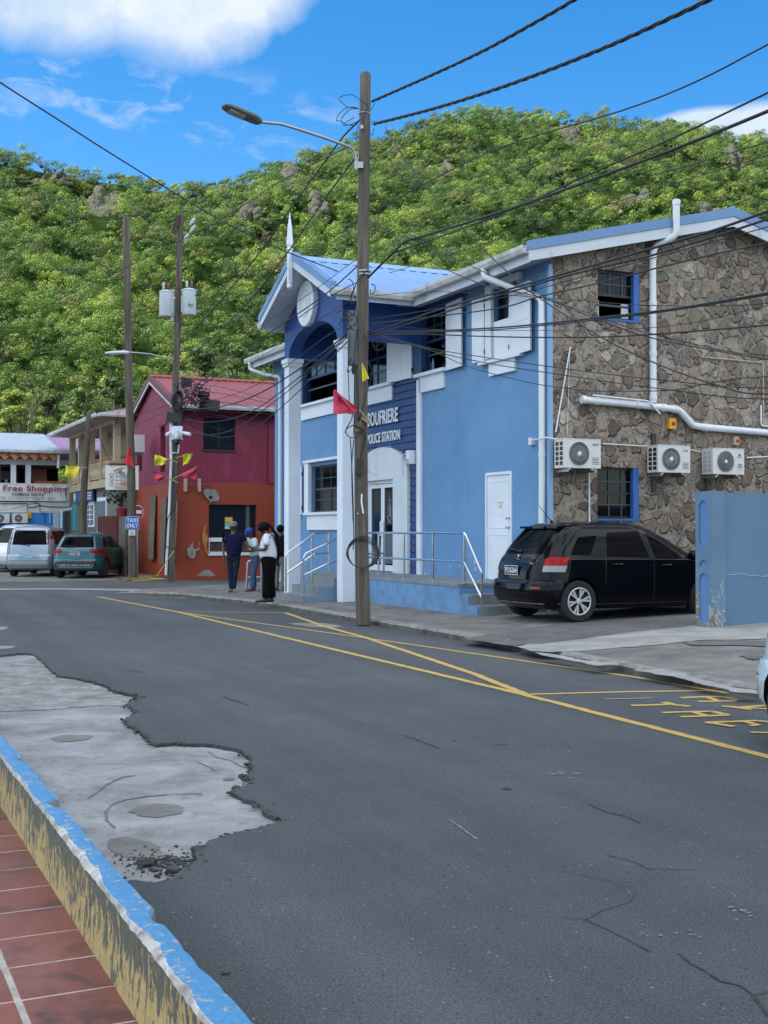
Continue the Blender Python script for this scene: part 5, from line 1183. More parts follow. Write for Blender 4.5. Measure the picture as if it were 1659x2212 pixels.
for a in ((40, 812, 0, 112, 84, LIME, 'yellow-green tree standing alone at the far left foot of the hill', 21), (104, 838, 0, 108, 70, DKG, 'dark tree between the yellow-green tree and the leaning roof', 22), (22, 868, 0, 92, 80, (.13, .19, .032), 'bright green bushy tree behind the pale grey roof at the left edge', 23),
          (92, 892, 0, 88, 70, (.115, .17, .03), 'green tree behind the bare pole above the mauve roof', 24), (150, 880, 0, 94, 66, (.10, .15, .03), 'pale green tree behind the corner of the balcony roof', 25), (178, 838, 0, 104, 76, MIDG, 'mid-green tree rising above the balcony roof', 26),
          (245, 812, 0, 110, 80, DKG, 'dark tree behind the thick bare pole and balcony house', 27), (430, 752, 0, 112, 90, DKG, 'dark tree behind the left part of the red roof, beside the transformer pole', 28), (512, 742, 0, 110, 90, MIDG, 'mid-green tree behind the middle of the red roof', 29), (590, 735, 0, 112, 84, DKG, 'dark tree between the red roof and the station gutter', 30)):
    tree(*a)
# ================================================================== other buildings
RED_U = paint('magenta_wall', (.22, .018, .052), .6, .16, scale=.5, dirt=(.33, .06, .11), damt=.35, bmp=.3, bsc=25)
RED_L = paint('orange_red_wall', (.30, .048, .018), .6, .14, scale=.5, dirt=(.30, .06, .03), damt=.4, bmp=.3, bsc=25)
R_ROOF = paint('red_roof_metal', (.29, .068, .066), .42, .14, metal=.05, scale=.6, dirt=(.26, .11, .11), damt=.4)
R_DARK = paint('dark_red_verge', (.13, .028, .025), .5, .15)
RA, RB = 10.75, 40.0     # street side and near side of the red building
RT = thing('red_building', P(RA, RB, 0), 'magenta-over-orange building with red ribbed roof behind the pedestrians', 'building')
def rr(*p): return qb('4', *p, RB)
zmid = rr(470, 1058)[1]; ztop = 5.75
a_end = 24.0; b_end = 46.2; RAP = (RB - .5 + b_end + .5) / 2; zap = 7.25
w_up = (rr(693, 450)[0], rr(976, 768)[0], rr(693, 768)[1], 5.55); w_lo = (rr(742, 1255)[0], rr(1163, 1255)[0], rr(742, 1690)[1], rr(742, 1255)[1])
def two(fn, x0, x1, holes, top_pts=None):
    lo = MB(); holed(lo, fn, [x0, x1], [0, zmid], [h for h in holes if h[3] < zmid], .18); up = MB(); holed(up, fn, [x0, x1], [zmid, ztop], [h for h in holes if h[2] > zmid], .18); return lo, up
lo, up = two(fB(RB), RA, a_end, [w_up, w_lo])
sl_, su = two(fA(RA), RB, b_end, [(onA(*q('4', 335, 640), RA)[0] - .35, onA(*q('4', 335, 640), RA)[0] + .35, 3.75, 5.35), (onA(*q('4', 130, 620), RA)[0] - .4, onA(*q('4', 130, 620), RA)[0] + .4, 3.95, 5.05)])
su.add([P(RA, RB, ztop), P(RA, b_end, ztop), P(RA, RAP, zap - .12)], [(0, 1, 2)])
for mb, nm, m_, lb in ((lo, 'wall', RED_L, 'orange-red lower wall'), (up, 'wall', RED_U, 'magenta upper wall'), (sl_, 'wall', RED_L, None), (su, 'wall', RED_U, None)): part(nm, mb, m_, RT, lb)
bx = MB(); bx.quad(P(a_end, RB, 0), P(a_end, b_end, 0), P(a_end, b_end, ztop), P(a_end, RB, ztop)); bx.quad(P(RA, b_end, 0), P(a_end, b_end, 0), P(a_end, b_end, ztop), P(RA, b_end, ztop)); part('rear_wall', bx, RED_U, RT)
rib = MB(); rib.box(RA, a_end, RB - .05, RB - .003, .0, .42); part('plinth', rib, RED_L, RT); bnd = MB(); bnd.box(rr(1265, 600)[0], rr(1330, 600)[0], RB - .05, RB - .003, zmid, ztop); part('pilaster', bnd, RED_U, RT)
dk = MB()
for w in (w_up, w_lo): dk.box(w[0], w[1], RB + .16, RB + .17, w[2], w[3])
part('window_dark', dk, GLASS, RT) if False else None
for w, nm in ((w_up, 0), (w_lo, 1)):
    g_ = MB(); g_.box(w[0], w[1], RB + .15, RB + .16, w[2], w[3]); Wd = part('window', g_, gloss('shop_glass', (.012, .014, .018), .12), RT)
    f_ = MB(); cx = (w[0] + w[1]) / 2; f_.box(cx - .03, cx + .03, RB + .10, RB + .149, w[2], w[3]) if nm == 0 else f_.box(w[1] - .35, w[1] - .22, RB + .10, RB + .149, w[2], w[3]); part('mullion', f_, paint('mullion', (.10, .10, .10), .5, .1) if nm else BLACKM, Wd)
    f_ = MB(); f_.box(w[0] - .03, w[1] + .03, RB - .04, RB + .10, w[2] - .07, w[2]); part('sill', f_, paint('sill_dark', (.06, .02, .03), .6, .1) if nm == 0 else W_PAINT, Wd)
    if nm == 1:
        z0, z1 = rr(742, 1685)[1], rr(742, 1555)[1]
        b_ = MB(); b_.box(w[0] + .02, w[1] - .05, RB + .11, RB + .13, z0 + .05, z1 - .13); part('stock_shelf', b_, paint('brown_goods', (.085, .045, .04), .8, .7, scale=9), Wd)
        b_ = MB(); b_.box(w[0] + .01, w[1] - .02, RB + .06, RB + .145, z1 - .12, z1 + .02); b_.box(w[1] - .08, w[1] - .02, RB + .06, RB + .145, z0, z1 - .12); b_.box(w[0] + .01, w[0] + .05, RB + .06, RB + .145, z0, z1 - .12); b_.box(w[0] + .01, w[1] - .02, RB + .06, RB + .145, z0 - .02, z0 + .04); part('counter_frame', b_, W_PAINT, Wd)
        cu_ = MB(); n = 60; x0, x1 = w[0] + .05, w[1] - .4
        vs = [];
        for i in range(n + 1):
            x = x0 + (x1 - x0) * i / n; d = .025 * math.sin(i * 1.25) + .012 * math.sin(i * 2.9); sag = .25 * math.sin(math.pi * i / n)
            vs += [P(x, RB + .24 + d, z1 + .02), P(x, RB + .24 + d * .5, w[3] - .02)]
        cu_.add(vs, [(2 * i, 2 * i + 2, 2 * i + 3, 2 * i + 1) for i in range(n)]); 
        po = MB(); px, pz0 = rr(893, 1473); px1, pz1 = rr(960, 1368); po.box(px, px1, RB + .12, RB + .13, pz0, pz1); PO = part('poster', po, paint('poster_teal', (.16, .48, .46), .6, .1, bmp=0), Wd)
        for (f0, f1, c_, nm2) in ((.62, .99, (.75, .42, .06), 'poster_yellow'), (.56, .62, (.55, .12, .08), 'poster_red'), (.01, .16, (.62, .62, .55), 'poster_white')):
            t_ = MB(); t_.box(px, px1, RB + .112, RB + .119, pz0 + (pz1 - pz0) * f0, pz0 + (pz1 - pz0) * f1); part('poster_band', t_, paint(nm2, c_, .6, .2, bmp=0), PO)
for c, hw_, z0, z1 in ((onA(*q('4', 335, 640), RA)[0], .35, 3.75, 5.35), (onA(*q('4', 130, 620), RA)[0], .4, 3.95, 5.05)):
    g_ = MB(); g_.box(RA + .14, RA + .15, c - hw_, c + hw_, z0, z1); Wd = part('window', g_, GLASS, RT); f_ = MB(); f_.box(RA + .08, RA + .139, c - .03, c + .03, z0, z1); part('mullion', f_, BLACKM, Wd)
    f_ = MB(); f_.box(RA - .05, RA - .004, c - hw_ - .2, c + hw_ + .2, z1 + .05, z1 + .13); part('lintel', f_, RED_U, Wd)
rf = MB(); a0 = RA - .16; slp = (zap - 5.93) / (RAP - (RB - .5)); Vv = (BX + ZX * slp)
ribbed(rf, P(a0, RB - .5, 5.93), AX, Vv, a_end - a0 + .4, lambda u: 0, lambda u: RAP - RB + .5, .27, .035); ribbed(rf, P(a0, b_end + .5, 5.93), AX, -BX + ZX * slp, a_end - a0 + .4, lambda u: 0, lambda u: RAP - RB + .5, .27, .035)
rf.tube([P(a0, RAP, zap + .03), P(a_end, RAP, zap + .03)], .08, 6); RR = part('roof', rf, R_ROOF, RT)
vg = MB()
for e in (RB - .5, b_end + .5):
    for (x0, x1, h0, h1, mm) in ((a0 - .04, a0 + .1, -.14, .05, 0), (a0 - .02, a0 + .03, -.24, -.14, 1)):
        vg.hexa([P(x0, e, 5.93 + h0), P(x1, e, 5.93 + h0), P(x1, RAP, zap + h0), P(x0, RAP, zap + h0), P(x0, e, 5.93 + h1), P(x1, e, 5.93 + h1), P(x1, RAP, zap + h1), P(x0, RAP, zap + h1)], mm)
part('verge', vg, [R_DARK, W_TRIM], RR); sf = MB(); sf.box(a0, a_end, RB - .5, RB, 5.72, 5.75); part('soffit', sf, R_DARK, RR)
gm = MB(); gutter(gm, P(a0 + .1, RB - .52, 5.93), P(a_end, RB - .52, 5.93), -BX); part('gutter', gm, GUT, RT)
# bare render patches and stubs
pt = MB()
def bpatch(pts, dz=0):
    pp = jag([Vector((*rr(*p), 0)) for p in pts], .05, .04); tri = tessellate_polygon([pp]); pt.add([P(p.x, RB - .056 - dz, p.y) for p in pp], [tuple(t) for t in tri])
bpatch([(690, 1140), (720, 1120), (790, 1118), (825, 1150), (832, 1200), (815, 1225), (770, 1225), (755, 1245), (735, 1215), (700, 1185)]); bpatch([(545, 1650), (580, 1600), (600, 1590), (615, 1650), (640, 1640), (660, 1580), (655, 1660), (620, 1670), (610, 1720), (590, 1735), (560, 1700)])
bpatch([(630, 1880), (660, 1850), (740, 1830), (770, 1860), (800, 1885), (760, 1895), (680, 1892)]); part('bare_render', pt, m_conc('bare_render', (.34, .33, .30), (.20, .19, .175), 4), RT)
pt = MB(); bpatch([(685, 1480), (705, 1435), (718, 1440), (705, 1500), (725, 1560), (715, 1620), (738, 1690), (715, 1700), (690, 1610), (680, 1560)]); part('ochre_scar', pt, paint('ochre_scar', (.45, .22, .06), .7, .2), RT)
hl = MB(); c = P(rr(752, 1193)[0], RB - .06, rr(752, 1193)[1]); hl.lathe(c, -BX, [(.06, 0), (.06, .01), (.04, .012)], 12); part('pipe_hole', hl, BLACKM, RT)
for x in (530, 652):
    c = rr(x, 1085); b_ = MB(); b_.box(c[0] - .05, c[0] + .05, RB - .12, RB - .003, c[1] - .22, c[1] + .22); part('bolt_bracket', b_, paint('pale_bracket', (.5, .36, .34), .6, .2), RT)
    b_ = MB(); b_.tube([P(c[0], RB - .06, c[1] - .02), P(c[0] + .32, RB - .3, c[1] - .02)], .025, 6); part('rod', b_, paint('rust', (.12, .04, .03), .8, .2), RT)
# boards leaning on the street side of the red building
for i, (x, y0, y1, w_, m_, lab) in enumerate(((235, 1205, 1780, .62, WOOD_G, 'grey weathered board leaning on the magenta side wall, middle of three'), (325, 1190, 1785, .62, WOOD_B, 'pale yellow board with a stencilled mark leaning on the magenta side wall'), (140, 1185, 1740, .75, WOOD_G, 'tall grey board leaning beside the no-entry disc'))):
    bc_, zb = onA(*q('4', x, y1), RA - .5); _, zt2 = onA(*q('4', x, y0), RA - .08); mb = MB(); mb.hexa([P(RA - .16, bc_ - w_ / 2, max(.02, zb)), P(RA - .13, bc_ - w_ / 2, max(.02, zb)), P(RA - .13, bc_ + w_ / 2, max(.02, zb)), P(RA - .16, bc_ + w_ / 2, max(.02, zb)), P(RA - .07, bc_ - w_ / 2, zt2), P(RA - .04, bc_ - w_ / 2, zt2), P(RA - .04, bc_ + w_ / 2, zt2), P(RA - .07, bc_ + w_ / 2, zt2)])
    o = solo('leaning_board', mb, m_, lab, 'board')
    if i == 1:
        mk = MB(); dirr = (P(RA - .07, bc_, zt2) - P(RA - .16, bc_, max(.02, zb))); nn = dirr.normalized(); base = P(RA - .166, bc_ + .06, max(.02, zb)) - AX * .004
        for j in range(9): p = base + dirr * (.58 + .025 * j); mk.xbox(p - BX * (.08 if j % 2 else .0), .012, .10 if j % 3 else .16, .05, Matrix.Rotation(TH, 3, 'Z'))
        M_ = solo('stencil_mark', mk, paint('stencil', (.05, .05, .05), .8, .1, bmp=0), None); M_.parent = o; M_.matrix_parent_inverse = Matrix.Translation(o.location).inverted()
ac_unit(P(RA - .75, onA(*q('4', 150, 740), RA - .4)[0] + .45, onA(*q('4', 150, 800), RA - .4)[1]), -BX, -AX, .85, .62, .35, 'white fan unit on the magenta side wall between the two poles', 'swirl')
# the bushy fronds at the right end of the red wall
fr_ = MB(); c0 = P(rr(1395, 1250)[0], RB - .35, 0)
fz = rr(1395, 1200)[1]
for i in range(46):
    z = rng.uniform(1.3, 3.4); a = rng.uniform(0, 6.28); L_ = rng.uniform(.35, .7); st0 = c0 + Vector((0, 0, z)); d = Vector((math.cos(a), math.sin(a), 0)); pts = [st0, st0 + d * L_ * .5 + ZX * .12, st0 + d * L_ - ZX * .3]; w_ = Vector((-d.y, d.x, 0)) * .03
    fr_.quad(pts[0] - w_ * .4, pts[0] + w_ * .4, pts[1] + w_, pts[1] - w_); fr_.quad(pts[1] - w_, pts[1] + w_, pts[2] + w_ * .1, pts[2] - w_ * .1)
FT = thing('climbing_plant', c0, 'dark narrow-leaved plant beside the left station column, against the orange wall', 'plant'); fr_.norecalc = True; part('foliage', fr_, paint('dark_leaf', (.03, .045, .018), .6, .4, bmp=0), FT); tk = MB(); tk.tube([c0, c0 + ZX * 3.3], .04, 6); part('stem', tk, BARK, FT)
# ---------------- balcony house
HA, HB0, HB1 = 10.5, 48.6, 58.6
CREAM = paint('cream_wall', (.44, .36, .24), .65, .14, dirt=(.22, .19, .14), damt=.5); GREYW = paint('grey_wall', (.16, .165, .155), .75, .2, scale=1.5, dirt=(.09, .09, .08), damt=.5)
HT = thing('balcony_house', P(HA, HB0, 0), 'cream two-storey house with a pillared balcony and mauve hipped roof behind the poles', 'building')
mb = MB(); mb.box(HA + .25, 20, HB0 + .3, HB1, 0, 3.5); part('wall', mb, GREYW, HT, 'grey ground-floor wall'); mb = MB(); mb.box(HA + 1.7, 20, HB0 + 1.7, HB1, 3.8, 6.2); part('wall', mb, CREAM, HT, 'cream upper wall')
mb = MB(); mb.box(HA, 20, HB0, HB1, 3.5, 3.82); part('balcony_slab', mb, CREAM, HT)
for (a_, b_) in [(HA, HB0), (HA, HB0 + 2.6), (HA, HB0 + 5.1), (HA, HB0 + 7.5), (HA, HB1 - .3), (HA + 3.2, HB0), (HA + 6, HB0)]:
    mb = MB(); mb.box(a_ + .02, a_ + .28, b_ + .02, b_ + .28, 3.82, 6.06); part('pillar', mb, CREAM, HT)
mb = MB(); mb.box(HA, HA + .3, HB0, HB1, 6.06, 6.30); mb.box(HA + .3, 20, HB0, HB0 + .3, 6.06, 6.30); part('beam', mb, CREAM, HT)
for (s, e) in (((HA + .10, HB0 + .3), (HA + .10, HB1 - .3)), ((HA + .3, HB0 + .10), (19, HB0 + .10))):
    Lb = math.hypot(e[0] - s[0], e[1] - s[1]); n = int(Lb / .22); mb = MB()
    for i in range(n):
        t = (i + .5) / n; p = P(s[0] + (e[0] - s[0]) * t, s[1] + (e[1] - s[1]) * t, 3.9); mb.lathe(p, ZX, [(.05, 0), (.035, .06), (.065, .25), (.03, .5), (.05, .72)], 6)
    part('balustrade', mb, CREAM, HT); mb = MB(); mb.tube([P(*s, 4.68), P(*e, 4.68)], .07, 6); part('rail', mb, paint('terracotta_rail', (.32, .11, .06), .7, .2), HT)
e0, zE, zR = .75, 6.32, 7.6
mb = MB(); x0, x1, y0, y1 = HA - e0, 20.7, HB0 - e0, HB1 + e0; xm = x0 + (y1 - y0) / 2 * .8; ym = (y0 + y1) / 2
ribbed(mb, P(x0, y0, zE), BX, (AX * 1 + ZX * .26), y1 - y0, lambda u: 0, lambda u: min(u, (y1 - y0) - u) * 1.0 + .02, .3, .03)
ribbed(mb, P(x0, y0, zE), AX, (BX + ZX * .26), x1 - x0, lambda u: 0, lambda u: min(u, ym - y0), .3, .03); ribbed(mb, P(x0, y1, zE), AX, (-BX + ZX * .26), x1 - x0, lambda u: 0, lambda u: min(u, ym - y0), .3, .03)
HR = part('roof', mb, paint('mauve_roof', (.30, .16, .20), .45, .15, dirt=(.25, .15, .16), damt=.4), HT); mb = MB(); mb.box(x0 + .05, x1, y0 + .05, y1 - .05, zE - .14, zE - .03); part('soffit', mb, paint('soffit_cream', (.40, .36, .30), .7, .1), HR)
gm = MB(); gutter(gm, P(x0, y0, zE + .02), P(x0, y1, zE + .02), -AX); gutter(gm, P(x0, y0, zE + .02), P(x1, y0, zE + .02), -BX); part('gutter', gm, GUT, HT)
def hz(x, y): return onA(*q('z3', x, y), HA + .25)
for (x0_, y0_, x1_, y1_, kind) in ((510, 1640, 600, 2045, 'w'), (655, 1575, 800, 2150, 'd'), (245, 1690, 305, 2100, 't')):
    b1_, z1_ = hz(x0_, y0_); b0_, z0_ = hz(x1_, y1_); z0_ = max(.02, z0_); mb = MB(); mb.box(HA + .20, HA + .247, b0_, b1_, z0_, z1_); 
    if kind == 't': part('door', mb, paint('teal_door', (.04, .38, .42), .5, .1), HT); continue
    Wd = part('window' if kind == 'w' else 'door', mb, W_PAINT, HT); mb = MB(); mb.box(HA + .17, HA + .199, b0_ + .14, b1_ - .14, z0_ + .12, z1_ - .16); part('pane', mb, gloss('pale_pane', (.12, .15, .17), .15) if kind == 'w' else paint('door_grey', (.13, .17, .19), .5, .2), Wd)
    if kind == 'w':
        mb = MB(); [mb.box(HA + .14, HA + .169, b0_ + .14, b1_ - .14, z0_ + .12 + (z1_ - z0_ - .28) * i / 4 - .02, z0_ + .12 + (z1_ - z0_ - .28) * i / 4 + .02) for i in (1, 2, 3)]; mb.box(HA + .135, HA + .168, (b0_ + b1_) / 2 - .02, (b0_ + b1_) / 2 + .02, z0_ + .13, z1_ - .17); part('muntin', mb, W_PAINT, Wd)
b1_, z1_ = hz(330, 1485); b0_, z0_ = hz(632, 1620)
SG = thing('blue_signboard', P(HA, (b0_ + b1_) / 2, z0_), 'dark blue signboard with small pale lines on the grey wall of the balcony house', 'sign'); mb = MB(); mb.box(HA + .05, HA + .12, b0_, b1_, z0_, z1_); part('board', mb, paint('sign_navy', (.02, .08, .22), .4, .1, bmp=0), SG)
mb = MB(); [mb.box(HA + .04, HA + .049, b0_ + .25, b0_ + 1.4 - .12 * i, z1_ - .16 - .12 * i, z1_ - .12 - .12 * i) for i in range(3)]; part('text_line', mb, W_PAINT, SG); mb = MB(); mb.lathe(P(HA + .048, b1_ - .25, (z0_ + z1_) / 2), -AX, [(.2, 0), (.2, .008)], 18); part('emblem', mb, W_PAINT, SG)
# rust-red fence, cream hoarding and potted plant beside it
RF_ = thing('rust_red_fence', P(HA, 47, 0), 'rust-red sheet fence between the balcony house and the magenta wall', 'fence'); mb = MB(); mb.box(HA - .3, HA - .25, 46.6, 50.2, .0, onA(*q('z3', 900, 1860), HA - .3)[1])
for i in range(12): mb.box(HA - .33, HA - .301, 46.7 + i * .3, 46.8 + i * .3, 0, onA(*q('z3', 900, 1860), HA - .3)[1] - .02)
part('sheet', mb, paint('rust_red', (.14, .035, .03), .7, .25), RF_)
bo, zt3 = onA(*q('z3', 1020, 1880), HA - .5); mb = MB(); mb.box(HA - .5, HA - .45, bo - .75, bo + .35, 0.02, zt3); solo('grey_hoarding', mb, WOOD_G, 'upright grey plank panel in front of the rust-red fence', 'board')
by_, zt4 = onA(*q('z3', 735, 1880), HA - .1); mb = MB(); mb.box(HA + .05, HA + .1, by_ - .5, by_ + .45, 0.02, zt4); solo('yellow_plywood', mb, paint('ply_yellow', (.42, .27, .09), .7, .15), 'yellowish plywood sheet propped in the white doorway of the balcony house', 'board')
PB = thing('potted_plant', atY(*q('z3', 1035, 1870), 46.0), 'bushy dark plant in a red pot behind the thick bare pole', 'plant'); pl_ = MB(); pc = atY(*q('z3', 1035, 1870), 46.0); pl_.lathe(pc, ZX, [(.18, 0), (.24, .3), (.22, .31)], 14); part('pot', pl_, paint('pot_red', (.22, .03, .04), .5, .1), PB)
pl_ = MB()
for i in range(150):
    d = Vector((rng.normal(), rng.normal(), rng.normal())).normalized(); p = pc + Vector((0, 0, .85)) + Vector((d.x * .75, d.y * .5, d.z * .5)) * rng.uniform(.4, 1); n_ = Vector((rng.normal(), rng.normal(), rng.normal())).normalized(); t_ = n_.cross(d).normalized() * .11; s_ = n_.cross(t_).normalized() * .05; pl_.quad(p - t_, p - s_, p + t_, p + s_)
pl_.norecalc = True; part('foliage', pl_, paint('dark_leaf', (.03, .045, .018), .6, .4, bmp=0), PB); pl_ = MB(); pl_.tube([pc, pc + ZX * .9], .03, 6); part('stem', pl_, BARK, PB)
cw = MB(); c0_, z_ = onA(*q('z3', 1000, 1850), HA + .6); cw.box(HA + .6, HA + .7, 47.3, 48.55, z_, 3.5); part('side_wall', cw, CREAM, HT)
# ---------------- duty-free building
DB = 59.0
DT = thing('shop_building', P(5, DB, 0), 'long blue and white shop building with an open upper floor and grey and mauve roof', 'building')
def dz(x, y): return onB(*q('za', x, y), DB)
aL, aR = -12.0, dz(1530, 600)[0]
zg, zb, zo, zw = dz(600, 600)[1], dz(600, 880)[1], dz(600, 1290)[1], dz(600, 1940)[1]
mb = MB(); mb.box(aL, aR, DB, DB + 8, zw, zo); part('wall', mb, paint('shop_white', (.55, .57, .57), .6, .12, dirt=(.3, .3, .28), damt=.4), DT, 'white band of wall')
mb = MB(); mb.box(aL, aR, DB + .02, DB + 8, 0, zw - .002); part('wall', mb, paint('shop_blue', (.02, .20, .55), .5, .2, dirt=(.03, .12, .3), damt=.5), DT, 'bright blue ground floor')
mb = MB(); mb.box(aL, aR + .4, DB, DB + .25, zb, zg - .35); part('beam', mb, paint('beam_grey', (.36, .37, .39), .6, .12), DT)
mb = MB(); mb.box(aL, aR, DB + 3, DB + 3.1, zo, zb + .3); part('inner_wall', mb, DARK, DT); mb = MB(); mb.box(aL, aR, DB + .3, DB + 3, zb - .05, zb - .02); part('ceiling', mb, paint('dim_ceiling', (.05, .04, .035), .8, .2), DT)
for x in (628, 300, -60, -500):
    a_ = dz(x, 1000)[0]; mb = MB(); mb.box(a_ - .12, a_ + .12, DB + .02, DB + .2, zo, zb); part('pillar', mb, W_TRIM, DT)
for (x0_, x1_, y0_, y1_, m_, n_) in ((865, 1200, 920, 1240, paint('far_tile', (.42, .17, .12), .7, .2), 'view_panel'), (130, 400, 975, 1180, paint('inner_grey', (.13, .12, .12), .8, .3), 'inner_panel'), (245, 310, 1155, 1240, W_PAINT, 'inner_panel'), (440, 560, 960, 1280, paint('inner_navy', (.04, .045, .06), .8, .3), 'inner_panel')):
    (ax0, az1), (ax1, az0) = dz(x0_, y0_), dz(x1_, y1_); mb = MB(); mb.box(ax0, ax1, DB + 2.2, DB + 2.3, az0, az1); part(n_, mb, m_, DT)
mb = MB(); mb.box(dz(770, 0)[0], dz(1480, 0)[0], DB + .02, DB + .12, zo - .02, zo + .12); part('rail', mb, paint('rail_rust', (.30, .07, .03), .6, .2), DT)
tr_ = MB(); n = 24; a_ = aL
mb = MB()
while a_ < dz(1240, 0)[0]:
    z_ = zg - .12; mb.hexa([P(a_ - .0, DB - .40, z_ - .1), P(a_ + .22, DB - .40, z_ - .1), P(a_ + .22, DB - .37, z_ - .1), P(a_, DB - .37, z_ - .1), P(a_ - .0, DB - .40, z_), P(a_ + .45, DB - .40, z_), P(a_ + .45, DB - .37, z_), P(a_, DB - .37, z_)])
    mb.prism([P(a_ + .02, DB - .40, z_ - .1), P(a_ + .22, DB - .40, z_ - .30), P(a_ + .42, DB - .40, z_ - .1)], BX * .03); a_ += .45
part('fretwork_trim', mb, paint('orange_fret', (.50, .17, .05), .6, .2), DT)
rz0, rz1 = zg + .05, dz(600, 265)[1] + .55; aS = dz(960, 285)[0]; aE = dz(1330, 575)[0]
mb = MB(); Vv = BX + ZX * ((rz1 - rz0) / 5.4)
ribbed(mb, P(aL, DB - .45, rz0), AX, Vv, aE - aL, lambda u: 0, lambda u: 5.4, .8, .02); DR = part('roof', mb, paint('pale_roof', (.40, .46, .52), .4, .08, metal=.1), DT, 'pale grey metal roof section')
mb = MB(); ribbed(mb, P(aE + .01, DB - .42, rz0 - .03), AX, Vv, 6.5, lambda u: 0, lambda u: 5.4, .3, .035); part('roof', mb, paint('mauve_roof2', (.34, .19, .33), .45, .12), DT, 'mauve ribbed roof section')
mb = MB(); ribbed(mb, P(aL, DB + 10.4, rz0), AX, -BX + ZX * ((rz1 - rz0) / 5.4), 26, lambda u: 0, lambda u: 5.4, .8, .02); part('roof', mb, paint('mauve_roof2', (.34, .19, .33)), DT)
gm = MB(); gutter(gm, P(aL, DB - .45, rz0 + .02), P(aR + 3, DB - .45, rz0 + .02), -BX); part('gutter', gm, GUT, DT)
pipe('downpipe', [P(dz(1270, 0)[0], DB - .35, zg - .1), P(dz(1270, 0)[0], DB - .3, zg - .75)], .07, PVC, DT, n=8)
# banner
(ba1, bz0_), (ba0, bz1_) = dz(1475, 1690), dz(-700, 1310)
BT_ = thing('shop_banner', P((ba0 + ba1) / 2, DB, bz0_), 'white shopping banner with red and black lettering hung on the blue and white building', 'banner')
mb = MB(); n = 50; vs = []
for i in range(n + 1):
    for j in range(9):
        x = ba0 + (ba1 - ba0) * i / n; z = bz0_ + (bz1_ - bz0_) * j / 8; d = .03 * math.sin(i * .9 + j * .5) + .03 * noise.noise(Vector((x * .8, z * 1.5, 0))); 
        if i == n: x -= .12 * math.sin(math.pi * j / 8)
        vs.append(P(x, DB - .12 + d, z))
mb.add(vs, [(i * 9 + j, i * 9 + j + 1, (i + 1) * 9 + j + 1, (i + 1) * 9 + j) for i in range(n) for j in range(8)]); mb.smooth = 180; part('cloth', mb, paint('banner_white', (.62, .64, .66), .6, .06, bmp=0), BT_)
for (s, x0_, x1_, y0_, y1_, c_, of) in (('Duty Free Shopping', -520, 1450, 1340, 1505, (.32, .03, .05), .02), ('COMING SOON', 248, 938, 1505, 1570, (.03, .04, .06), .02), ('TEL. 722 5555, 724 9000, 721 3829', -20, 1195, 1592, 1650, (.40, .25, .28), .0)):
    l, zt5 = dz(x0_, y0_); r_, zb5 = dz(x1_, y1_); zt5 = dz(600, y0_)[1]; zb5 = dz(600, y1_)[1]; mb = MB(); text_on(mb, s, P(l, DB - .20, zb5), AX, ZX, r_ - l, zt5 - zb5, .01, of); part('lettering', mb, paint('ban_%d' % int(c_[0] * 99), c_, .6, .1, bmp=0), BT_)
for (x0_, lab) in ((-130, 'white fan unit at the left edge below the shopping banner'), (272, 'white fan unit below the word SOON of the shopping banner')):
    a_, z_ = onB(*q('za', x0_, 2165), DB - .4); a1_, _ = onB(*q('za', x0_ + 340, 2165), DB - .4); z1_ = onB(*q('za', x0_, 1960), DB - .4)[1]; ac_unit(P(a_, DB - .4, z_), AX, -BX, a1_ - a_, z1_ - z_, .35, lab, 'ring')
yb = MB(); a_, z_ = dz(640, 1990); yb.box(a_ - .1, a_ + .1, DB - .1, DB - .003, z_ - .16, z_ + .16); part('isolator_switch', yb, YB, DT)
for pts in (((600, 1930), (600, 1740), (0, 1740)), ((880, 1940), (880, 1780), (860, 1735), (750, 1730)), ((1095, 2160), (1105, 1900), (900, 1900)), ((600, 1810), (720, 1830), (850, 1780), (1100, 1810), (1520, 1815)), ((-100, 1690), (620, 1690), (1500, 1690)), ((990, 2160), (985, 1990), (940, 1930))):
    mb = MB(); mb.tube([P(dz(*p)[0], DB - .04, dz(*p)[1]) for p in pts], .018, 5); part('cable_run', mb, BLACKM if pts[0][0] not in (1095,) else PVC, DT)
mb = MB(); (a0_, z0_), (a1_, z1_) = dz(1420, 2500), dz(1545, 1910); mb.box(a0_, a1_, DB - .03, DB - .003, 0, z1_); part('door', mb, paint('brown_door', (.06, .045, .04), .7, .2), DT); mb = MB(); mb.tube([P(a0_ - .15, DB - .1, 0), P(a0_ - .15, DB - .1, z1_), P(a0_ + .5, DB - .1, z1_ + .15), P(a1_, DB - .1, z1_ + .15)], .06, 8); part('downpipe', mb, PVC, DT)
mb = MB(); a_, z_ = dz(1245, 1960); mb.box(a_ - .15, a_ + .15, DB - .02, DB - .003, z_ - .9, z_ + .1); part('pale_panel', mb, paint('pale_blue_panel', (.35, .45, .6), .6, .2), DT)
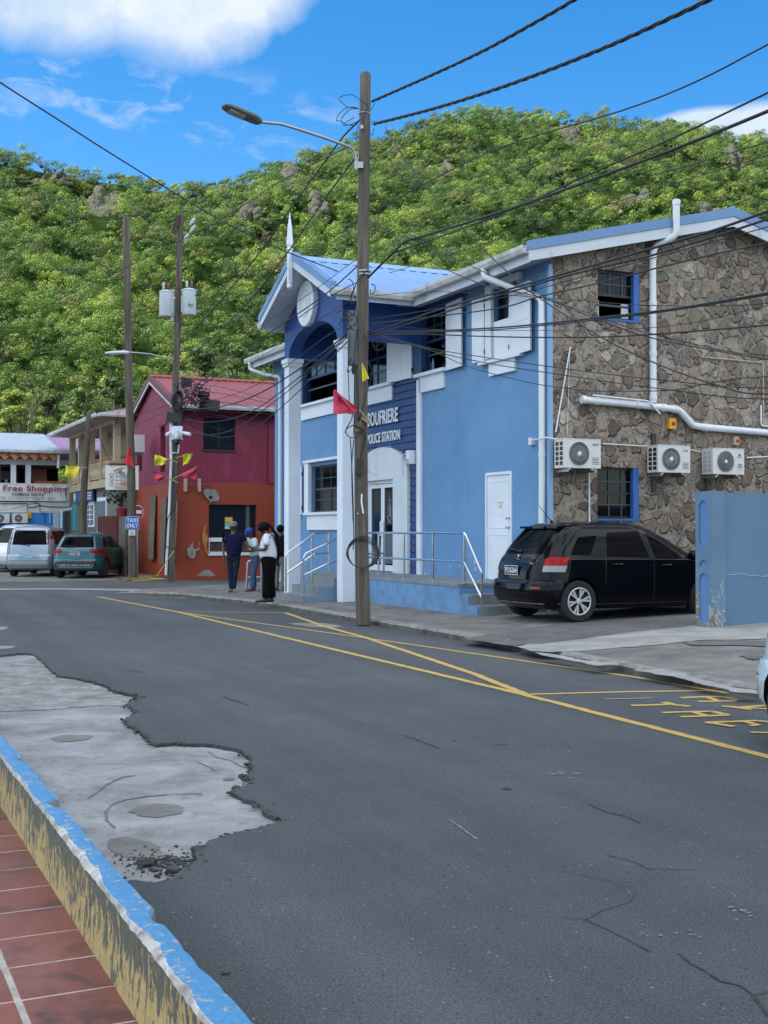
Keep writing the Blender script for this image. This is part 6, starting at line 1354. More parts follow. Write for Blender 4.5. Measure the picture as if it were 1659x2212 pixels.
# ================================================================== poles, lamps, signs, flags
def pole(pb_, pt_, r0, r1, label, wob=.02, n=16, path=None):
    pb_, pt_ = Vector(pb_), Vector(pt_); T = thing('utility_pole', pb_, label, 'pole', 'wooden utility poles'); mb = MB(); mb.smooth = 50; N_ = 26; pts = []; rs = []
    for i in range(N_ + 1):
        t = i / N_; p = pb_.lerp(pt_, t); p = path(t) if path else p; pts.append(p + Vector((noise.noise(Vector((t * 4, pb_.x, 1))), noise.noise(Vector((t * 4, pb_.x, 7))), 0)) * wob * math.sin(math.pi * t)); rs.append((r0 + (r1 - r0) * t) * (1 + .03 * noise.noise(Vector((t * 9, 3, pb_.x)))))
    pts[0] = pb_ - ZX * .1; pts.append(pts[-1] + ZX * .03); rs.append(r1 * .85); mb.tube(pts, rs, n); part('shaft', mb, POLE, T); return T
MPb = G(785, 1337, .12); MY = MPb.y; MPt = atY(789, 167, MY)
PCL = [(1337, 784.5), (1200, 781.5), (1050, 780), (900, 780), (798, 780.8), (652, 783.5), (486, 785), (167, 789.6)]
def ppath(t):
    z = MPb.z + (MPt.z - MPb.z) * t; v = 1148 - (z - CZ) / MY * F; u = float(np.interp(-v, [-c[0] for c in PCL], [c[1] for c in PCL])); return atY(u, v, MY)
PM_ = pole(MPb, MPt, .127, .093, 'tall weathered timber pole with cable bundles standing before the police station door', .006, 16, ppath)
bM = BX.dot(MPb); aM = AX.dot(MPb)
def mp(k, x, y, d=0.0): p = atY(*q(k, x, y), MY - .14 - d); return p
def ring_on(T, v0, r_, h=.03, m=GALV, nm='band', Y=None, u=787):
    c = atY(u, v0, Y or MY); mb = MB(); mb.tube([c - ZX * h / 2, c + ZX * h / 2], r_, 16); part(nm, mb, m, T)
for v_ in (q('5', 0, 385)[1], q('5', 0, 412)[1]): ring_on(PM_, v_, .122, .025)
ring_on(PM_, q('top', 0, 830)[1], .108, .012)
mb = MB(); c = mp('top', 650, 1800); mb.xbox(c + Vector((.02, .0, 0)), .10, .02, .11); mb.xbox(c + Vector((-.06, .06, .0)), .05, .12, .14); part('lamp_bracket', mb, GALV, PM_)
mb = MB(); mb.xbox(atY(*q('5', 852, 940), MY), .17, .20, .95); part('junction_case', mb, paint('case_grey', (.09, .11, .13), .5, .15), PM_)
mb = MB(); mb.xbox(atY(*q('5', 868, 975), MY + .02), .10, .14, 1.1); part('cable_tray', mb, BLACKM, PM_)
mb = MB(); mb.xbox(mp('6', 805, 400), .11, .10, .28, Matrix.Rotation(.15, 3, 'Y')); mb.xbox(mp('6', 815, 348), .10, .08, .05); part('splice_box', mb, BLACKM, PM_)
mb = MB(); mb.tube([mp('6', 825, 600, -.012), mp('6', 822, 660, -.012), mp('6', 835, 745, -.012)], .014, 5); mb.xbox(mp('6', 795, 745, -.01), .02, .01, .02); part('paper_scrap', mb, W_PAINT, PM_)
mb = MB(); mb.xbox(mp('6', 790, 133, -.01), .12, .012, .07); part('number_tag', mb, paint('tag_black', (.02, .02, .02), .5, .1), PM_); mb = MB(); text_on(mb, '6173', mp('6', 774, 140, .0), Vector((1, 0, 0)), ZX, .10, .045, .004); part('tag_digits', mb, paint('tag_yellow', (.55, .42, .08), .5, .1, bmp=0), PM_)
mb = MB(); mb.hexa([mp('5', 925, 1585) + Vector(o) for o in ((0, 0, -.05), (.0, .05, -.05), (0, .05, 0), (0, 0, 0))] + [mp('5', 995, 1638) + Vector(o) for o in ((0, 0, -.05), (0, .05, -.05), (0, .05, 0), (0, 0, 0))]); part('cross_slat', mb, WOOD_B, PM_)
mb = MB(); mb.xbox(mp('top', 700, 1085), .05, .05, .06); part('clamp', mb, GALV, PM_)
def pline(k, pts, Y): return [atY(*q(k, *p), Y) for p in pts]
def wires(T, k, lst, Y, r=.008, m=RUBBER, nm='loose_cable'):
    for pts in lst:
        w = pline(k, pts, Y); s_ = []
        for i in range(len(w) - 1):
            a_, b_, c_, d_ = w[max(0, i - 1)], w[i], w[i + 1], w[min(len(w) - 1, i + 2)]
            for j in range(5):
                t = j / 5; s_.append(.5 * ((2 * b_) + (c_ - a_) * t + (2 * a_ - 5 * b_ + 4 * c_ - d_) * t * t + (3 * b_ - a_ - 3 * c_ + d_) * t ** 3))
        s_.append(w[-1]); mb = MB(); mb.smooth = 180; mb.tube(s_, r, 6); part(nm, mb, m, T)
BLU = paint('blue_cable', (.012, .05, .12), .5, .1, bmp=0)
wires(PM_, 'top', [[(830, 640), (780, 640), (660, 560), (520, 475), (380, 480), (270, 530), (300, 600), (430, 700), (540, 715), (640, 725)], [(215, 960), (250, 860), (340, 760), (440, 710), (560, 705), (640, 740)], [(320, 1010), (330, 900), (420, 790), (520, 740), (640, 735)], [(215, 965), (300, 970), (400, 1030), (520, 1050), (620, 1030)], [(330, 1020), (420, 980), (560, 890)], [(340, 1055), (500, 1030), (640, 960), (740, 860), (800, 640)], [(700, 1080), (750, 900), (800, 700)], [(950, 630), (870, 760)], [(620, 1060), (605, 1200)], [(560, 1290), (600, 1350), (640, 1370)], [(860, 1200), (890, 1240), (915, 1200), (930, 1100)], [(870, 1010), (930, 970), (1000, 1010)]], MY - .12, .007, BLU)
wires(PM_, 'mid', [[(40, 210), (90, 240), (110, 330), (70, 430), (75, 520), (130, 480), (110, 400)], [(300, 90), (230, 140), (160, 230), (120, 330), (70, 460)], [(330, 270), (380, 300), (370, 370), (330, 400), (320, 340)], [(440, 760), (425, 850), (425, 950), (400, 1100)], [(330, 920), (360, 1050), (400, 1110), (490, 1080), (490, 1010), (430, 980)], [(60, 900), (40, 1300), (60, 1900)], [(75, 1200), (30, 1380), (90, 1340), (100, 1250)], [(240, 900), (280, 1000), (280, 1200), (340, 1380), (300, 1560), (180, 1990)], [(160, 800), (120, 1200), (160, 1700), (165, 2000)], [(120, 1120), (115, 1900), (110, 2200)]], MY - .13, .009)
wires(PM_, 'mid', [[(0, 690), (40, 740), (10, 800), (50, 850), (90, 790)], [(70, 700), (40, 760), (80, 830), (110, 860)], [(-60, 700), (-20, 760), (30, 830), (90, 800)], [(-80, 800), (-30, 720), (40, 690), (110, 640)], [(50, 600), (20, 680), (60, 740), (100, 700)], [(140, 560), (120, 640), (150, 740), (110, 800)], [(-100, 640), (-50, 610), (20, 640), (60, 690)], [(-40, 560), (0, 650), (50, 620), (110, 680)]], MY - .1, .009)
wires(PM_, '6', [[(760, 0), (745, 60), (710, 120), (715, 165), (760, 188), (800, 170), (815, 130), (770, 95), (720, 115), (700, 150)], [(770, 100), (830, 120), (855, 170), (840, 240), (820, 320)], [(760, 100), (820, 115), (840, 170), (830, 250), (815, 330)], [(740, 190), (755, 500), (765, 900), (760, 1010)], [(765, 200), (750, 420), (760, 800)]], MY - .15, .010)
wires(PM_, '6', [[(868, 425), (900, 458), (945, 450)], [(865, 410), (880, 445)], [(865, 512), (935, 522)]], MY - .1, .003, paint('twig', (.12, .09, .06), .8, .1, bmp=0))
COILT = thing('cable_coil', mp('6', 825, 1140), 'black cable coil tied to the lower part of the big pole at handrail height', 'cable')
for i in range(5):
    mb = MB(); mb.smooth = 180; rr_ = .235 + .012 * i; c = atY(*q('6', 823 + 3 * i, 1045 - 4 * i), MY - .15 - .02 * i); mb.tube([c + Vector((math.cos(t) * rr_ * (1 + .04 * math.sin(3 * t + i)), .03 * math.sin(t), math.sin(t) * rr_ * .98)) for t in [2 * math.pi * j / 36 for j in range(36)]], .008, 6, closed=True); part('cable_turn', mb, RUBBER, COILT)
# street lamps
def street_lamp(bpl, arm, head0, head1, label, w=.30, foot=None):
    """arm and head lie in the plane across the street at b = bpl"""
    pts = [P(*((lambda r_: (r_[0], bpl, r_[1]))(onB(u, v, bpl)))) for u, v in arm]; T = thing('street_lamp', pts[0], label, 'street lamp', 'street lamps on the poles')
    mb = MB(); mb.smooth = True; mb.tube(pts, [.034] * 3 + [.026] * (len(pts) - 3), 10); part('arm', mb, GALV, T)
    h0 = onB(*head0, bpl); h1 = onB(*head1, bpl); p0, p1 = P(h0[0], bpl, h0[1]), P(h1[0], bpl, h1[1]); d = (p1 - p0); L_ = d.length; d.normalize(); up = BX.cross(d).normalized(); up = up if up.z > 0 else -up
    secs = [(-.02, .10, .03, .03), (.06, w * .7, .05, .05), (.22, w, .06, .045), (.60, w, .055, .045), (.85, w * .92, .045, .04), (.97, w * .7, .03, .03), (1.0, w * .4, .02, .02)]; vs = []
    for (t, ww_, hu, hd) in secs:
        c = p0 + d * L_ * t
        for (x, y) in ((-.5, -.3), (-.5, .3), (-.3, 1), (.3, 1), (.5, .3), (.5, -.3), (.38, -1), (-.38, -1)): vs.append(c + BX * ww_ * x + up * (y * hu if y > 0 else y * hd))
    n = 8; mb = MB(); mb.smooth = 30; mb.add(vs, [(i * n + j, i * n + (j + 1) % n, (i + 1) * n + (j + 1) % n, (i + 1) * n + j) for i in range(len(secs) - 1) for j in range(n)] + [tuple(range(n)), tuple((len(secs) - 1) * n + j for j in range(n))]); part('lamp_head', mb, paint('lamp_grey', (.10, .105, .11), .45, .15, bmp=0) if w > .25 else W_TRIM, T)
    mb = MB(); c = p0 + d * L_ * .62 - up * .052; mb.hexa([c + d * x + BX * y + up * z for z in (-.006, .012) for (x, y) in ((-.14, -w * .33), (.14, -w * .33), (.14, w * .33), (-.14, w * .33))]); part('lens', mb, gloss('lens_grey', (.30, .30, .28), .2), T)
    mb = MB(); c = p0 + d * L_ * .2 + up * .05; mb.lathe(c, up, [(.035, 0), (.035, .04), (.02, .055)], 10); part('photocell', mb, paint('photocell_blue', (.02, .22, .38), .4, .1, bmp=0), T)
street_lamp(bM, [(772, 358), (770, 345), (766, 330), (758, 318), (702, 298), (660, 284), (618, 271), (605, 267.5), (566, 264)], (563, 263), (481, 228), 'grey street lamp on a long arm high on the big pole before the station')
bPB = 41.3
YA, YB, YC = 40.8, 39.0, 45.4
PAo = pole(atY(287, 1250, YA), atY(272.5, 472, YA), .155, .115, 'thick bare timber pole carrying the TAXI ONLY sign')
PBo = pole(atY(367, 1249, YB), atY(391, 462, YB), .15, .088, 'leaning timber pole with the grey transformers and camera box', .05)
street_lamp(BX.dot(atY(387, 780, YB)) , [(387, 790), (386, 785), (380, 778), (370, 774.5), (345, 770), (324, 765), (300, 762.5), (277, 761)], (277, 761.5), (227, 763), 'pale street lamp on the transformer pole, seen edge-on behind the bare pole', .24)
pole(atY(173.5, 1241, YC), atY(191.5, 892, YC), .17, .09, 'leaning timber pole before the balcony house, cables at its head', .06)
pole(atY(68, 1200, 78), atY(68.5, 880, 78), .14, .10, 'short-looking distant pole behind the mauve shop roof')
mb = MB(); 
def xb(T, nm, u, v, Y, sx, sy, sz, m, rot=None): b_ = MB(); b_.xbox(atY(u, v, Y), sx, sy, sz, rot); return part(nm, b_, m, T)
# transformer pole fittings
xb(PBo, 'cross_board', *q('t', 465, 215), YB - .1, .16, .06, .62, paint('dark_board', (.05, .035, .03), .8, .2), Matrix.Rotation(R(16), 3, 'Y') )
for (x, y) in ((740, 170), (745, 300), (630, 450)):
    b_ = MB(); c = atY(*q('t', x, y), YB); b_.smooth = True; b_.tube([c + Vector((.10, 0, .12)), c + Vector((.03, 0, .03)), c + Vector((-.08, 0, -.1))], [.05, .06, .02], 8); part('insulator', b_, paint('porcelain', (.5, .55, .6), .2, .05, bmp=0), PBo)
    b_ = MB(); b_.tube([c, atY(*q('t', 560, y + 20), YB)], .012, 5); part('insulator_arm', b_, BLACKM, PBo)
TG = paint('transformer_grey', (.46, .52, .56), .4, .08, dirt=(.3, .33, .34), damt=.4, bmp=0)
def transformer(k, x0, x1, y0, y1, Y, lab, txt=None):
    u0, v0 = q(k, x0, y0); u1, v1 = q(k, x1, y1); s = Y / F; r_ = (u1 - u0) / 2 * s; h = (v1 - v0) * s; base = atY((u0 + u1) / 2, v1, Y); T = thing('transformer', base, lab, 'transformer', 'transformers on the leaning pole')
    b_ = MB(); b_.smooth = 35; b_.lathe(base, ZX, [(r_ * .96, 0), (r_, .02), (r_, h * .9), (r_ * 1.05, h * .9 + .01), (r_ * 1.05, h * .93), (r_ * .95, h * .96), (r_ * .5, h)], 28); part('tank', b_, TG, T)
    for i, dx in enumerate((-.35, .35)):
        b_ = MB(); b_.lathe(base + Vector((dx * r_, 0, h * .96)), ZX, [(.05, 0), (.03, .03), (.05, .06), (.03, .09), (.05, .12), (.03, .15), (.045, .2), (.045, .26), (.02, .28)], 10); part('bushing', b_, paint('bushing_brown', (.25, .09, .05), .35, .2, bmp=0) if i else paint('porcelain', (.5, .55, .6)), T)
    b_ = MB(); b_.xbox(base + Vector((r_ * .9 if x0 < 500 else -r_ * .9, 0, h * .4)), .12, .1, .5); part('mounting_lug', b_, GALV, T)
    if txt:
        b_ = MB(); cx = base + Vector((0, 0, 0)); text_on(b_, txt, base + Vector((-.05 * r_, -r_ * 1.005, h * .27)), Vector((1, .0, 0)), ZX, r_ * .85, h * .11, .01, .01); part('lettering', b_, BLACKM, T)
transformer('t', 165, 400, 1370, 1840, YB - .35, 'pale grey transformer drum on the left of the leaning pole')
transformer('t', 575, 815, 1340, 1815, YB - .30, 'pale grey transformer drum numbered 7215 on the right of the leaning pole', '7215')
transformer('t', 370, 500, 1500, 1925, YB + .35, 'smaller grey transformer drum half hidden between the other two')
for (u, v, w_, h_) in ((q('4', 450, 335) + (0, 0)),): pass
cl_ = thing('cable_coil', atY(*q('4', 455, 420), YB - .2), 'thick black cable coil hung on the leaning pole at roof height', 'cable')
for i in range(4):
    c = atY(*q('4', 455 + 6 * i, 345 - 3 * i), YB - .26 - .03 * i); b_ = MB(); b_.smooth = 180; b_.tube([c + Vector((math.cos(t) * .14, .05 * math.sin(t * 2), math.sin(t) * .30)) for t in [2 * math.pi * j / 30 for j in range(30)]], .036, 8, closed=True); part('cable_turn', b_, RUBBER, cl_)
CB = thing('camera_box', atY(*q('4', 462, 690), YB - .3), 'white surveillance camera box with three cameras on the leaning pole', 'security camera'); s4 = .2442 * YB / F
b_ = MB(); b_.xbox(atY(*q('4', 462, 625), YB - .3), 90 * s4, .2, 120 * s4); part('housing', b_, W_PAINT, CB)
for (x0, y0, x1, y1) in ((405, 622, 368, 635), (515, 622, 575, 636)):
    b_ = MB(); b_.smooth = True; b_.tube([atY(*q('4', x0, y0), YB - .3), atY(*q('4', x1, y1), YB - .55)], .055, 8); part('bullet_camera', b_, W_PAINT, CB)
b_ = MB(); b_.smooth = True; b_.lathe(atY(*q('4', 462, 690), YB - .42), ZX, [(.06, 0), (.13, .03), (.14, .12), (.10, .22), (.05, .3)], 16); part('dome', b_, GALV, CB); b_ = MB(); b_.smooth = 180; b_.blob(atY(*q('4', 460, 705), YB - .42), .1, 2); part('dome_lens', b_, gloss('black_lens', (.01, .01, .01), .05), CB)
b_ = MB(); b_.smooth = True; b_.tube([atY(*q('4', x, y), YB - .22) for x, y in ((405, 540), (405, 720), (408, 860), (395, 1200), (362, 1880))], .04, 8); part('conduit', b_, PVC, PBo)
b_ = MB(); b_.tube([atY(*q('4', x, y), YB - .2) for x, y in ((420, 800), (470, 800), (480, 700))], .025, 6); part('conduit', b_, PVC, PBo)
wires(PBo, '4', [[(500, 560), (510, 620), (505, 680), (480, 690)], [(470, 860), (470, 1100), (440, 1280), (380, 1380), (360, 1650)], [(360, 1630), (440, 1650), (450, 1620)]], YB - .25, .016)
wires(PBo, 't', [[(160, 1500), (150, 1420), (300, 1340), (500, 1350), (600, 1330), (760, 1320), (860, 1350), (905, 1420), (860, 1470), (740, 1440)], [(400, 1840), (440, 1860), (460, 1900), (540, 1940), (600, 1950)], [(600, 1960), (520, 2020), (500, 2100), (480, 2200)]], YB - .4, .015)
# tangle at the leaning pole head
TGL = thing('cable_tangle', atY(*q('4', 560, 420), YB - .2), 'snarl of loose black cables beside the leaning pole in front of the red roof', 'cables'); 
for i in range(22):
    rr_ = np.random.default_rng(100 + i); c = np.array([rr_.uniform(500, 680), rr_.uniform(180, 400)]); pts = [tuple(c + rr_.normal(size=2) * (45, 42)) for _ in range(6)]; w = [atY(*q('4', *p), YB - .3 - rr_.uniform(0, .5)) for p in pts]; b_ = MB(); b_.smooth = 180; s_ = []
    for j in range(5):
        a__, b__, c__, d__ = w[max(0, j - 1)], w[j], w[j + 1], w[min(5, j + 2)]
        for m_ in range(5): t = m_ / 5; s_.append(.5 * ((2 * b__) + (c__ - a__) * t + (2 * a__ - 5 * b__ + 4 * c__ - d__) * t * t + (3 * b__ - a__ - 3 * c__ + d__) * t ** 3))
    b_.tube(s_, .014, 5); part('loose_cable', b_, RUBBER, TGL)
for (x, y, sx, sz) in ((545, 175, .34, .28), (700, 268, .34, .08), (690, 298, .34, .09), (750, 375, .62, .34), (440, 490, .5, .3)): b_ = MB(); b_.xbox(atY(*q('4', x, y), YB - .35), sx, .2, sz, Matrix.Rotation(R(8), 3, 'Y')); part('splice_box', b_, BLACKM, TGL)
# signs
TS = thing('taxi_sign', atY(*q('4', 63, 1475), YA - .2), 'blue square sign reading TAXI ONLY on the thick bare pole', 'sign'); s4 = .2442 * YA / F; o = atY(*q('4', 5, 1475), YA - .2)
b_ = MB(); b_.xbox(o + Vector((58 * s4, .012, 56 * s4)), 118 * s4, .02, 113 * s4); part('border', b_, paint('sign_pale', (.35, .50, .68), .4, .05, bmp=0), TS)
b_ = MB(); b_.xbox(o + Vector((58 * s4, 0, 56 * s4)), 110 * s4, .008, 105 * s4); part('plate', b_, paint('sign_blue', (.012, .10, .42), .4, .05, bmp=0), TS)
b_ = MB()
for (s, z, h) in (('TAXI', 60, 36), ('ONLY', 14, 36)): text_on(b_, s, o + Vector((10 * s4, -.005, z * s4)), Vector((1, 0, 0)), ZX, 97 * s4, h * s4, .006, .02)
part('lettering', b_, W_PAINT, TS)
SS = thing('paper_notice', atY(*q('4', 62, 1532), YA - .19), 'small white notice sheet fixed below the TAXI ONLY sign', 'notice'); b_ = MB(); b_.xbox(atY(*q('4', 62, 1506), YA - .19), 58 * s4, .01, 50 * s4); part('sheet', b_, paint('paper', (.72, .74, .76)), SS)
b_ = MB(); [b_.xbox(atY(*q('4', 62, y), YA - .20), w_ * s4, .006, 5 * s4) for y, w_ in ((1490, 38), (1502, 44), (1514, 30), (1524, 40))]; part('text_line', b_, paint('ink', (.25, .27, .3)), SS)
NE = thing('no_entry_sign', atY(*q('4', 110, 1700), YA + .5), 'red round no-entry sign on a thin post behind the thick bare pole', 'sign'); c = atY(*q('4', 108, 1322), YA + .5); s5 = .2442 * (YA + .5) / F
b_ = MB(); b_.lathe(c + Vector((0, .01, 0)), Vector((0, -1, 0)), [(60 * s5, 0), (60 * s5, .01)], 32); part('rim', b_, W_PAINT, NE); b_ = MB(); b_.lathe(c + Vector((0, -.004, 0)), Vector((0, -1, 0)), [(55 * s5, 0), (55 * s5, .006)], 32); part('disc', b_, paint('sign_red', (.42, .015, .03), .4, .05, bmp=0), NE)
b_ = MB(); b_.xbox(c + Vector((0, -.016, 0)), 84 * s5, .008, 30 * s5); part('bar', b_, W_PAINT, NE); b_ = MB(); b_.tube([Vector((c.x, c.y + .05, 0)), c + Vector((0, .05, .2))], .03, 8); part('post', b_, GALV, NE)
HS = thing('hanging_signboard', atY(*q('z3', 1040, 1450), YA + 2), 'white restaurant signboard painted with three fish, partly behind the thick bare pole', 'sign'); YH = YA + 2; sh = .1343 * YH / F; o = atY(*q('z3', 770, 1440), YH)
def hp(x, y, d=0): return o + Vector(((x - 770) * sh, -.03 - d, (1440 - y) * sh))
b_ = MB(); b_.xbox(hp(1038, 1248) + Vector((0, .05, 0)), 536 * sh, .06, 395 * sh); part('board', b_, paint('sign_cream', (.66, .66, .63), .5, .05, bmp=0), HS)
b_ = MB(); b_.tube([hp(830, 1030), hp(1300, 1030)], .04, 6); b_.tube([hp(860, 1030), hp(860, 1055)], .015, 5); b_.tube([hp(1240, 1030), hp(1240, 1055)], .015, 5); part('hanger', b_, paint('rust', (.12, .04, .03)), HS)
for (y, c_, nm) in ((1228, (.30, .27, .30), 'fish_grey'), (1290, (.25, .42, .40), 'fish_teal'), (1350, (.55, .17, .06), 'fish_orange')):
    b_ = MB(); b_.prism([hp(980, y), hp(1020, y - 22), hp(1090, y - 28), hp(1150, y - 16), hp(1190, y), hp(1150, y + 16), hp(1090, y + 26), hp(1020, y + 20)], Vector((0, -.004, 0))); b_.prism([hp(985, y), hp(935, y - 20), hp(948, y), hp(935, y + 20)], Vector((0, -.004, 0))); part('fish', b_, paint(nm, c_, .5, .1, bmp=0), HS)
b_ = MB()
for pts in ([(905, 1140), (960, 1115), (1040, 1090), (1080, 1100)], [(960, 1190), (925, 1165), (915, 1130), (960, 1120), (985, 1150), (960, 1190)], [(1000, 1190), (1005, 1130), (1030, 1120), (1030, 1150), (1005, 1160), (1040, 1170), (1030, 1195), (1000, 1190)], [(1055, 1195), (1050, 1165), (1075, 1160), (1085, 1190), (1055, 1195)]): b_.tube([hp(*p, .006) for p in pts], .012, 4)
for y in (1205, 1275, 1350): b_.tube([hp(872 + 30 * math.cos(t), y + 28 * math.sin(t), .006) for t in [2 * math.pi * j / 14 for j in range(14)]], .008, 4, closed=True)
for (y, w_) in ((1395, 300), (1418, 260)): b_.xbox(hp(1060, y, .003), w_ * sh, .004, 8 * sh)
part('lettering', b_, paint('sign_ink', (.12, .16, .18), .6, .1, bmp=0), HS)
# small flags
def flag(nm_col, corners, k, Y, label, stick=None, seed=0, fold=.035):
    c = [atY(*q(k, *p), Y) for p in corners]; T = thing('pennant_flag', sum(c, Vector()) / 4, label, 'flag', 'small cloth flags on the poles'); b_ = MB(); b_.smooth = 180; n = 12
    vs = []
    for i in range(n + 1):
        for j in range(n + 1):
            s, t = i / n, j / n; p = c[0].lerp(c[1], s).lerp(c[3].lerp(c[2], s), t); sz = (c[1] - c[0]).length; vs.append(p + Vector((0, 1, 0)) * fold * (math.sin(s * 7 + seed + t * 2) + .6 * math.sin(t * 6 + seed * 2 + s * 3)) + ZX * fold * .3 * math.sin(s * 9 + seed))
    b_.add(vs, [(i * (n + 1) + j, (i + 1) * (n + 1) + j, (i + 1) * (n + 1) + j + 1, i * (n + 1) + j + 1) for i in range(n) for j in range(n)]); part('cloth', b_, nm_col, T)
    if stick: b_ = MB(); b_.tube([atY(*q(k, *stick[0]), Y + .02), atY(*q(k, *stick[1]), Y + .04)], .012 if Y < 30 else .02, 6); part('stick', b_, WOOD_B, T)
def cloth(nm, c):
    m = paint(nm, c, .75, .08, bmp=0); return m
RC, YCc, PKc = cloth('cloth_red', (.50, .018, .035)), cloth('cloth_yellow', (.62, .55, .035)), cloth('cloth_pink', (.48, .035, .08))
flag(PKc, [(690, 1370), (705, 1368), (898, 1520), (850, 1570)], '5', MY - .35, 'pink-red triangular flag stuck to the left side of the big pole', ((905, 1530), (995, 1635)), 1); 
o_ = bpy.data.objects
flag(PKc, [(692, 1375), (760, 1440), (850, 1568), (690, 1565)], '5', MY - .37, 'lower pink-red cloth drooping left of the big pole', None, 2)
flag(YCc, [(925, 1145), (940, 1150), (988, 1270), (932, 1300)], '5', MY - .22, 'limp yellow flag on the face of the big pole', None, 3, .02)
flag(YCc, [(265, 812), (385, 855), (345, 905), (262, 912)], '4', YB - .5, 'yellow flag on the left side of the leaning pole', ((380, 855), (470, 885)), 4, .05)
flag(YCc, [(515, 815), (600, 803), (568, 888), (512, 908)], '4', YB - .5, 'yellow flag on the right side of the leaning pole', ((600, 803), (450, 845)), 5, .05)
flag(PKc, [(246, 955), (370, 1015), (320, 1045), (270, 1045)], '4', YB - .5, 'pink-red flag on the lower left of the leaning pole', ((370, 1018), (470, 1065)), 6, .05)
flag(PKc, [(640, 925), (645, 918), (625, 1035), (480, 1000)], '4', YB - .5, 'pink-red flag on a raised stick right of the leaning pole', ((645, 920), (415, 1035)), 7, .04)
flag(RC, [(1140, 845), (1145, 840), (1192, 1045), (1102, 1000)], '3', YA - .3, 'deep red flag hanging on the thick bare pole above the fish signboard', ((1143, 838), (1128, 1085)), 8, .03)
flag(YCc, [(580, 1020), (705, 1032), (680, 1130), (577, 1118)], '3', YC - .5, 'bright yellow flag on the leaning pole before the balcony house', ((705, 1032), (770, 1045)), 9, .05)
# rope low around the poles
b_ = MB(); b_.tube([G(*q('4', x, y), .06) for x, y in ((-60, 1935), (0, 1925), (60, 1912), (200, 1908), (330, 1912), (430, 1908), (360, 1912), (200, 1925), (60, 1928))] , .02, 5)
solo('yellow_rope', b_, paint('rope_yellow', (.55, .40, .05), .7, .2, bmp=0), 'yellow rope lying on the ground between the two thick poles', 'rope')
b_ = MB(); b_.tube([atY(*q('4', x, y), YB - .6) for x, y in ((435, 1665), (380, 1740), (330, 1820), (280, 1890))], .015, 5); solo('yellow_rope', b_, paint('rope_yellow', (.55, .40, .05)), 'slanting yellow rope tied low on the leaning pole', 'rope')
pk = MB(); sheet(pk, jag([G(*q('4', x, y), .0) for x, y in ((-60, 1932), (60, 1908), (120, 1880), (200, 1850), (430, 1855), (470, 1905), (320, 1912), (100, 1925))], .3, .04), .07, .08); solo('pole_base_kerb', pk, PLAZA, kind='structure')
# short grey guard rail at the pavement end
GR = thing('guard_rail', G(*q('p', 575, 1725), .1), 'bent grey metal pipe rail by the legs of the man in jeans', 'railing'); Yg = GR.location.y
b_ = MB(); b_.smooth = True; b_.tube([atY(*q('p', x, y), Yg) for x, y in ((580, 1730), (605, 1400), (618, 1120), (640, 1080), (700, 1070))], .034, 8); part('rail', b_, GALV, GR); b_ = MB(); b_.tube([atY(*q('p', x, y), Yg) for x, y in ((605, 1440), (690, 1430), (930, 1440))], .028, 8); part('cross_rail', b_, GALV, GR)
b_ = MB(); b_.tube([atY(*q('p', x, y), Yg) for x, y in ((925, 1100), (915, 1690))], .03, 8); part('post', b_, GALV, GR)
# ================================================================== overhead cables
def zst(u): return (MPb.x + .4632 * MY) / ((u - CU) / F + .4632)
PBK = Vector((MPb.x + .4632 * (MY + 6.5), -6.5, 0))
ncab = [0]
def cable(pts, r, label, back=None, seg=5, tw=0.0):
    r *= .86
    w = [Vector(p) for p in pts]
    if back is not None:
        d = w[-1] - w[-2]; k = (w[-1].y + 6.5); e_ = Vector((PBK.x, -6.5, back)); s0 = w[-1].copy(); n_ = max(3, int((e_ - s0).length / 1.6)); w += [s0.lerp(e_, i / n_) - ZX * .5 * math.sin(math.pi * i / n_) for i in range(1, n_ + 1)]
    s_ = []; n = len(w)
    for i in range(n - 1):
        a_, b_, c_, d_ = w[max(0, i - 1)], w[i], w[i + 1], w[min(n - 1, i + 2)]
        for j in range(seg): t = j / seg; s_.append(.5 * ((2 * b_) + (c_ - a_) * t + (2 * a_ - 5 * b_ + 4 * c_ - d_) * t * t + (3 * b_ - a_ - 3 * c_ + d_) * t ** 3))
    s_.append(w[-1]); mb = MB(); mb.smooth = 180
    if tw:   # twisted bundle of three cores
        fine = []
        for i in range(len(s_) - 1):
            kk = max(2, int((s_[i + 1] - s_[i]).length / .12)); fine += [s_[i].lerp(s_[i + 1], j / kk) for j in range(kk)]
        L_ = 0; cores = [[], [], []]
        for i, p in enumerate(fine):
            if i: L_ += (p - fine[i - 1]).length
            t_ = (fine[min(i + 1, len(fine) - 1)] - fine[max(0, i - 1)]).normalized(); x = t_.cross(ZX).normalized(); y = x.cross(t_)
            for k in range(3): a = L_ * 2 * math.pi / .75 + k * 2.094; cores[k].append(p + (x * math.cos(a) + y * math.sin(a)) * r * .62)
        for c in cores: mb.tube(c, r * .55, 5)
    else: mb.tube(s_, r, 6)
    ncab[0] += 1; return solo('overhead_cable', mb, RUBBER, label, 'cable', 'overhead cables', origin=s_[0])
def SU(lst): return [atY(u, v, zst(u)) for u, v in lst]
cable(SU([(804, 219), (920, 168), (1040, 112), (1150, 52), (1240, 0), (1320, -52)]), .028, 'upper of the two thick twisted cables rising right from the head of the big pole', 8.6, tw=1)
cable(SU([(808, 268), (940, 234), (1100, 183), (1290, 110), (1450, 38), (1530, 0), (1600, -38)]), .030, 'lower of the two thick twisted cables rising right from the head of the big pole', 8.2, tw=1)
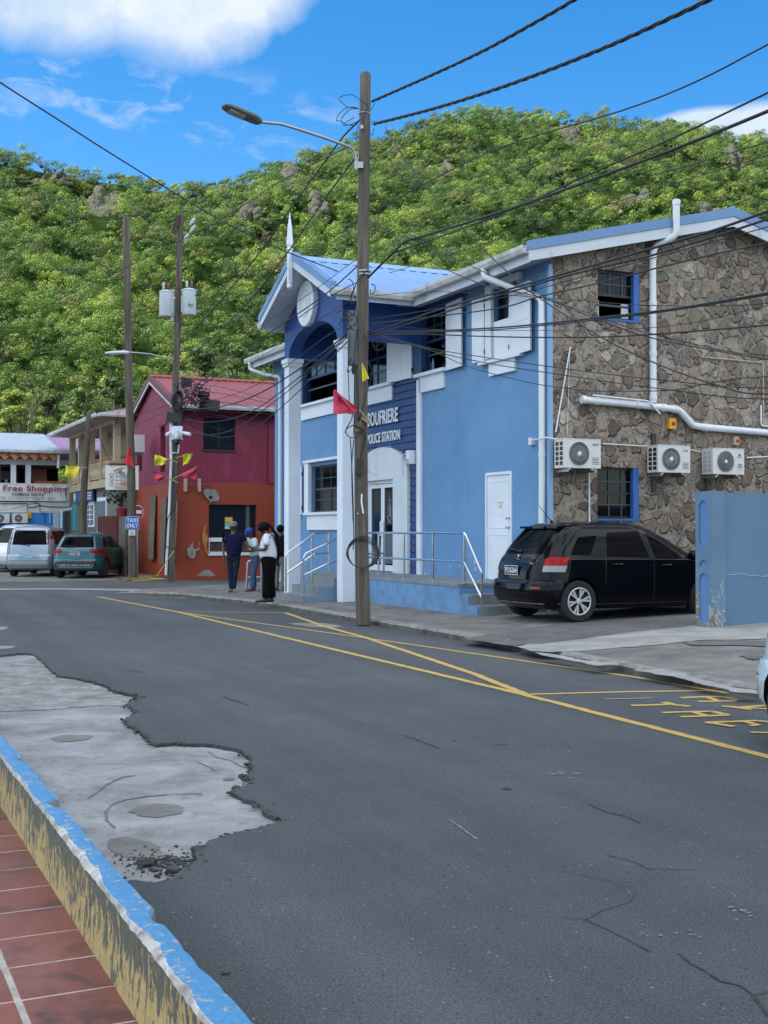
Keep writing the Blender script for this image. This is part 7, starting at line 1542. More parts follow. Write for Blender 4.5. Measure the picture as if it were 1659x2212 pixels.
for pts, r, lab in (
    ([(795, 600), (850, 545), (878, 521), (930, 505), (1100, 452), (1350, 362), (1500, 305), (1659, 240), (1760, 196)], .022, 'thick black cable crossing the hill from the kinked joint to the right edge'),
    ([(850, 545), (960, 508), (1100, 455), (1270, 378), (1450, 300), (1659, 200), (1760, 150)], .013, 'cable just above the thick one on the right of the hill'),
    ([(800, 462), (1046, 333), (1340, 240), (1500, 178), (1659, 96), (1780, 35)], .011, 'thin straight cable crossing the summit of the hill to the right edge'),
    ([(830, 555), (1020, 487), (1240, 420), (1450, 368), (1659, 306), (1780, 268)], .006, 'faint thin cable over the middle of the right hillside'),
    ([(840, 590), (1100, 510), (1350, 430), (1659, 335), (1780, 300)], .006, 'faint lower thin cable over the right hillside above the gutter'),
    ([(795, 722), (964, 664), (1116, 620), (1296, 569), (1403, 538), (1540, 498), (1659, 456), (1800, 405)], .017, 'thick cable running just under the stone gable roofline'),
    ([(795, 728), (918, 688), (1155, 615), (1296, 578), (1403, 553), (1540, 512), (1659, 473), (1800, 425)], .015, 'second thick cable close below the one under the stone gable roofline'),
    ([(795, 700), (918, 686), (1077, 666), (1164, 641), (1296, 611), (1419, 579), (1540, 550), (1659, 524), (1800, 488)], .011, 'cable passing over the top of the upper stone-wall window'),
    ([(795, 716), (918, 715), (1055, 709), (1166, 700), (1296, 686), (1450, 668), (1659, 633), (1800, 608)], .014, 'cable passing across the sill of the upper stone-wall window'),
    ([(795, 722), (918, 718), (1055, 713), (1166, 704), (1296, 690), (1450, 671), (1659, 637), (1800, 612)], .010, 'cable running tight beneath the one across the upper window sill'),
    ([(795, 722), (918, 722), (1055, 727), (1191, 729), (1296, 728), (1400, 723), (1530, 713), (1659, 702), (1800, 688)], .012, 'nearly level cable under the upper stone-wall window'),
    ([(832, 275), (900, 380), (1018, 513), (1123, 611), (1164, 643), (1296, 727), (1412, 783), (1545, 831), (1659, 851)], .010, 'long cable falling steeply right from the pole head across the station corner'),
    ([(835, 500), (918, 559), (1050, 617), (1164, 641), (1292, 690), (1412, 731), (1659, 777), (1800, 800)], .009, 'cable sloping down right over the near shutters'),
    ([(800, 480), (900, 520), (1000, 566), (1100, 612), (1292, 684), (1412, 722), (1659, 768)], .007, 'companion cable just above the sloping one over the near shutters'),
    ([(800, 716), (918, 750), (1055, 773), (1203, 794), (1296, 806), (1412, 819), (1659, 838)], .008, 'sagging cable across the lower edge of the near shutters'),
    ([(800, 718), (930, 757), (1055, 785), (1203, 808), (1296, 822), (1412, 838), (1659, 862)], .008, 'lower twin of the sagging cable across the near shutters'),
    ([(800, 725), (918, 752), (1009, 791), (1146, 827), (1260, 843), (1296, 845), (1450, 843), (1530, 828), (1609, 816), (1659, 813)], .007, 'lowest sagging cable dipping to the white vent pipe'),
    ([(800, 640), (918, 630), (1073, 636), (1200, 645), (1296, 653), (1420, 660), (1659, 655)], .006, 'thin level cable crossing the bars of the upper stone-wall window'),
    ([(795, 700), (940, 712), (1050, 714), (1180, 714), (1296, 714), (1480, 700), (1659, 660)], .005, 'thin cable rising to the right above the vent pipe strap'),
    ([(795, 690), (940, 668), (1100, 640), (1250, 600), (1400, 560), (1659, 490)], .007, 'thin cable between the thick pair and the upper window')):
    cable(SU(pts), r, lab, (CZ + (1148 - pts[-1][1]) / F * zst(pts[-1][0])) + 1.2)
# cables running away to the leaning pole and beyond
def zl(u, ue=390, Ye=39.0):   # depth along the straight run from the big pole to a far point
    x0 = MPb.x; xe = (ue - CU) / F * Ye; xx = (u - CU) / F; t = (x0 - xx * MY) / (xx * (Ye - MY) - (xe - x0)); return MY + (Ye - MY) * t
def SL_(lst, ue=390, Ye=39.0): return [atY(u, v, zl(u, ue, Ye)) for u, v in lst]
for pts, r, lab in (
    ([(776, 260), (740, 297), (700, 352), (635, 440), (565, 540), (500, 622), (440, 690), (395, 740)], .020, 'thick cable dropping left from the pole head under the street lamp arm'),
    ([(772, 335), (700, 432), (625, 540), (560, 625), (500, 690), (440, 745), (400, 775)], .018, 'second thick cable dropping left from below the street lamp arm'),
    ([(772, 575), (700, 638), (610, 700), (520, 760), (440, 820), (395, 850)], .014, 'cable crossing the gable clock disc towards the leaning pole'),
    ([(770, 610), (700, 648), (640, 690), (560, 745), (470, 810), (400, 858)], .010, 'thinner cable crossing the portico gable below the clock disc'),
    ([(770, 700), (720, 745), (650, 795), (560, 850), (480, 878), (400, 885)], .018, 'thick bundle sagging left from the pole box across the portico window'),
    ([(770, 702), (715, 757), (650, 812), (560, 880), (500, 905), (440, 912), (400, 905)], .014, 'lower bundle cable sagging across the portico window to the red eave'),
    ([(768, 712), (700, 775), (640, 830), (570, 885), (510, 925), (450, 940), (400, 930)], .012, 'cable looping down over the dark upper window of the magenta wall'),
    ([(768, 720), (690, 800), (640, 850), (590, 895), (540, 930), (480, 945), (420, 930), (400, 915)], .012, 'deepest sagging cable over the magenta wall'),
    ([(768, 690), (700, 730), (620, 790), (540, 838), (470, 862), (400, 870)], .009, 'cable passing over the ribs of the red roof from the pole box'),
    ([(770, 640), (690, 690), (600, 748), (500, 812), (400, 862)], .007, 'thin cable over the far gutter of the station'),
    ([(770, 560), (660, 640), (560, 705), (470, 770), (395, 815)], .007, 'thin cable above the clock disc falling to the transformer pole')):
    cable(SL_(pts), r, lab)
cable([atY(745, 320, 22.2)] + [atY(u, v, Y) for u, v, Y in ((600, 395, 26), (480, 472, 30), (350, 540, 34), (200, 612, 38), (40, 686, 43), (-120, 745, 48))], .013, 'long cable falling left from the lamp arm across the whole hillside')
cable([atY(u, v, Y) for u, v, Y in ((-160, 70, 15), (0, 178, 17), (125, 258, 18.5), (250, 338, 20), (470, 472, 23), (610, 540, 25), (740, 590, 26.5), (860, 640, 28))], .014, 'lone cable descending from the sky at the left edge to the station roof')
for pts, Y0_, Y1_, r, lab in (([(385, 905), (450, 893), (560, 918), (700, 935)], 39, 38.6, .012, 'cable stretched right from the leaning pole under the red eave'), ([(385, 870), (470, 868), (540, 880), (613, 895), (760, 915)], 39, 38.4, .012, 'cable over the red gutter towards the station column'),
     ([(395, 845), (480, 850), (613, 878), (760, 905)], 39, 38.2, .010, 'cable across the lower rows of red roofing'), ([(395, 830), (470, 835), (560, 858), (613, 868), (760, 890)], 39, 38.2, .009, 'cable across the middle of the red roofing'),
     ([(385, 900), (470, 925), (560, 945), (613, 948), (760, 955)], 39, 38.4, .009, 'cable crossing the magenta wall right of its dark window'), ([(385, 905), (460, 950), (560, 985), (700, 1030)], 39, 38.4, .005, 'very thin cable slanting down across the magenta wall'),
     ([(380, 700), (330, 760), (290, 820), (262, 880), (232, 960)], 39, 46, .008, 'cable slanting down left from the transformers to the balcony'), ([(380, 870), (320, 890), (250, 915), (190, 960)], 39, 45.4, .010, 'cable between the leaning pole and the balcony-house pole'),
     ([(380, 880), (300, 915), (240, 945), (190, 955)], 39, 45.4, .008, 'lower cable between the leaning pole and the balcony-house pole'), ([(190, 905), (215, 945), (232, 985), (248, 1000)], 45.4, 47, .012, 'black cable dropping from the balcony-house pole to the fish signboard'),
     ([(190, 900), (160, 985), (90, 1075), (20, 1100), (-80, 1105)], 45.4, 58, .010, 'cable from the balcony-house pole across the shopping banner'), ([(385, 845), (330, 875), (290, 900), (230, 925), (192, 950)], 39.2, 45.4, .006, 'thin cable past the magenta gable towards the balcony'),
     ([(395, 480), (470, 515), (540, 545), (620, 575), (700, 610)], 39, 34, .006, 'thin conductor leaving the insulators of the transformer pole'), ([(395, 720), (450, 730), (520, 760), (613, 800)], 39, 38, .012, 'black service cable from below the transformers to the red roof')):
    n = len(pts); cable([atY(u, v, Y0_ + (Y1_ - Y0_) * i / (n - 1)) for i, (u, v) in enumerate(pts)], r, lab)
# ================================================================== vehicles
def car(pos, yaw, S_, label, cat='car', scale=1.0, kind='parked_car'):
    """S_: spec; local x runs from the rear bumper forwards, y to the left, z up"""
    T = thing(kind, pos, label, cat, None, yaw); T.scale = (scale,) * 3
    zs, xr, xf, hw = (np.array(S_[k], float) for k in ('z', 'xr', 'xf', 'w')); L_ = S_['L']; rr0 = S_.get('rr', .32); rf0 = S_.get('rf', .5); crown = S_.get('crown', .05)
    def X0(z): return float(np.interp(z, zs, xr))
    def X1(z): return float(np.interp(z, zs, xf))
    def WW(z): return float(np.interp(z, zs, hw))
    def yat(x, z):
        w = WW(z); x0, x1 = X0(z) + crown, X1(z) - crown; rr, rf = min(rr0, w * .8), min(rf0, w * .8)
        if x < x0 + rr: d = min(rr, x0 + rr - x); return w - rr + math.sqrt(max(0, rr * rr - d * d))
        if x > x1 - rf: d = min(rf, x - (x1 - rf)); return w - rf + math.sqrt(max(0, rf * rf - d * d))
        return w
    def xrat(y, z):
        w = WW(z); rr = min(rr0, w * .8); x0 = X0(z) + crown * (y / w) ** 2; d = abs(y) - (w - rr)
        return x0 + (rr - math.sqrt(max(0, rr * rr - d * d)) if d > 0 else 0)
    def xfat(y, z):
        w = WW(z); rf = min(rf0, w * .8); x1 = X1(z) - crown * (y / w) ** 2; d = abs(y) - (w - rf)
        return x1 - (rf - math.sqrt(max(0, rf * rf - d * d)) if d > 0 else 0)
    def ringz(z):
        w = WW(z); rr, rf = min(rr0, w * .8), min(rf0, w * .8); r_ = []
        for i in range(9): y = -(w - rr) + 2 * (w - rr) * i / 8; r_.append((xrat(y, z), y, z))
        for i in range(1, 7): a = math.pi / 2 * i / 7; y = w - rr + rr * math.sin(a); r_.append((xrat(y, z), y, z))
        xa, xb = X0(z) + crown + rr, X1(z) - crown - rf
        for i in range(31): x = xa + (xb - xa) * i / 30; r_.append((x, w, z))
        for i in range(1, 7): a = math.pi / 2 * i / 7; y = w - rf + rf * math.cos(a); r_.append((xfat(y, z), y, z))
        half = r_[4:]; f9 = [(xfat(y, z), y, z) for y in [(w - rf) * (1 - i / 4) for i in range(5)]]
        half = [(xrat(0, z), 0, z)] + [p for p in r_[5:]] + f9
        return half + [(x, -y, z) for (x, y, zz) in half[1:-1][::-1]]
    levels = sorted(set([round(float(v), 4) for v in np.concatenate([zs, np.linspace(zs[0], zs[-1], 22)])])); rings = [ringz(z) for z in levels]; n = len(rings[0])
    mb = MB(); mb.add([p for r_ in rings for p in r_], [(i * n + j, i * n + (j + 1) % n, (i + 1) * n + (j + 1) % n, (i + 1) * n + j) for i in range(len(rings) - 1) for j in range(n)] + [tuple(range(n)), tuple((len(rings) - 1) * n + j for j in range(n))])
    me = _mesh('body', mb, [S_['paint'], BLACKM], None); ob = bpy.data.objects.new('body', me); COL.objects.link(ob); wr, xw = S_['wr'], S_['xw']
    tmp = []
    for x in xw:
        for s in (1, -1):
            cm = MB(); yy = s * (max(hw) + .1); cm.lathe((x, yy, wr), (0, -s, 0), [(wr * 1.17, 0), (wr * 1.17, .42)], 28); co_ = bpy.data.objects.new('cut', _mesh('cut', cm, [BLACKM], None)); COL.objects.link(co_); tmp.append(co_)
            m_ = ob.modifiers.new('b', 'BOOLEAN'); m_.operation = 'DIFFERENCE'; m_.object = co_; m_.solver = 'EXACT'
    dg = bpy.context.evaluated_depsgraph_get(); m2 = bpy.data.meshes.new_from_object(ob.evaluated_get(dg)); ob.modifiers.clear()
    for t in tmp: bpy.data.objects.remove(t)
    m2.materials.clear(); m2.materials.append(S_['paint']); m2.materials.append(BLACKM)
    for p in m2.polygons:
        c = p.center; inw = any(math.hypot(c.x - x, c.z - wr) < wr * 1.172 for x in xw); p.material_index = 1 if (inw and abs(c.y) < max(hw) - .004 and (abs(p.normal.y) > .9 and abs(c.y) < max(hw) - .25 or abs(math.hypot(c.x - min(xw, key=lambda q_: abs(q_ - c.x)), c.z - wr) - wr * 1.17) < .03 and abs(p.normal.y) < .5)) or c.z < zs[0] + .01 else 0
    m2.polygons.foreach_set('use_smooth', [True] * len(m2.polygons)); m2.set_sharp_from_angle(angle=R(32)); ob.data = m2; ob.parent = T; PM[ob.name] = PM[T.name]; B_ = ob
    def lp(nm, mb_, m_, par=None): return part(nm, mb_, m_, par or T, None, True)
    def grid(fn, c, nu=10, nv=8):
        """c: 4 corners (p, z) anticlockwise from lower left; fn(p, z) -> xyz"""
        vs = []
        for i in range(nu + 1):
            for j in range(nv + 1):
                s, t = i / nu, j / nv; x = (c[0][0] * (1 - s) + c[1][0] * s) * (1 - t) + (c[3][0] * (1 - s) + c[2][0] * s) * t; z = (c[0][1] * (1 - s) + c[1][1] * s) * (1 - t) + (c[3][1] * (1 - s) + c[2][1] * s) * t; vs.append(fn(x, z))
        return vs, [(i * (nv + 1) + j, (i + 1) * (nv + 1) + j, (i + 1) * (nv + 1) + j + 1, i * (nv + 1) + j + 1) for i in range(nu) for j in range(nv)]
    def side(nm, c, m_, off=.006, par=None, sides=(1, -1), nu=10, nv=6):
        for s in sides: mb_ = MB(); mb_.smooth = 180; mb_.norecalc = True; mb_.add(*grid(lambda x, z: (x, s * (yat(x, z) + off), z), c, nu, nv)); o = lp(nm, mb_, m_, par)
        return o
    def rear(nm, c, m_, off=.006, par=None, fn=xrat, sg=-1, nu=12, nv=6): mb_ = MB(); mb_.smooth = 180; mb_.norecalc = True; mb_.add(*grid(lambda y, z: (fn(y, z) + sg * off, y, z), c, nu, nv)); return lp(nm, mb_, m_, par)
    gm_ = S_.get('glass', GLASS)
    for c in S_['side_win']: side('side_window', c, gm_)
    rg_ = rear('rear_window', S_['rear_win'], gm_); rear('windscreen', S_['front_win'], gm_, fn=xfat, sg=1)
    for c, m_ in S_.get('side_trim', []): side('side_trim', c, m_, .008)
    for c, m_ in S_.get('rear_trim', []): rear('rear_trim', c, m_, .010)
    for c in S_.get('seams', []): side('door_seam', c, BLACKM, .003)
    for (z0, z1, y0, y1, xwrap, split) in S_.get('tail', []):
        for s in (1, -1):
            vs = []; N_ = 14
            for m_, (za, zb) in ((gloss('tail_red', (.26, .004, .007), .1, 0, 0, .2), (z0 + (z1 - z0) * split, z1)), (gloss('tail_clear', (.22, .22, .24), .10, 0, .2), (z0, z0 + (z1 - z0) * split))):
                if zb - za < .01: continue
                mb_ = MB(); mb_.smooth = 180; mb_.norecalc = True
                def fn(t, z):
                    k = (z - z0) / (z1 - z0)
                    yy = y0 + (y1 - y0) * min(1, t * 2); ww_ = WW(z) - .002
                    if t < .5: y = yy * 1.0; y = min(y, ww_); return (xrat(y, z) - .012, s * y, z)
                    x = xrat(min(y1, ww_), z) + (xwrap + .05) * (.12 + .88 * k ** .7) * (t - .5) * 2; return (x, s * (yat(x, z) + .012), z)
                mb_.add(*grid(fn, ((0, za), (1, za), (1, zb), (0, zb)), 20, 4)); lp('tail_lamp', mb_, m_)
    for (y0, y1, z0, z1) in S_.get('head', []):
        for s in (1, -1): rear('headlight', ((s * y0, z0), (s * y1, z0), (s * y1, z1), (s * y0, z1)), gloss('headlight_clear', (.45, .47, .5), .08, 0, .6), .012, fn=xfat, sg=1)
    pl_ = S_.get('plate')
    if pl_:
        y_, z_, txt, bgc, fgc = pl_; x = xrat(y_, z_) - .02; mb_ = MB(); mb_.xbox((x, y_, z_), .012, .40, .15); Pq = lp('number_plate', mb_, bgc); mb_ = MB(); text_on(mb_, txt, (x - .007, y_ + .17, z_ - .045), (0, -1, 0), (0, 0, 1), .34, .09, .003, .01); lp('plate_text', mb_, fgc, Pq)
        mb_ = MB(); 
        for (a, b_, c_, d) in ((-.2, .2, .066, .074), (-.2, .2, -.074, -.066), (-.2, -.193, -.066, .066), (.193, .2, -.066, .066)): mb_.hexa([(x - .009, y_ + yy, z_ + zz) for zz in (c_,) for yy in (a, b_)] + [(x - .005, y_ + yy, z_ + zz) for zz in (c_,) for yy in (b_, a)] + [(x - .009, y_ + yy, z_ + zz) for zz in (d,) for yy in (a, b_)] + [(x - .005, y_ + yy, z_ + zz) for zz in (d,) for yy in (b_, a)])
        lp('plate_border', mb_, fgc, Pq)
    # wheels
    RIM = S_.get('rim', paint('alloy_silver', (.50, .51, .53), .32, .05, metal=.25, bmp=0)); y_w = max(hw)
    for x in xw:
        for s in (1, -1):
            tw = .21; yo = y_w - .005; c = (x, s * yo, wr); ax = (0, s, 0); rm_ = wr * S_.get('rimk', .66)
            mb_ = MB(); mb_.smooth = 40; mb_.lathe(c, ax, [(rm_, -tw), (wr * .93, -tw), (wr, -tw + .03), (wr, -.03), (wr * .95, -.004), (wr * .86, .0), (rm_, -.012), (rm_ * .98, -.06), (.02, -.07)], 36); Wh = lp('wheel', mb_, paint('tyre', (.014, .014, .015), .8, .2, bmp=0))
            mb_ = MB(); mb_.smooth = 30; n = 36
            mb_.tube([(x + math.cos(t) * rm_ * .97, s * (yo - .012), wr + math.sin(t) * rm_ * .97) for t in [2 * math.pi * i / n for i in range(n)]], .012, 6, closed=True)
            for k in range(6):
                for dt in (-.11, .11):
                    t = 2 * math.pi * k / 6 + .2; p0 = Vector((x + math.cos(t) * .05, s * (yo - .03), wr + math.sin(t) * .05)); p1 = Vector((x + math.cos(t + dt * 1.5) * rm_ * .95, s * (yo - .016), wr + math.sin(t + dt * 1.5) * rm_ * .95)); d = (p1 - p0).normalized(); nn = Vector((0, s, 0)); w_ = d.cross(nn) * .011; w2 = d.cross(nn) * .019
                    mb_.hexa([p0 - w_ - nn * .01, p0 + w_ - nn * .01, p1 + w2 - nn * .01, p1 - w2 - nn * .01, p0 - w_ + nn * .01, p0 + w_ + nn * .01, p1 + w2 + nn * .006, p1 - w2 + nn * .006])
            mb_.lathe((x, s * (yo - .04), wr), ax, [(.05, 0), (.05, .03), (.03, .038)], 14); lp('rim', mb_, RIM, Wh)
            for_ = MB(); for_.lathe((x, s * (yo - .085), wr), ax, [(rm_ * .96, 0), (rm_ * .96, .012)], 24); lp('brake_disc', for_, BLACKM, Wh)
    for (x, z, ln) in S_.get('handles', []):
        for s in (1, -1): mb_ = MB(); mb_.smooth = True; mb_.tube([(x + i * ln / 4, s * (yat(x, z) + .012 + .02 * math.sin(math.pi * i / 4)), z) for i in range(5)], .014, 6); lp('door_handle', mb_, S_['paint'])
    if 'mirror' in S_:
        x, z = S_['mirror']
        for s in (1, -1): mb_ = MB(); mb_.smooth = 180; mb_.blob((x, s * (yat(x, z) + .13), z), .1, 2, (.7, 1.1, .85)); mb_.tube([(x, s * yat(x, z), z - .04), (x, s * (yat(x, z) + .1), z - .02)], .025, 6); lp('wing_mirror', mb_, S_['paint'])
    if 'spoiler' in S_:
        z, d, w_ = S_['spoiler']; x = X0(z); mb_ = MB(); mb_.smooth = 40; n = 10; vs = []
        for i in range(n + 1):
            y = -w_ + 2 * w_ * i / n; cv = .06 * (y / w_) ** 2
            vs += [(x + .18 + cv, y, z + .025), (x - d + cv, y, z + .005), (x - d + cv, y, z - .03), (x + .10 + cv, y, z - .04)]
        mb_.add(vs, [(4 * i + a, 4 * i + b_, 4 * i + 4 + b_, 4 * i + 4 + a) for i in range(n) for (a, b_) in ((0, 1), (1, 2), (2, 3), (3, 0))] + [(0, 1, 2, 3), (4 * n, 4 * n + 1, 4 * n + 2, 4 * n + 3)]); lp('spoiler', mb_, S_['paint'])
    if 'wiper' in S_: y, z = S_['wiper']; mb_ = MB(); mb_.tube([(xrat(y, z) - .02, y, z), (xrat(y, z) - .035, y + .2, z + .03), (xrat(y, z + .04) - .02, y + .42, z + .05)], .010, 5); mb_.blob((xrat(y, z) - .02, y, z), .03, 1); lp('wiper', mb_, BLACKM)
    if 'antenna' in S_: x, z = S_['antenna']; mb_ = MB(); mb_.tube([(x, 0, z), (x - .28, 0, z + .30)], [.008, .003], 5); mb_.blob((x, 0, z), .03, 1); lp('antenna', mb_, BLACKM)
    for (nm, y, z, w_, h_, m_) in S_.get('badge', []):
        mb_ = MB(); x = xrat(y, z) - .012; 
        if nm == 'S': mb_.tube([(x, y + .035, z + .02), (x, y - .0, z + .045), (x, y - .03, z + .02), (x, y + .03, z - .015), (x, y, z - .045), (x, y - .035, z - .02)], .008, 5)
        else: text_on(mb_, nm, (x, y + w_ / 2, z), (0, -1, 0), (0, 0, 1), w_, h_, .006, .01)
        lp('badge', mb_, m_)
    return T
CHROME = gloss('chrome', (.7, .7, .72), .08, 1.0)
BLK = gloss('car_black', (.0025, .003, .0045), .05, 0, .22, .12); TINT = gloss('tinted_glass', (.002, .002, .003), .06, 0, 0, .05)
def refl_red(): return gloss('reflector_red', (.35, .01, .01), .2)
sx4 = dict(L=4.12, paint=BLK, glass=TINT, rr=.34, rf=.55, crown=.06,
    z=[.20, .27, .36, .50, .60, .645, .66, .80, .93, 1.0, 1.05, 1.20, 1.35, 1.45, 1.50, 1.545, 1.57, 1.585],
    xr=[.20, .09, .02, .00, .015, .035, .085, .10, .13, .16, .19, .285, .40, .48, .53, .62, .80, 1.15], xf=[3.95, 4.05, 4.10, 4.12, 4.10, 4.08, 4.07, 3.98, 3.72, 3.35, 3.20, 2.98, 2.72, 2.52, 2.38, 2.22, 2.0, 1.7],
    w=[.80, .84, .865, .872, .868, .866, .865, .86, .845, .825, .805, .765, .72, .675, .645, .58, .45, .2], wr=.326, xw=(.74, 3.24),
    side_win=[((1.30, 1.03), (2.12, 1.0), (1.98, 1.43), (1.36, 1.40)), ((2.24, .995), (3.02, .975), (2.50, 1.41), (2.12, 1.43)), ((.62, 1.06), (.98, 1.045), (1.16, 1.36), (.80, 1.33)), ((3.08, .97), (3.40, .95), (3.0, 1.13), (3.02, 1.12))],
    rear_win=((-.60, 1.07), (.60, 1.07), (.50, 1.44), (-.50, 1.44)), front_win=((-.62, 1.02), (.62, 1.02), (.50, 1.46), (-.50, 1.46)),
    rear_trim=[(((-.45, .62), (.45, .62), (.45, .635), (-.45, .635)), BLACKM), (((.55, .53), (.72, .53), (.72, .555), (.55, .555)), refl_red()), (((-.72, .53), (-.55, .53), (-.55, .555), (-.72, .555)), refl_red()), (((-.44, .90), (.44, .90), (.42, .925), (-.42, .925)), BLK), (((-.84, .285), (.84, .285), (.84, .30), (-.84, .30)), CHROME)],
    side_trim=[(((.35, .985), (3.1, .955), (3.1, .968), (.35, .998)), BLACKM), (((1.05, .27), (2.95, .27), (2.95, .285), (1.05, .285)), gloss('sill_line', (.03, .03, .033), .2))],
    seams=[((2.155, .33), (2.17, .33), (2.20, .98), (2.185, .98)), ((1.22, .60), (1.235, .60), (1.27, 1.02), (1.255, 1.02)), ((3.10, .33), (3.115, .33), (3.10, .95), (3.085, .95)), ((.50, .62), (.515, .62), (.60, 1.0), (.585, 1.0))],
    tail=[(.79, 1.02, .68, .86, .0, .42)], head=[(.45, .72, .66, .85)], plate=(.10, .80, 'PO6264', BLACKM, W_PAINT), handles=[(1.36, .90, .2), (2.32, .88, .2)], mirror=(3.02, 1.03), spoiler=(1.50, .07, .56), wiper=(.02, 1.10), antenna=(.78, 1.585), badge=[('S', .0, 1.0, 0, 0, CHROME), ('SX4', -.44, .90, .12, .035, CHROME)], rimk=.66)
cp_ = Gs(1253, 1345); ca, cb_ = AX.dot(cp_), BX.dot(cp_); SC_ = 1.035
car(P(ca - .74 * SC_, cb_ + .872 * SC_, pave_h(ca) + .004), TH, sx4, 'black hatchback with silver alloy wheels parked against the rubble stone wall', 'car', SC_)
# silver people carrier, teal SUV, white van, pale hatch at the far left
SILV = gloss('car_silver', (.27, .31, .37), .22, .6, .6); TEAL = gloss('car_teal', (.004, .085, .11), .15, .25, .6); WHT = gloss('car_white', (.58, .62, .66), .2, 0, .8)
van = dict(sx4); van.update(L=4.6, paint=SILV, glass=TINT, rr=.22, z=[.25, .32, .42, .62, .75, .80, .95, 1.1, 1.16, 1.3, 1.5, 1.66, 1.76, 1.82, 1.85], xr=[.14, .04, .0, .0, .01, .06, .07, .09, .10, .13, .19, .25, .32, .45, .8], xf=[4.4, 4.52, 4.58, 4.6, 4.55, 4.5, 4.3, 3.95, 3.85, 3.6, 3.2, 2.9, 2.7, 2.5, 2.2],
    w=[.78, .83, .85, .85, .85, .848, .845, .84, .83, .80, .765, .735, .69, .6, .35], wr=.33, xw=(.85, 3.6), side_win=[((.35, 1.17), (1.25, 1.16), (1.25, 1.66), (.48, 1.66)), ((1.32, 1.16), (2.3, 1.15), (2.25, 1.67), (1.32, 1.67)), ((2.38, 1.15), (3.45, 1.13), (2.85, 1.66), (2.34, 1.67))],
    rear_win=((-.70, 1.16), (.70, 1.16), (.64, 1.68), (-.64, 1.68)), front_win=((-.7, 1.12), (.7, 1.12), (.58, 1.7), (-.58, 1.7)), rear_trim=[(((-.42, .63), (.42, .63), (.36, .80), (-.36, .80)), gloss('recess', (.22, .26, .30), .3)), (((-.80, .58), (.80, .58), (.80, .592), (-.80, .592)), BLACKM)], side_trim=[], seams=[((1.28, .35), (1.295, .35), (1.295, 1.15), (1.28, 1.15)), ((2.34, .35), (2.355, .35), (2.355, 1.15), (2.34, 1.15))],
    tail=[(.80, 1.50, .72, .84, .12, .8)], head=[(.45, .75, .72, .92)], plate=(.05, .72, 'TX1054', paint('plate_blue', (.03, .25, .50), .4, .1, bmp=0), W_PAINT), handles=[(1.5, 1.05, .18), (2.5, 1.04, .18)], mirror=(3.3, 1.2), wiper=(.0, 1.13), badge=[]); van.pop('spoiler'); van.pop('antenna')
def place(uL, vL, yaw_dx, spec, label, cat, scale, halfw):
    """rear left wheel ground contact seen at (uL, vL)"""
    p = G(uL, vL, .01); f = Vector((yaw_dx, 1, 0)).normalized(); l = Vector((-f.y, f.x, 0)); yaw = math.atan2(f.y, f.x); rear = p - f * spec['xw'][0] * scale - l * halfw * scale
    return car(Vector((rear.x, rear.y, .008)), yaw, spec, label, cat, scale)
place(24, 1244, -.03, van, 'silver people carrier with blue plate parked beside the teal car', 'car', 1.0, .85)
suv = dict(sx4); suv.update(L=4.17, paint=TEAL, glass=TINT, z=[.24, .30, .42, .55, .62, .66, .80, .95, 1.02, 1.08, 1.2, 1.35, 1.46, 1.54, 1.585, 1.61], xr=[.22, .08, .01, .0, .02, .06, .07, .08, .10, .16, .25, .36, .45, .56, .75, 1.1], xf=[3.98, 4.1, 4.16, 4.17, 4.15, 4.12, 4.05, 3.9, 3.5, 3.2, 2.95, 2.7, 2.5, 2.35, 2.1, 1.8], w=[.80, .85, .885, .888, .885, .885, .88, .87, .855, .83, .79, .745, .70, .65, .5, .2],
    wr=.345, xw=(.78, 3.28), side_win=[((1.32, 1.08), (2.12, 1.06), (2.0, 1.48), (1.38, 1.46)), ((2.22, 1.06), (3.0, 1.04), (2.5, 1.46), (2.12, 1.48)), ((.66, 1.12), (1.2, 1.09), (1.26, 1.45), (.88, 1.42))], rear_win=((-.62, 1.09), (.62, 1.09), (.50, 1.47), (-.50, 1.47)),
    rear_trim=[(((-.87, .42), (.87, .42), (.86, .62), (-.86, .62)), BLACKM), (((-.60, .36), (.60, .36), (.66, .50), (-.66, .50)), paint('skid_silver', (.20, .21, .22), .4, .1, bmp=0))], side_trim=[(((1.15, .30), (2.95, .30), (2.95, .42), (1.15, .42)), BLACKM)], tail=[(.88, 1.02, .50, .87, .12, .0)], plate=(.02, .86, 'HG3718', BLACKM, W_PAINT), badge=[('S', .0, 1.01, 0, 0, CHROME), ('VITARA', -.5, .86, .2, .03, CHROME)], spoiler=(1.54, .05, .52), rim=paint('rim_dark', (.12, .12, .125), .4, .2, metal=.6, bmp=0)); suv.pop('antenna')
place(124, 1247.5, .07, suv, 'teal SUV with black number plate parked just left of the thick bare pole', 'car', 1.0, .888)
wv = dict(van); wv.update(paint=WHT, z=van['z'], head=[(.5, .8, .72, .95)], plate=None)
wv['rear_trim'] = []
p = G(-34, 1236, .01); wv2 = car(Vector((p.x + .55, p.y + 0.2 + 4.6, .008)), math.atan2(-1, .04), wv, 'white van facing the camera, cut off by the left edge of the picture', 'van', 1.05)
hb = dict(suv); hb.update(paint=gloss('car_paleblue', (.42, .52, .60), .2, .2, .8), plate=None, badge=[]); hb['rear_trim'] = []
p = atY(22, 1180, 52.5); car(Vector((p.x - .2, 56.0, .008)), math.atan2(-1, .02), hb, 'pale car mostly hidden behind the silver people carrier', 'car', .95)
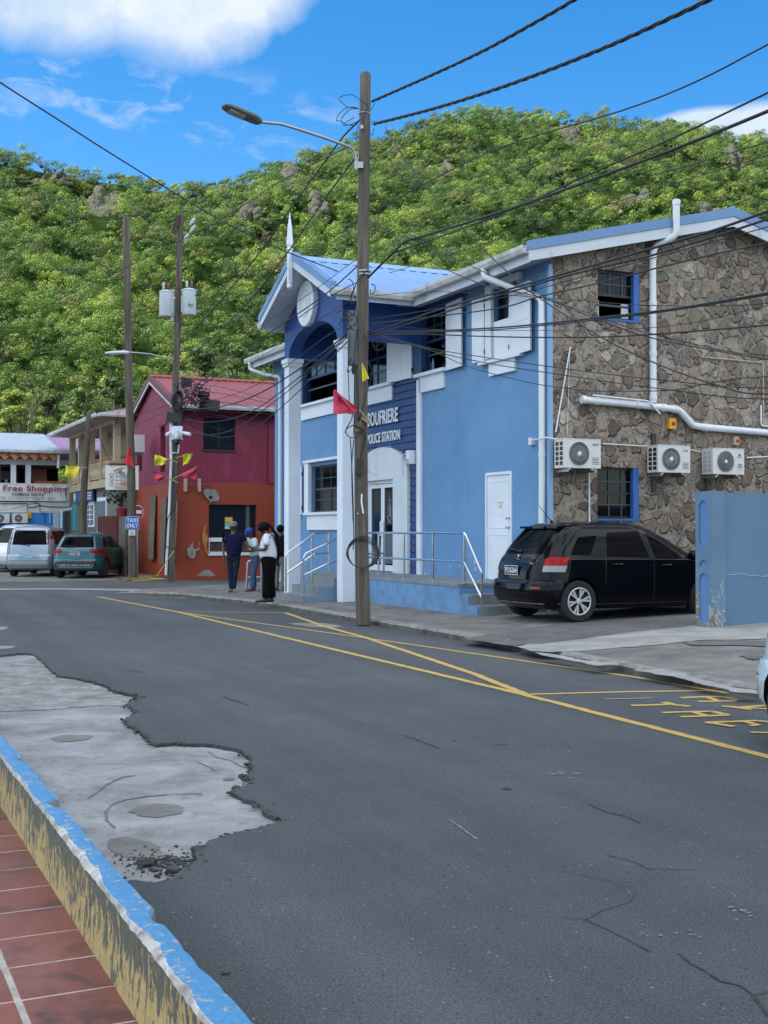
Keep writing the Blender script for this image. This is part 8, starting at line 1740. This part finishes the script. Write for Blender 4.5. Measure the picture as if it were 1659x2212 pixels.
# white car cut off by the right edge
wc = dict(sx4); wc.update(paint=gloss('car_white_blue', (.50, .60, .68), .18, .1, .9), plate=None, badge=[], tail=[], rr=.45); wc['rear_trim'] = [(((-.80, .53), (.80, .53), (.80, .548), (-.80, .548)), BLACKM)]
wcp = P(7.35, BX.dot(G(1640, 1545, .15)) - .13, .008); car(wcp, math.atan2(-BX.y, -BX.x), wc, 'pale white car of which only a bulging bumper corner shows at the right edge', 'car', 1.0)
# ================================================================== people
def skin(name, nodes, edges, mat, parent, sub=2, root=None, smooth=True):
    keys = list(nodes); me = bpy.data.meshes.new(name); me.from_pydata([nodes[k][:3] for k in keys], [(keys.index(a), keys.index(b_)) for a, b_ in edges], []); ob = bpy.data.objects.new(name, me); COL.objects.link(ob)
    ob.modifiers.new('s', 'SKIN'); sv = me.skin_vertices[0].data
    for i, k in enumerate(keys):
        r_ = nodes[k][3]; sv[i].radius = (r_, r_) if not isinstance(r_, tuple) else r_; sv[i].use_root = (k == (root or keys[0]))
    s = ob.modifiers.new('u', 'SUBSURF'); s.levels = sub; s.render_levels = sub
    dg = bpy.context.evaluated_depsgraph_get(); m2 = bpy.data.meshes.new_from_object(ob.evaluated_get(dg)); ob.modifiers.clear(); ob.data = m2; m2.materials.clear(); m2.materials.append(mat)
    m2.polygons.foreach_set('use_smooth', [True] * len(m2.polygons)); ob.parent = parent; PM[ob.name] = PM[parent.name]; return ob
SKIN = paint('skin_brown', (.075, .040, .026), .5, .12, scale=8, bmp=0)
def V3(t): return Vector(t)
def person(pos, yaw, J, label, shirt, trousers, shoes, extra=None, scale=1.0, bulk=1.0, belly=1.0, hem=.0):
    T = thing('person', pos, label, 'person', None, yaw); T.scale = (scale,) * 3
    n = {}; e = []
    def add(k, p, r_, frm=None):
        n[k] = (*p, r_)
        if frm: e.append((frm, k))
    add('pelvis', J['pelvis'], .12); add('belly', J['belly'], .115, 'pelvis'); add('chest', J['chest'], .13, 'belly'); add('neckb', J['neck'], .062, 'chest')
    hd = V3(J['head']); fc = V3(J['face']).normalized(); up = (hd - V3(J['neck'])).normalized(); lf = up.cross(fc).normalized()
    add('jaw', tuple(V3(J['neck']).lerp(hd, .45)), .058, 'neckb'); add('skull', tuple(hd), .098, 'jaw'); add('crown', tuple(hd + up * .055 - fc * .01), .085, 'skull')
    add('mid_face', tuple(hd + fc * .045 - up * .035), .058, 'skull'); add('nose', tuple(hd + fc * .112 - up * .025), .013, 'mid_face'); add('chin', tuple(hd + fc * .07 - up * .095), .034, 'mid_face')
    for s, sd in ((1, 'l'), (-1, 'r')):
        add(sd + 'ear', tuple(hd + lf * .098 * s - up * .01), .014, 'skull')
        sh, el, wr_ = V3(J[sd + 'sh']), V3(J[sd + 'el']), V3(J[sd + 'wr']); add(sd + 'sh', tuple(sh), .055 * bulk, 'chest'); add(sd + 'el', tuple(el), .040 * bulk, sd + 'sh'); add(sd + 'wr', tuple(wr_), .027, sd + 'el')
        hdv = (wr_ - el).normalized(); pn = V3(J.get(sd + 'palm', (0, 0, -1))); sidev = hdv.cross(pn).normalized(); pn = sidev.cross(hdv).normalized()
        palm = wr_ + hdv * .07; add(sd + 'palm', tuple(palm), (.036, .018), sd + 'wr'); curl = J.get(sd + 'curl', .35)
        for i, (o_, L_) in enumerate(((-.030, .062), (-.010, .075), (.010, .070), (.029, .056))):
            b0 = palm + hdv * .028 + sidev * o_; d1 = (hdv + pn * curl).normalized(); d2 = (hdv + pn * curl * 2.6).normalized(); add(f'{sd}f{i}a', tuple(b0), .010, sd + 'palm'); add(f'{sd}f{i}b', tuple(b0 + d1 * L_ * .55), .009, f'{sd}f{i}a'); add(f'{sd}f{i}c', tuple(b0 + d1 * L_ * .55 + d2 * L_ * .5), .007, f'{sd}f{i}b')
        ts = -1 if s > 0 else 1; b0 = palm - hdv * .025 + sidev * .034 * ts; add(sd + 'ta', tuple(b0), .011, sd + 'palm'); add(sd + 'tb', tuple(b0 + (hdv * .6 + sidev * ts * .7 + pn * .4).normalized() * .045), .008, sd + 'ta')
        hp_, kn_, an_, to_ = (V3(J[sd + k]) for k in ('hip', 'kn', 'an', 'toe')); add(sd + 'hip', tuple(hp_), .085 * bulk, 'pelvis'); add(sd + 'kn', tuple(kn_), .055, sd + 'hip'); add(sd + 'an', tuple(an_), .038, sd + 'kn'); add(sd + 'ft', tuple(to_), .032, sd + 'an')
    skin('body', n, e, SKIN, T, 1)
    m_ = MB(); m_.smooth = 180
    for s in (1, -1): m_.blob(hd + fc * .098 + lf * .034 * s - up * .0, .012, 2)
    part('eye', m_, paint('eye', (.4, .38, .36), .2, .1, bmp=0), T, None, True)
    # shirt
    g_ = 1.16 * bulk; n = {}; e = []; pv, bl, ch = V3(J['pelvis']), V3(J['belly']), V3(J['chest'])
    add('hem', tuple(pv + (bl - pv) * (hem - .42)), (.155 * g_ * belly, .125 * g_ * belly)); add('waist', tuple(bl), (.155 * g_ * belly, .125 * g_ * belly), 'hem'); add('up', tuple(ch), (.165 * g_, .125 * g_), 'waist'); add('collar', tuple(V3(J['neck']) - ZX * .02), .070, 'up')
    for sd in 'lr':
        sh, el = V3(J[sd + 'sh']), V3(J[sd + 'el']); add(sd + 's', tuple(sh), .072 * g_, 'up'); add(sd + 'c', tuple(sh.lerp(el, J.get('sleeve', .72))), .060 * g_, sd + 's')
    skin('shirt', n, e, shirt, T, 2)
    n = {}; e = []; tb = J.get('leg', 1.0); add('w', tuple(pv + (bl - pv) * .75), (.145 * bulk * belly, .115 * bulk * belly)); add('h', tuple(pv - ZX * .05), (.15 * bulk * belly, .12 * bulk * belly), 'w')
    for sd in 'lr':
        hp_, kn_, an_ = (V3(J[sd + k]) for k in ('hip', 'kn', 'an')); add(sd + 'a', tuple(hp_ - ZX * .08), .092 * tb * bulk, 'h'); add(sd + 'k', tuple(kn_), .070 * tb, sd + 'a'); add(sd + 'm', tuple(kn_.lerp(an_, .5)), .066 * tb, sd + 'k'); add(sd + 'n', tuple(an_ + ZX * .0), .062 * tb, sd + 'm')
    skin('trousers', n, e, trousers, T, 2)
    for sd in 'lr':
        an_, to_ = V3(J[sd + 'an']), V3(J[sd + 'toe']); d = (to_ - an_); d.z = 0; d.normalize(); n = {}; e = []; b0 = Vector((an_.x, an_.y, 0)); add('heel', tuple(b0 - d * .05 + ZX * .045), (.042, .042)); add('mid', tuple(b0 + d * .06 + ZX * .045), (.044, .038), 'heel'); add('ball', tuple(b0 + d * .15 + ZX * .035), (.046, .030), 'mid'); add('tip', tuple(b0 + d * .22 + ZX * .03), (.034, .022), 'ball'); skin('shoe', n, e, shoes, T, 2)
    if extra: extra(T, hd, fc, up, lf)
    return T
def std(h=1.0, **k):
    J = dict(pelvis=(0, 0, .93), belly=(.01, 0, 1.08), chest=(0, 0, 1.30), neck=(0, 0, 1.48), head=(.02, 0, 1.64), face=(1, 0, -.05), lsh=(0, .19, 1.42), rsh=(0, -.19, 1.42), lel=(0, .25, 1.13), rel=(0, -.25, 1.13), lwr=(.05, .25, .88), rwr=(.05, -.25, .88),
             lhip=(0, .09, .90), rhip=(0, -.09, .90), lkn=(.02, .10, .48), rkn=(.02, -.10, .48), lan=(0, .10, .08), ran=(0, -.10, .08), ltoe=(.15, .12, .03), rtoe=(.15, -.12, .03), lpalm=(0, -1, 0), rpalm=(0, 1, 0)); J.update(k); return J
HAIR = paint('black_hair', (.003, .0025, .0025), .7, .2, bmp=0, spec=.12)
def cap(m, peak=True):
    def f(T, hd, fc, up, lf):
        b_ = MB(); b_.smooth = 60; rings_ = [(.108, .03), (.110, .05), (.104, .085), (.085, .115), (.045, .135), (.005, .14)]; b_.lathe(hd + up * .0, up, rings_, 18); 
        if peak: o = hd + fc * .09 + up * .04; b_.hexa([o - lf * .08, o + lf * .08, o + fc * .085 + lf * .05 - up * .02, o + fc * .085 - lf * .05 - up * .02, o - lf * .08 + up * .012, o + lf * .08 + up * .012, o + fc * .085 + lf * .05 - up * .012, o + fc * .085 - lf * .05 - up * .012])
        part('cap', b_, m, T, None, True)
    return f
def glasses(T, hd, fc, up, lf): b_ = MB(); o = hd + fc * .112 + up * .002; b_.hexa([o + lf * y + up * z + fc * x for z in (-.02, .022) for (y, x) in ((-.072, -.01), (.072, -.01), (.072, .0), (-.072, .0))]); part('sunglasses', b_, BLACKM, T, None, True)
def man1(T, *a): cap(paint('cap_grey', (.16, .15, .14), .8, .1, bmp=0), True)(T, *a); glasses(T, *a)
pm = G(505, 1279, .12)
person(pm, R(-86), std(lsh=(.02, .215, 1.43), rsh=(0, -.205, 1.43), lel=(.10, .33, 1.20), lwr=(.24, .47, 1.09), rel=(-.02, -.27, 1.16), rwr=(.05, -.25, .90), lkn=(.05, .04, .48), lan=(.02, .0, .08), ltoe=(.14, .03, .03), rkn=(0, -.09, .48), ran=(.04, -.06, .08), rtoe=(.18, -.12, .03), rhip=(0, -.10, .9), lhip=(0, .09, .9), lpalm=(0, 0, 1), head=(.03, -.01, 1.65)),
       'man in navy polo shirt, jeans and grey cap reaching out one hand', paint('navy_shirt', (.008, .010, .042), .9, .25, bmp=0, spec=.15, scale=6), paint('dark_jeans', (.012, .022, .042), .9, .5, scale=5, bmp=0, spec=.15), paint('shoe_grey', (.22, .20, .18), .7, .2, bmp=0), man1, 1.0, 1.02, 1.12, -.15)
def dreads(T, hd, fc, up, lf):
    b_ = MB(); b_.smooth = 180; b_.blob(hd - fc * .02 + up * .035, .122, 3, (1.05, .98, 1.0), .12); 
    for i in range(8): b_.blob(hd + fc * .03 + up * .06 + lf * (-.07 + .02 * i), .05, 2, (1, 1, 1), .3)
    part('hair', b_, HAIR, T, None, True)
    for i in range(15):
        y = -.075 + .15 * (i % 8) / 7; dx = .02 * (i // 8); s0 = hd - fc * .08 + lf * y + up * .05; pts = [s0, s0 - fc * .07 - up * .04, Vector((-.17 - dx, y * .9, 1.42)), Vector((-.21 - dx + .01 * math.sin(i * 3), y * .8, 1.20)), Vector((-.20 - dx, y * .75, 1.0)), Vector((-.185 - dx * .5, y * .7, .82 + .05 * math.sin(i * 2.3)))]
        b_ = MB(); b_.smooth = 180; b_.tube(pts, [.02, .02, .019, .017, .014, .006], 6); part('dreadlock', b_, HAIR, T, None, True)
    b_ = MB(); b_.xbox((.33, -.02, 1.14), .015, .075, .15, Matrix.Rotation(R(-50), 3, 'Y')); part('phone', b_, BLACKM, T, None, True) if False else None
pw_ = G(580, 1302, .12)
person(pw_, R(176), std(pelvis=(-.0, 0, .92), belly=(.0, 0, 1.07), chest=(-.02, 0, 1.28), neck=(.03, 0, 1.45), head=(.105, 0, 1.55), face=(.80, 0, -.65), lsh=(.0, .18, 1.39), rsh=(.0, -.18, 1.39), lel=(.02, .23, 1.12), rel=(.02, -.23, 1.12), lwr=(.25, .09, 1.12), rwr=(.26, -.06, 1.13), lpalm=(0, 0, 1), rpalm=(0, 0, 1), lcurl=.5, rcurl=.5, lhip=(-.01, .10, .9), rhip=(-.01, -.10, .9),
       lkn=(.01, .09, .48), rkn=(-.02, -.09, .48), lan=(.04, .10, .08), ran=(-.06, -.08, .08), ltoe=(.22, .10, .03), rtoe=(.1, -.09, .03), leg=1.5), 'person with waist-long dreadlocks, white shirt and black trousers looking down at a phone', paint('white_shirt', (.62, .66, .74), .8, .06, bmp=0), paint('black_trousers', (.004, .004, .005), .9, .2, bmp=0, spec=.1), paint('shoe_black', (.010, .010, .011), .5, .2, bmp=0), dreads, 1.02, 1.06, 1.22, .1)
ph = thing('phone', pw_ + Vector((-.39, .0, 1.17)), 'small dark phone held in both hands by the person with dreadlocks', 'phone'); b_ = MB(); b_.xbox(pw_ + Vector((-.375, .0, 1.185)), .075, .14, .012, Matrix.Rotation(R(25), 3, 'Y')); part('case', b_, BLACKM, ph); b_ = MB(); b_.xbox(pw_ + Vector((-.378, 0, 1.193)), .066, .125, .003, Matrix.Rotation(R(25), 3, 'Y')); part('screen', b_, GLASS, ph)
pj = G(549, 1279, .12) + Vector((.0, .25, 0))
person(pj, R(200), std(chest=(.05, 0, 1.22), belly=(.02, 0, 1.02), neck=(.10, 0, 1.38), head=(.15, 0, 1.52), face=(.9, 0, -.4), lsh=(.04, .19, 1.33), rsh=(.04, -.19, 1.33), lel=(.10, .24, 1.06), rel=(.10, -.24, 1.06), lwr=(.30, .12, 1.05), rwr=(.30, -.1, 1.05), lpalm=(0, 0, 1), rpalm=(0, 0, 1), lan=(.10, .12, .08), ltoe=(.25, .15, .03), lkn=(.08, .11, .48), leg=1.1),
       'man in blue jeans, white shirt and bright blue cap behind the person with dreadlocks', paint('white_shirt', (.62, .66, .74)), paint('blue_jeans', (.035, .085, .17), .85, .35, scale=6, bmp=0), paint('shoe_brown', (.08, .05, .035), .7, .2, bmp=0), cap(paint('cap_blue', (.01, .05, .40), .7, .1, bmp=0)), .98, 1.0, 1.0, -.1)
pk_ = G(605, 1279, .12) + Vector((0, 0, 0))
def bald(T, hd, fc, up, lf): b_ = MB(); b_.smooth = 180; b_.blob(hd - fc * .012 + up * .03, .108, 3, (1, .96, 1), .03); part('hair', b_, HAIR, T, None, True)
person(pk_, R(75), std(lel=(.08, .24, 1.12), lwr=(.2, .12, 1.1), rel=(.08, -.24, 1.12), rwr=(.2, -.12, 1.1), head=(.03, 0, 1.62), leg=1.1), 'man in black shirt and grey trousers, back turned, beside the left white column', paint('black_shirt', (.005, .005, .006), .9, .2, bmp=0, spec=.1), paint('grey_trousers', (.14, .145, .15), .85, .15, bmp=0), paint('shoe_black', (.010, .010, .011)), bald, .97, 1.05, 1.1, -.05)
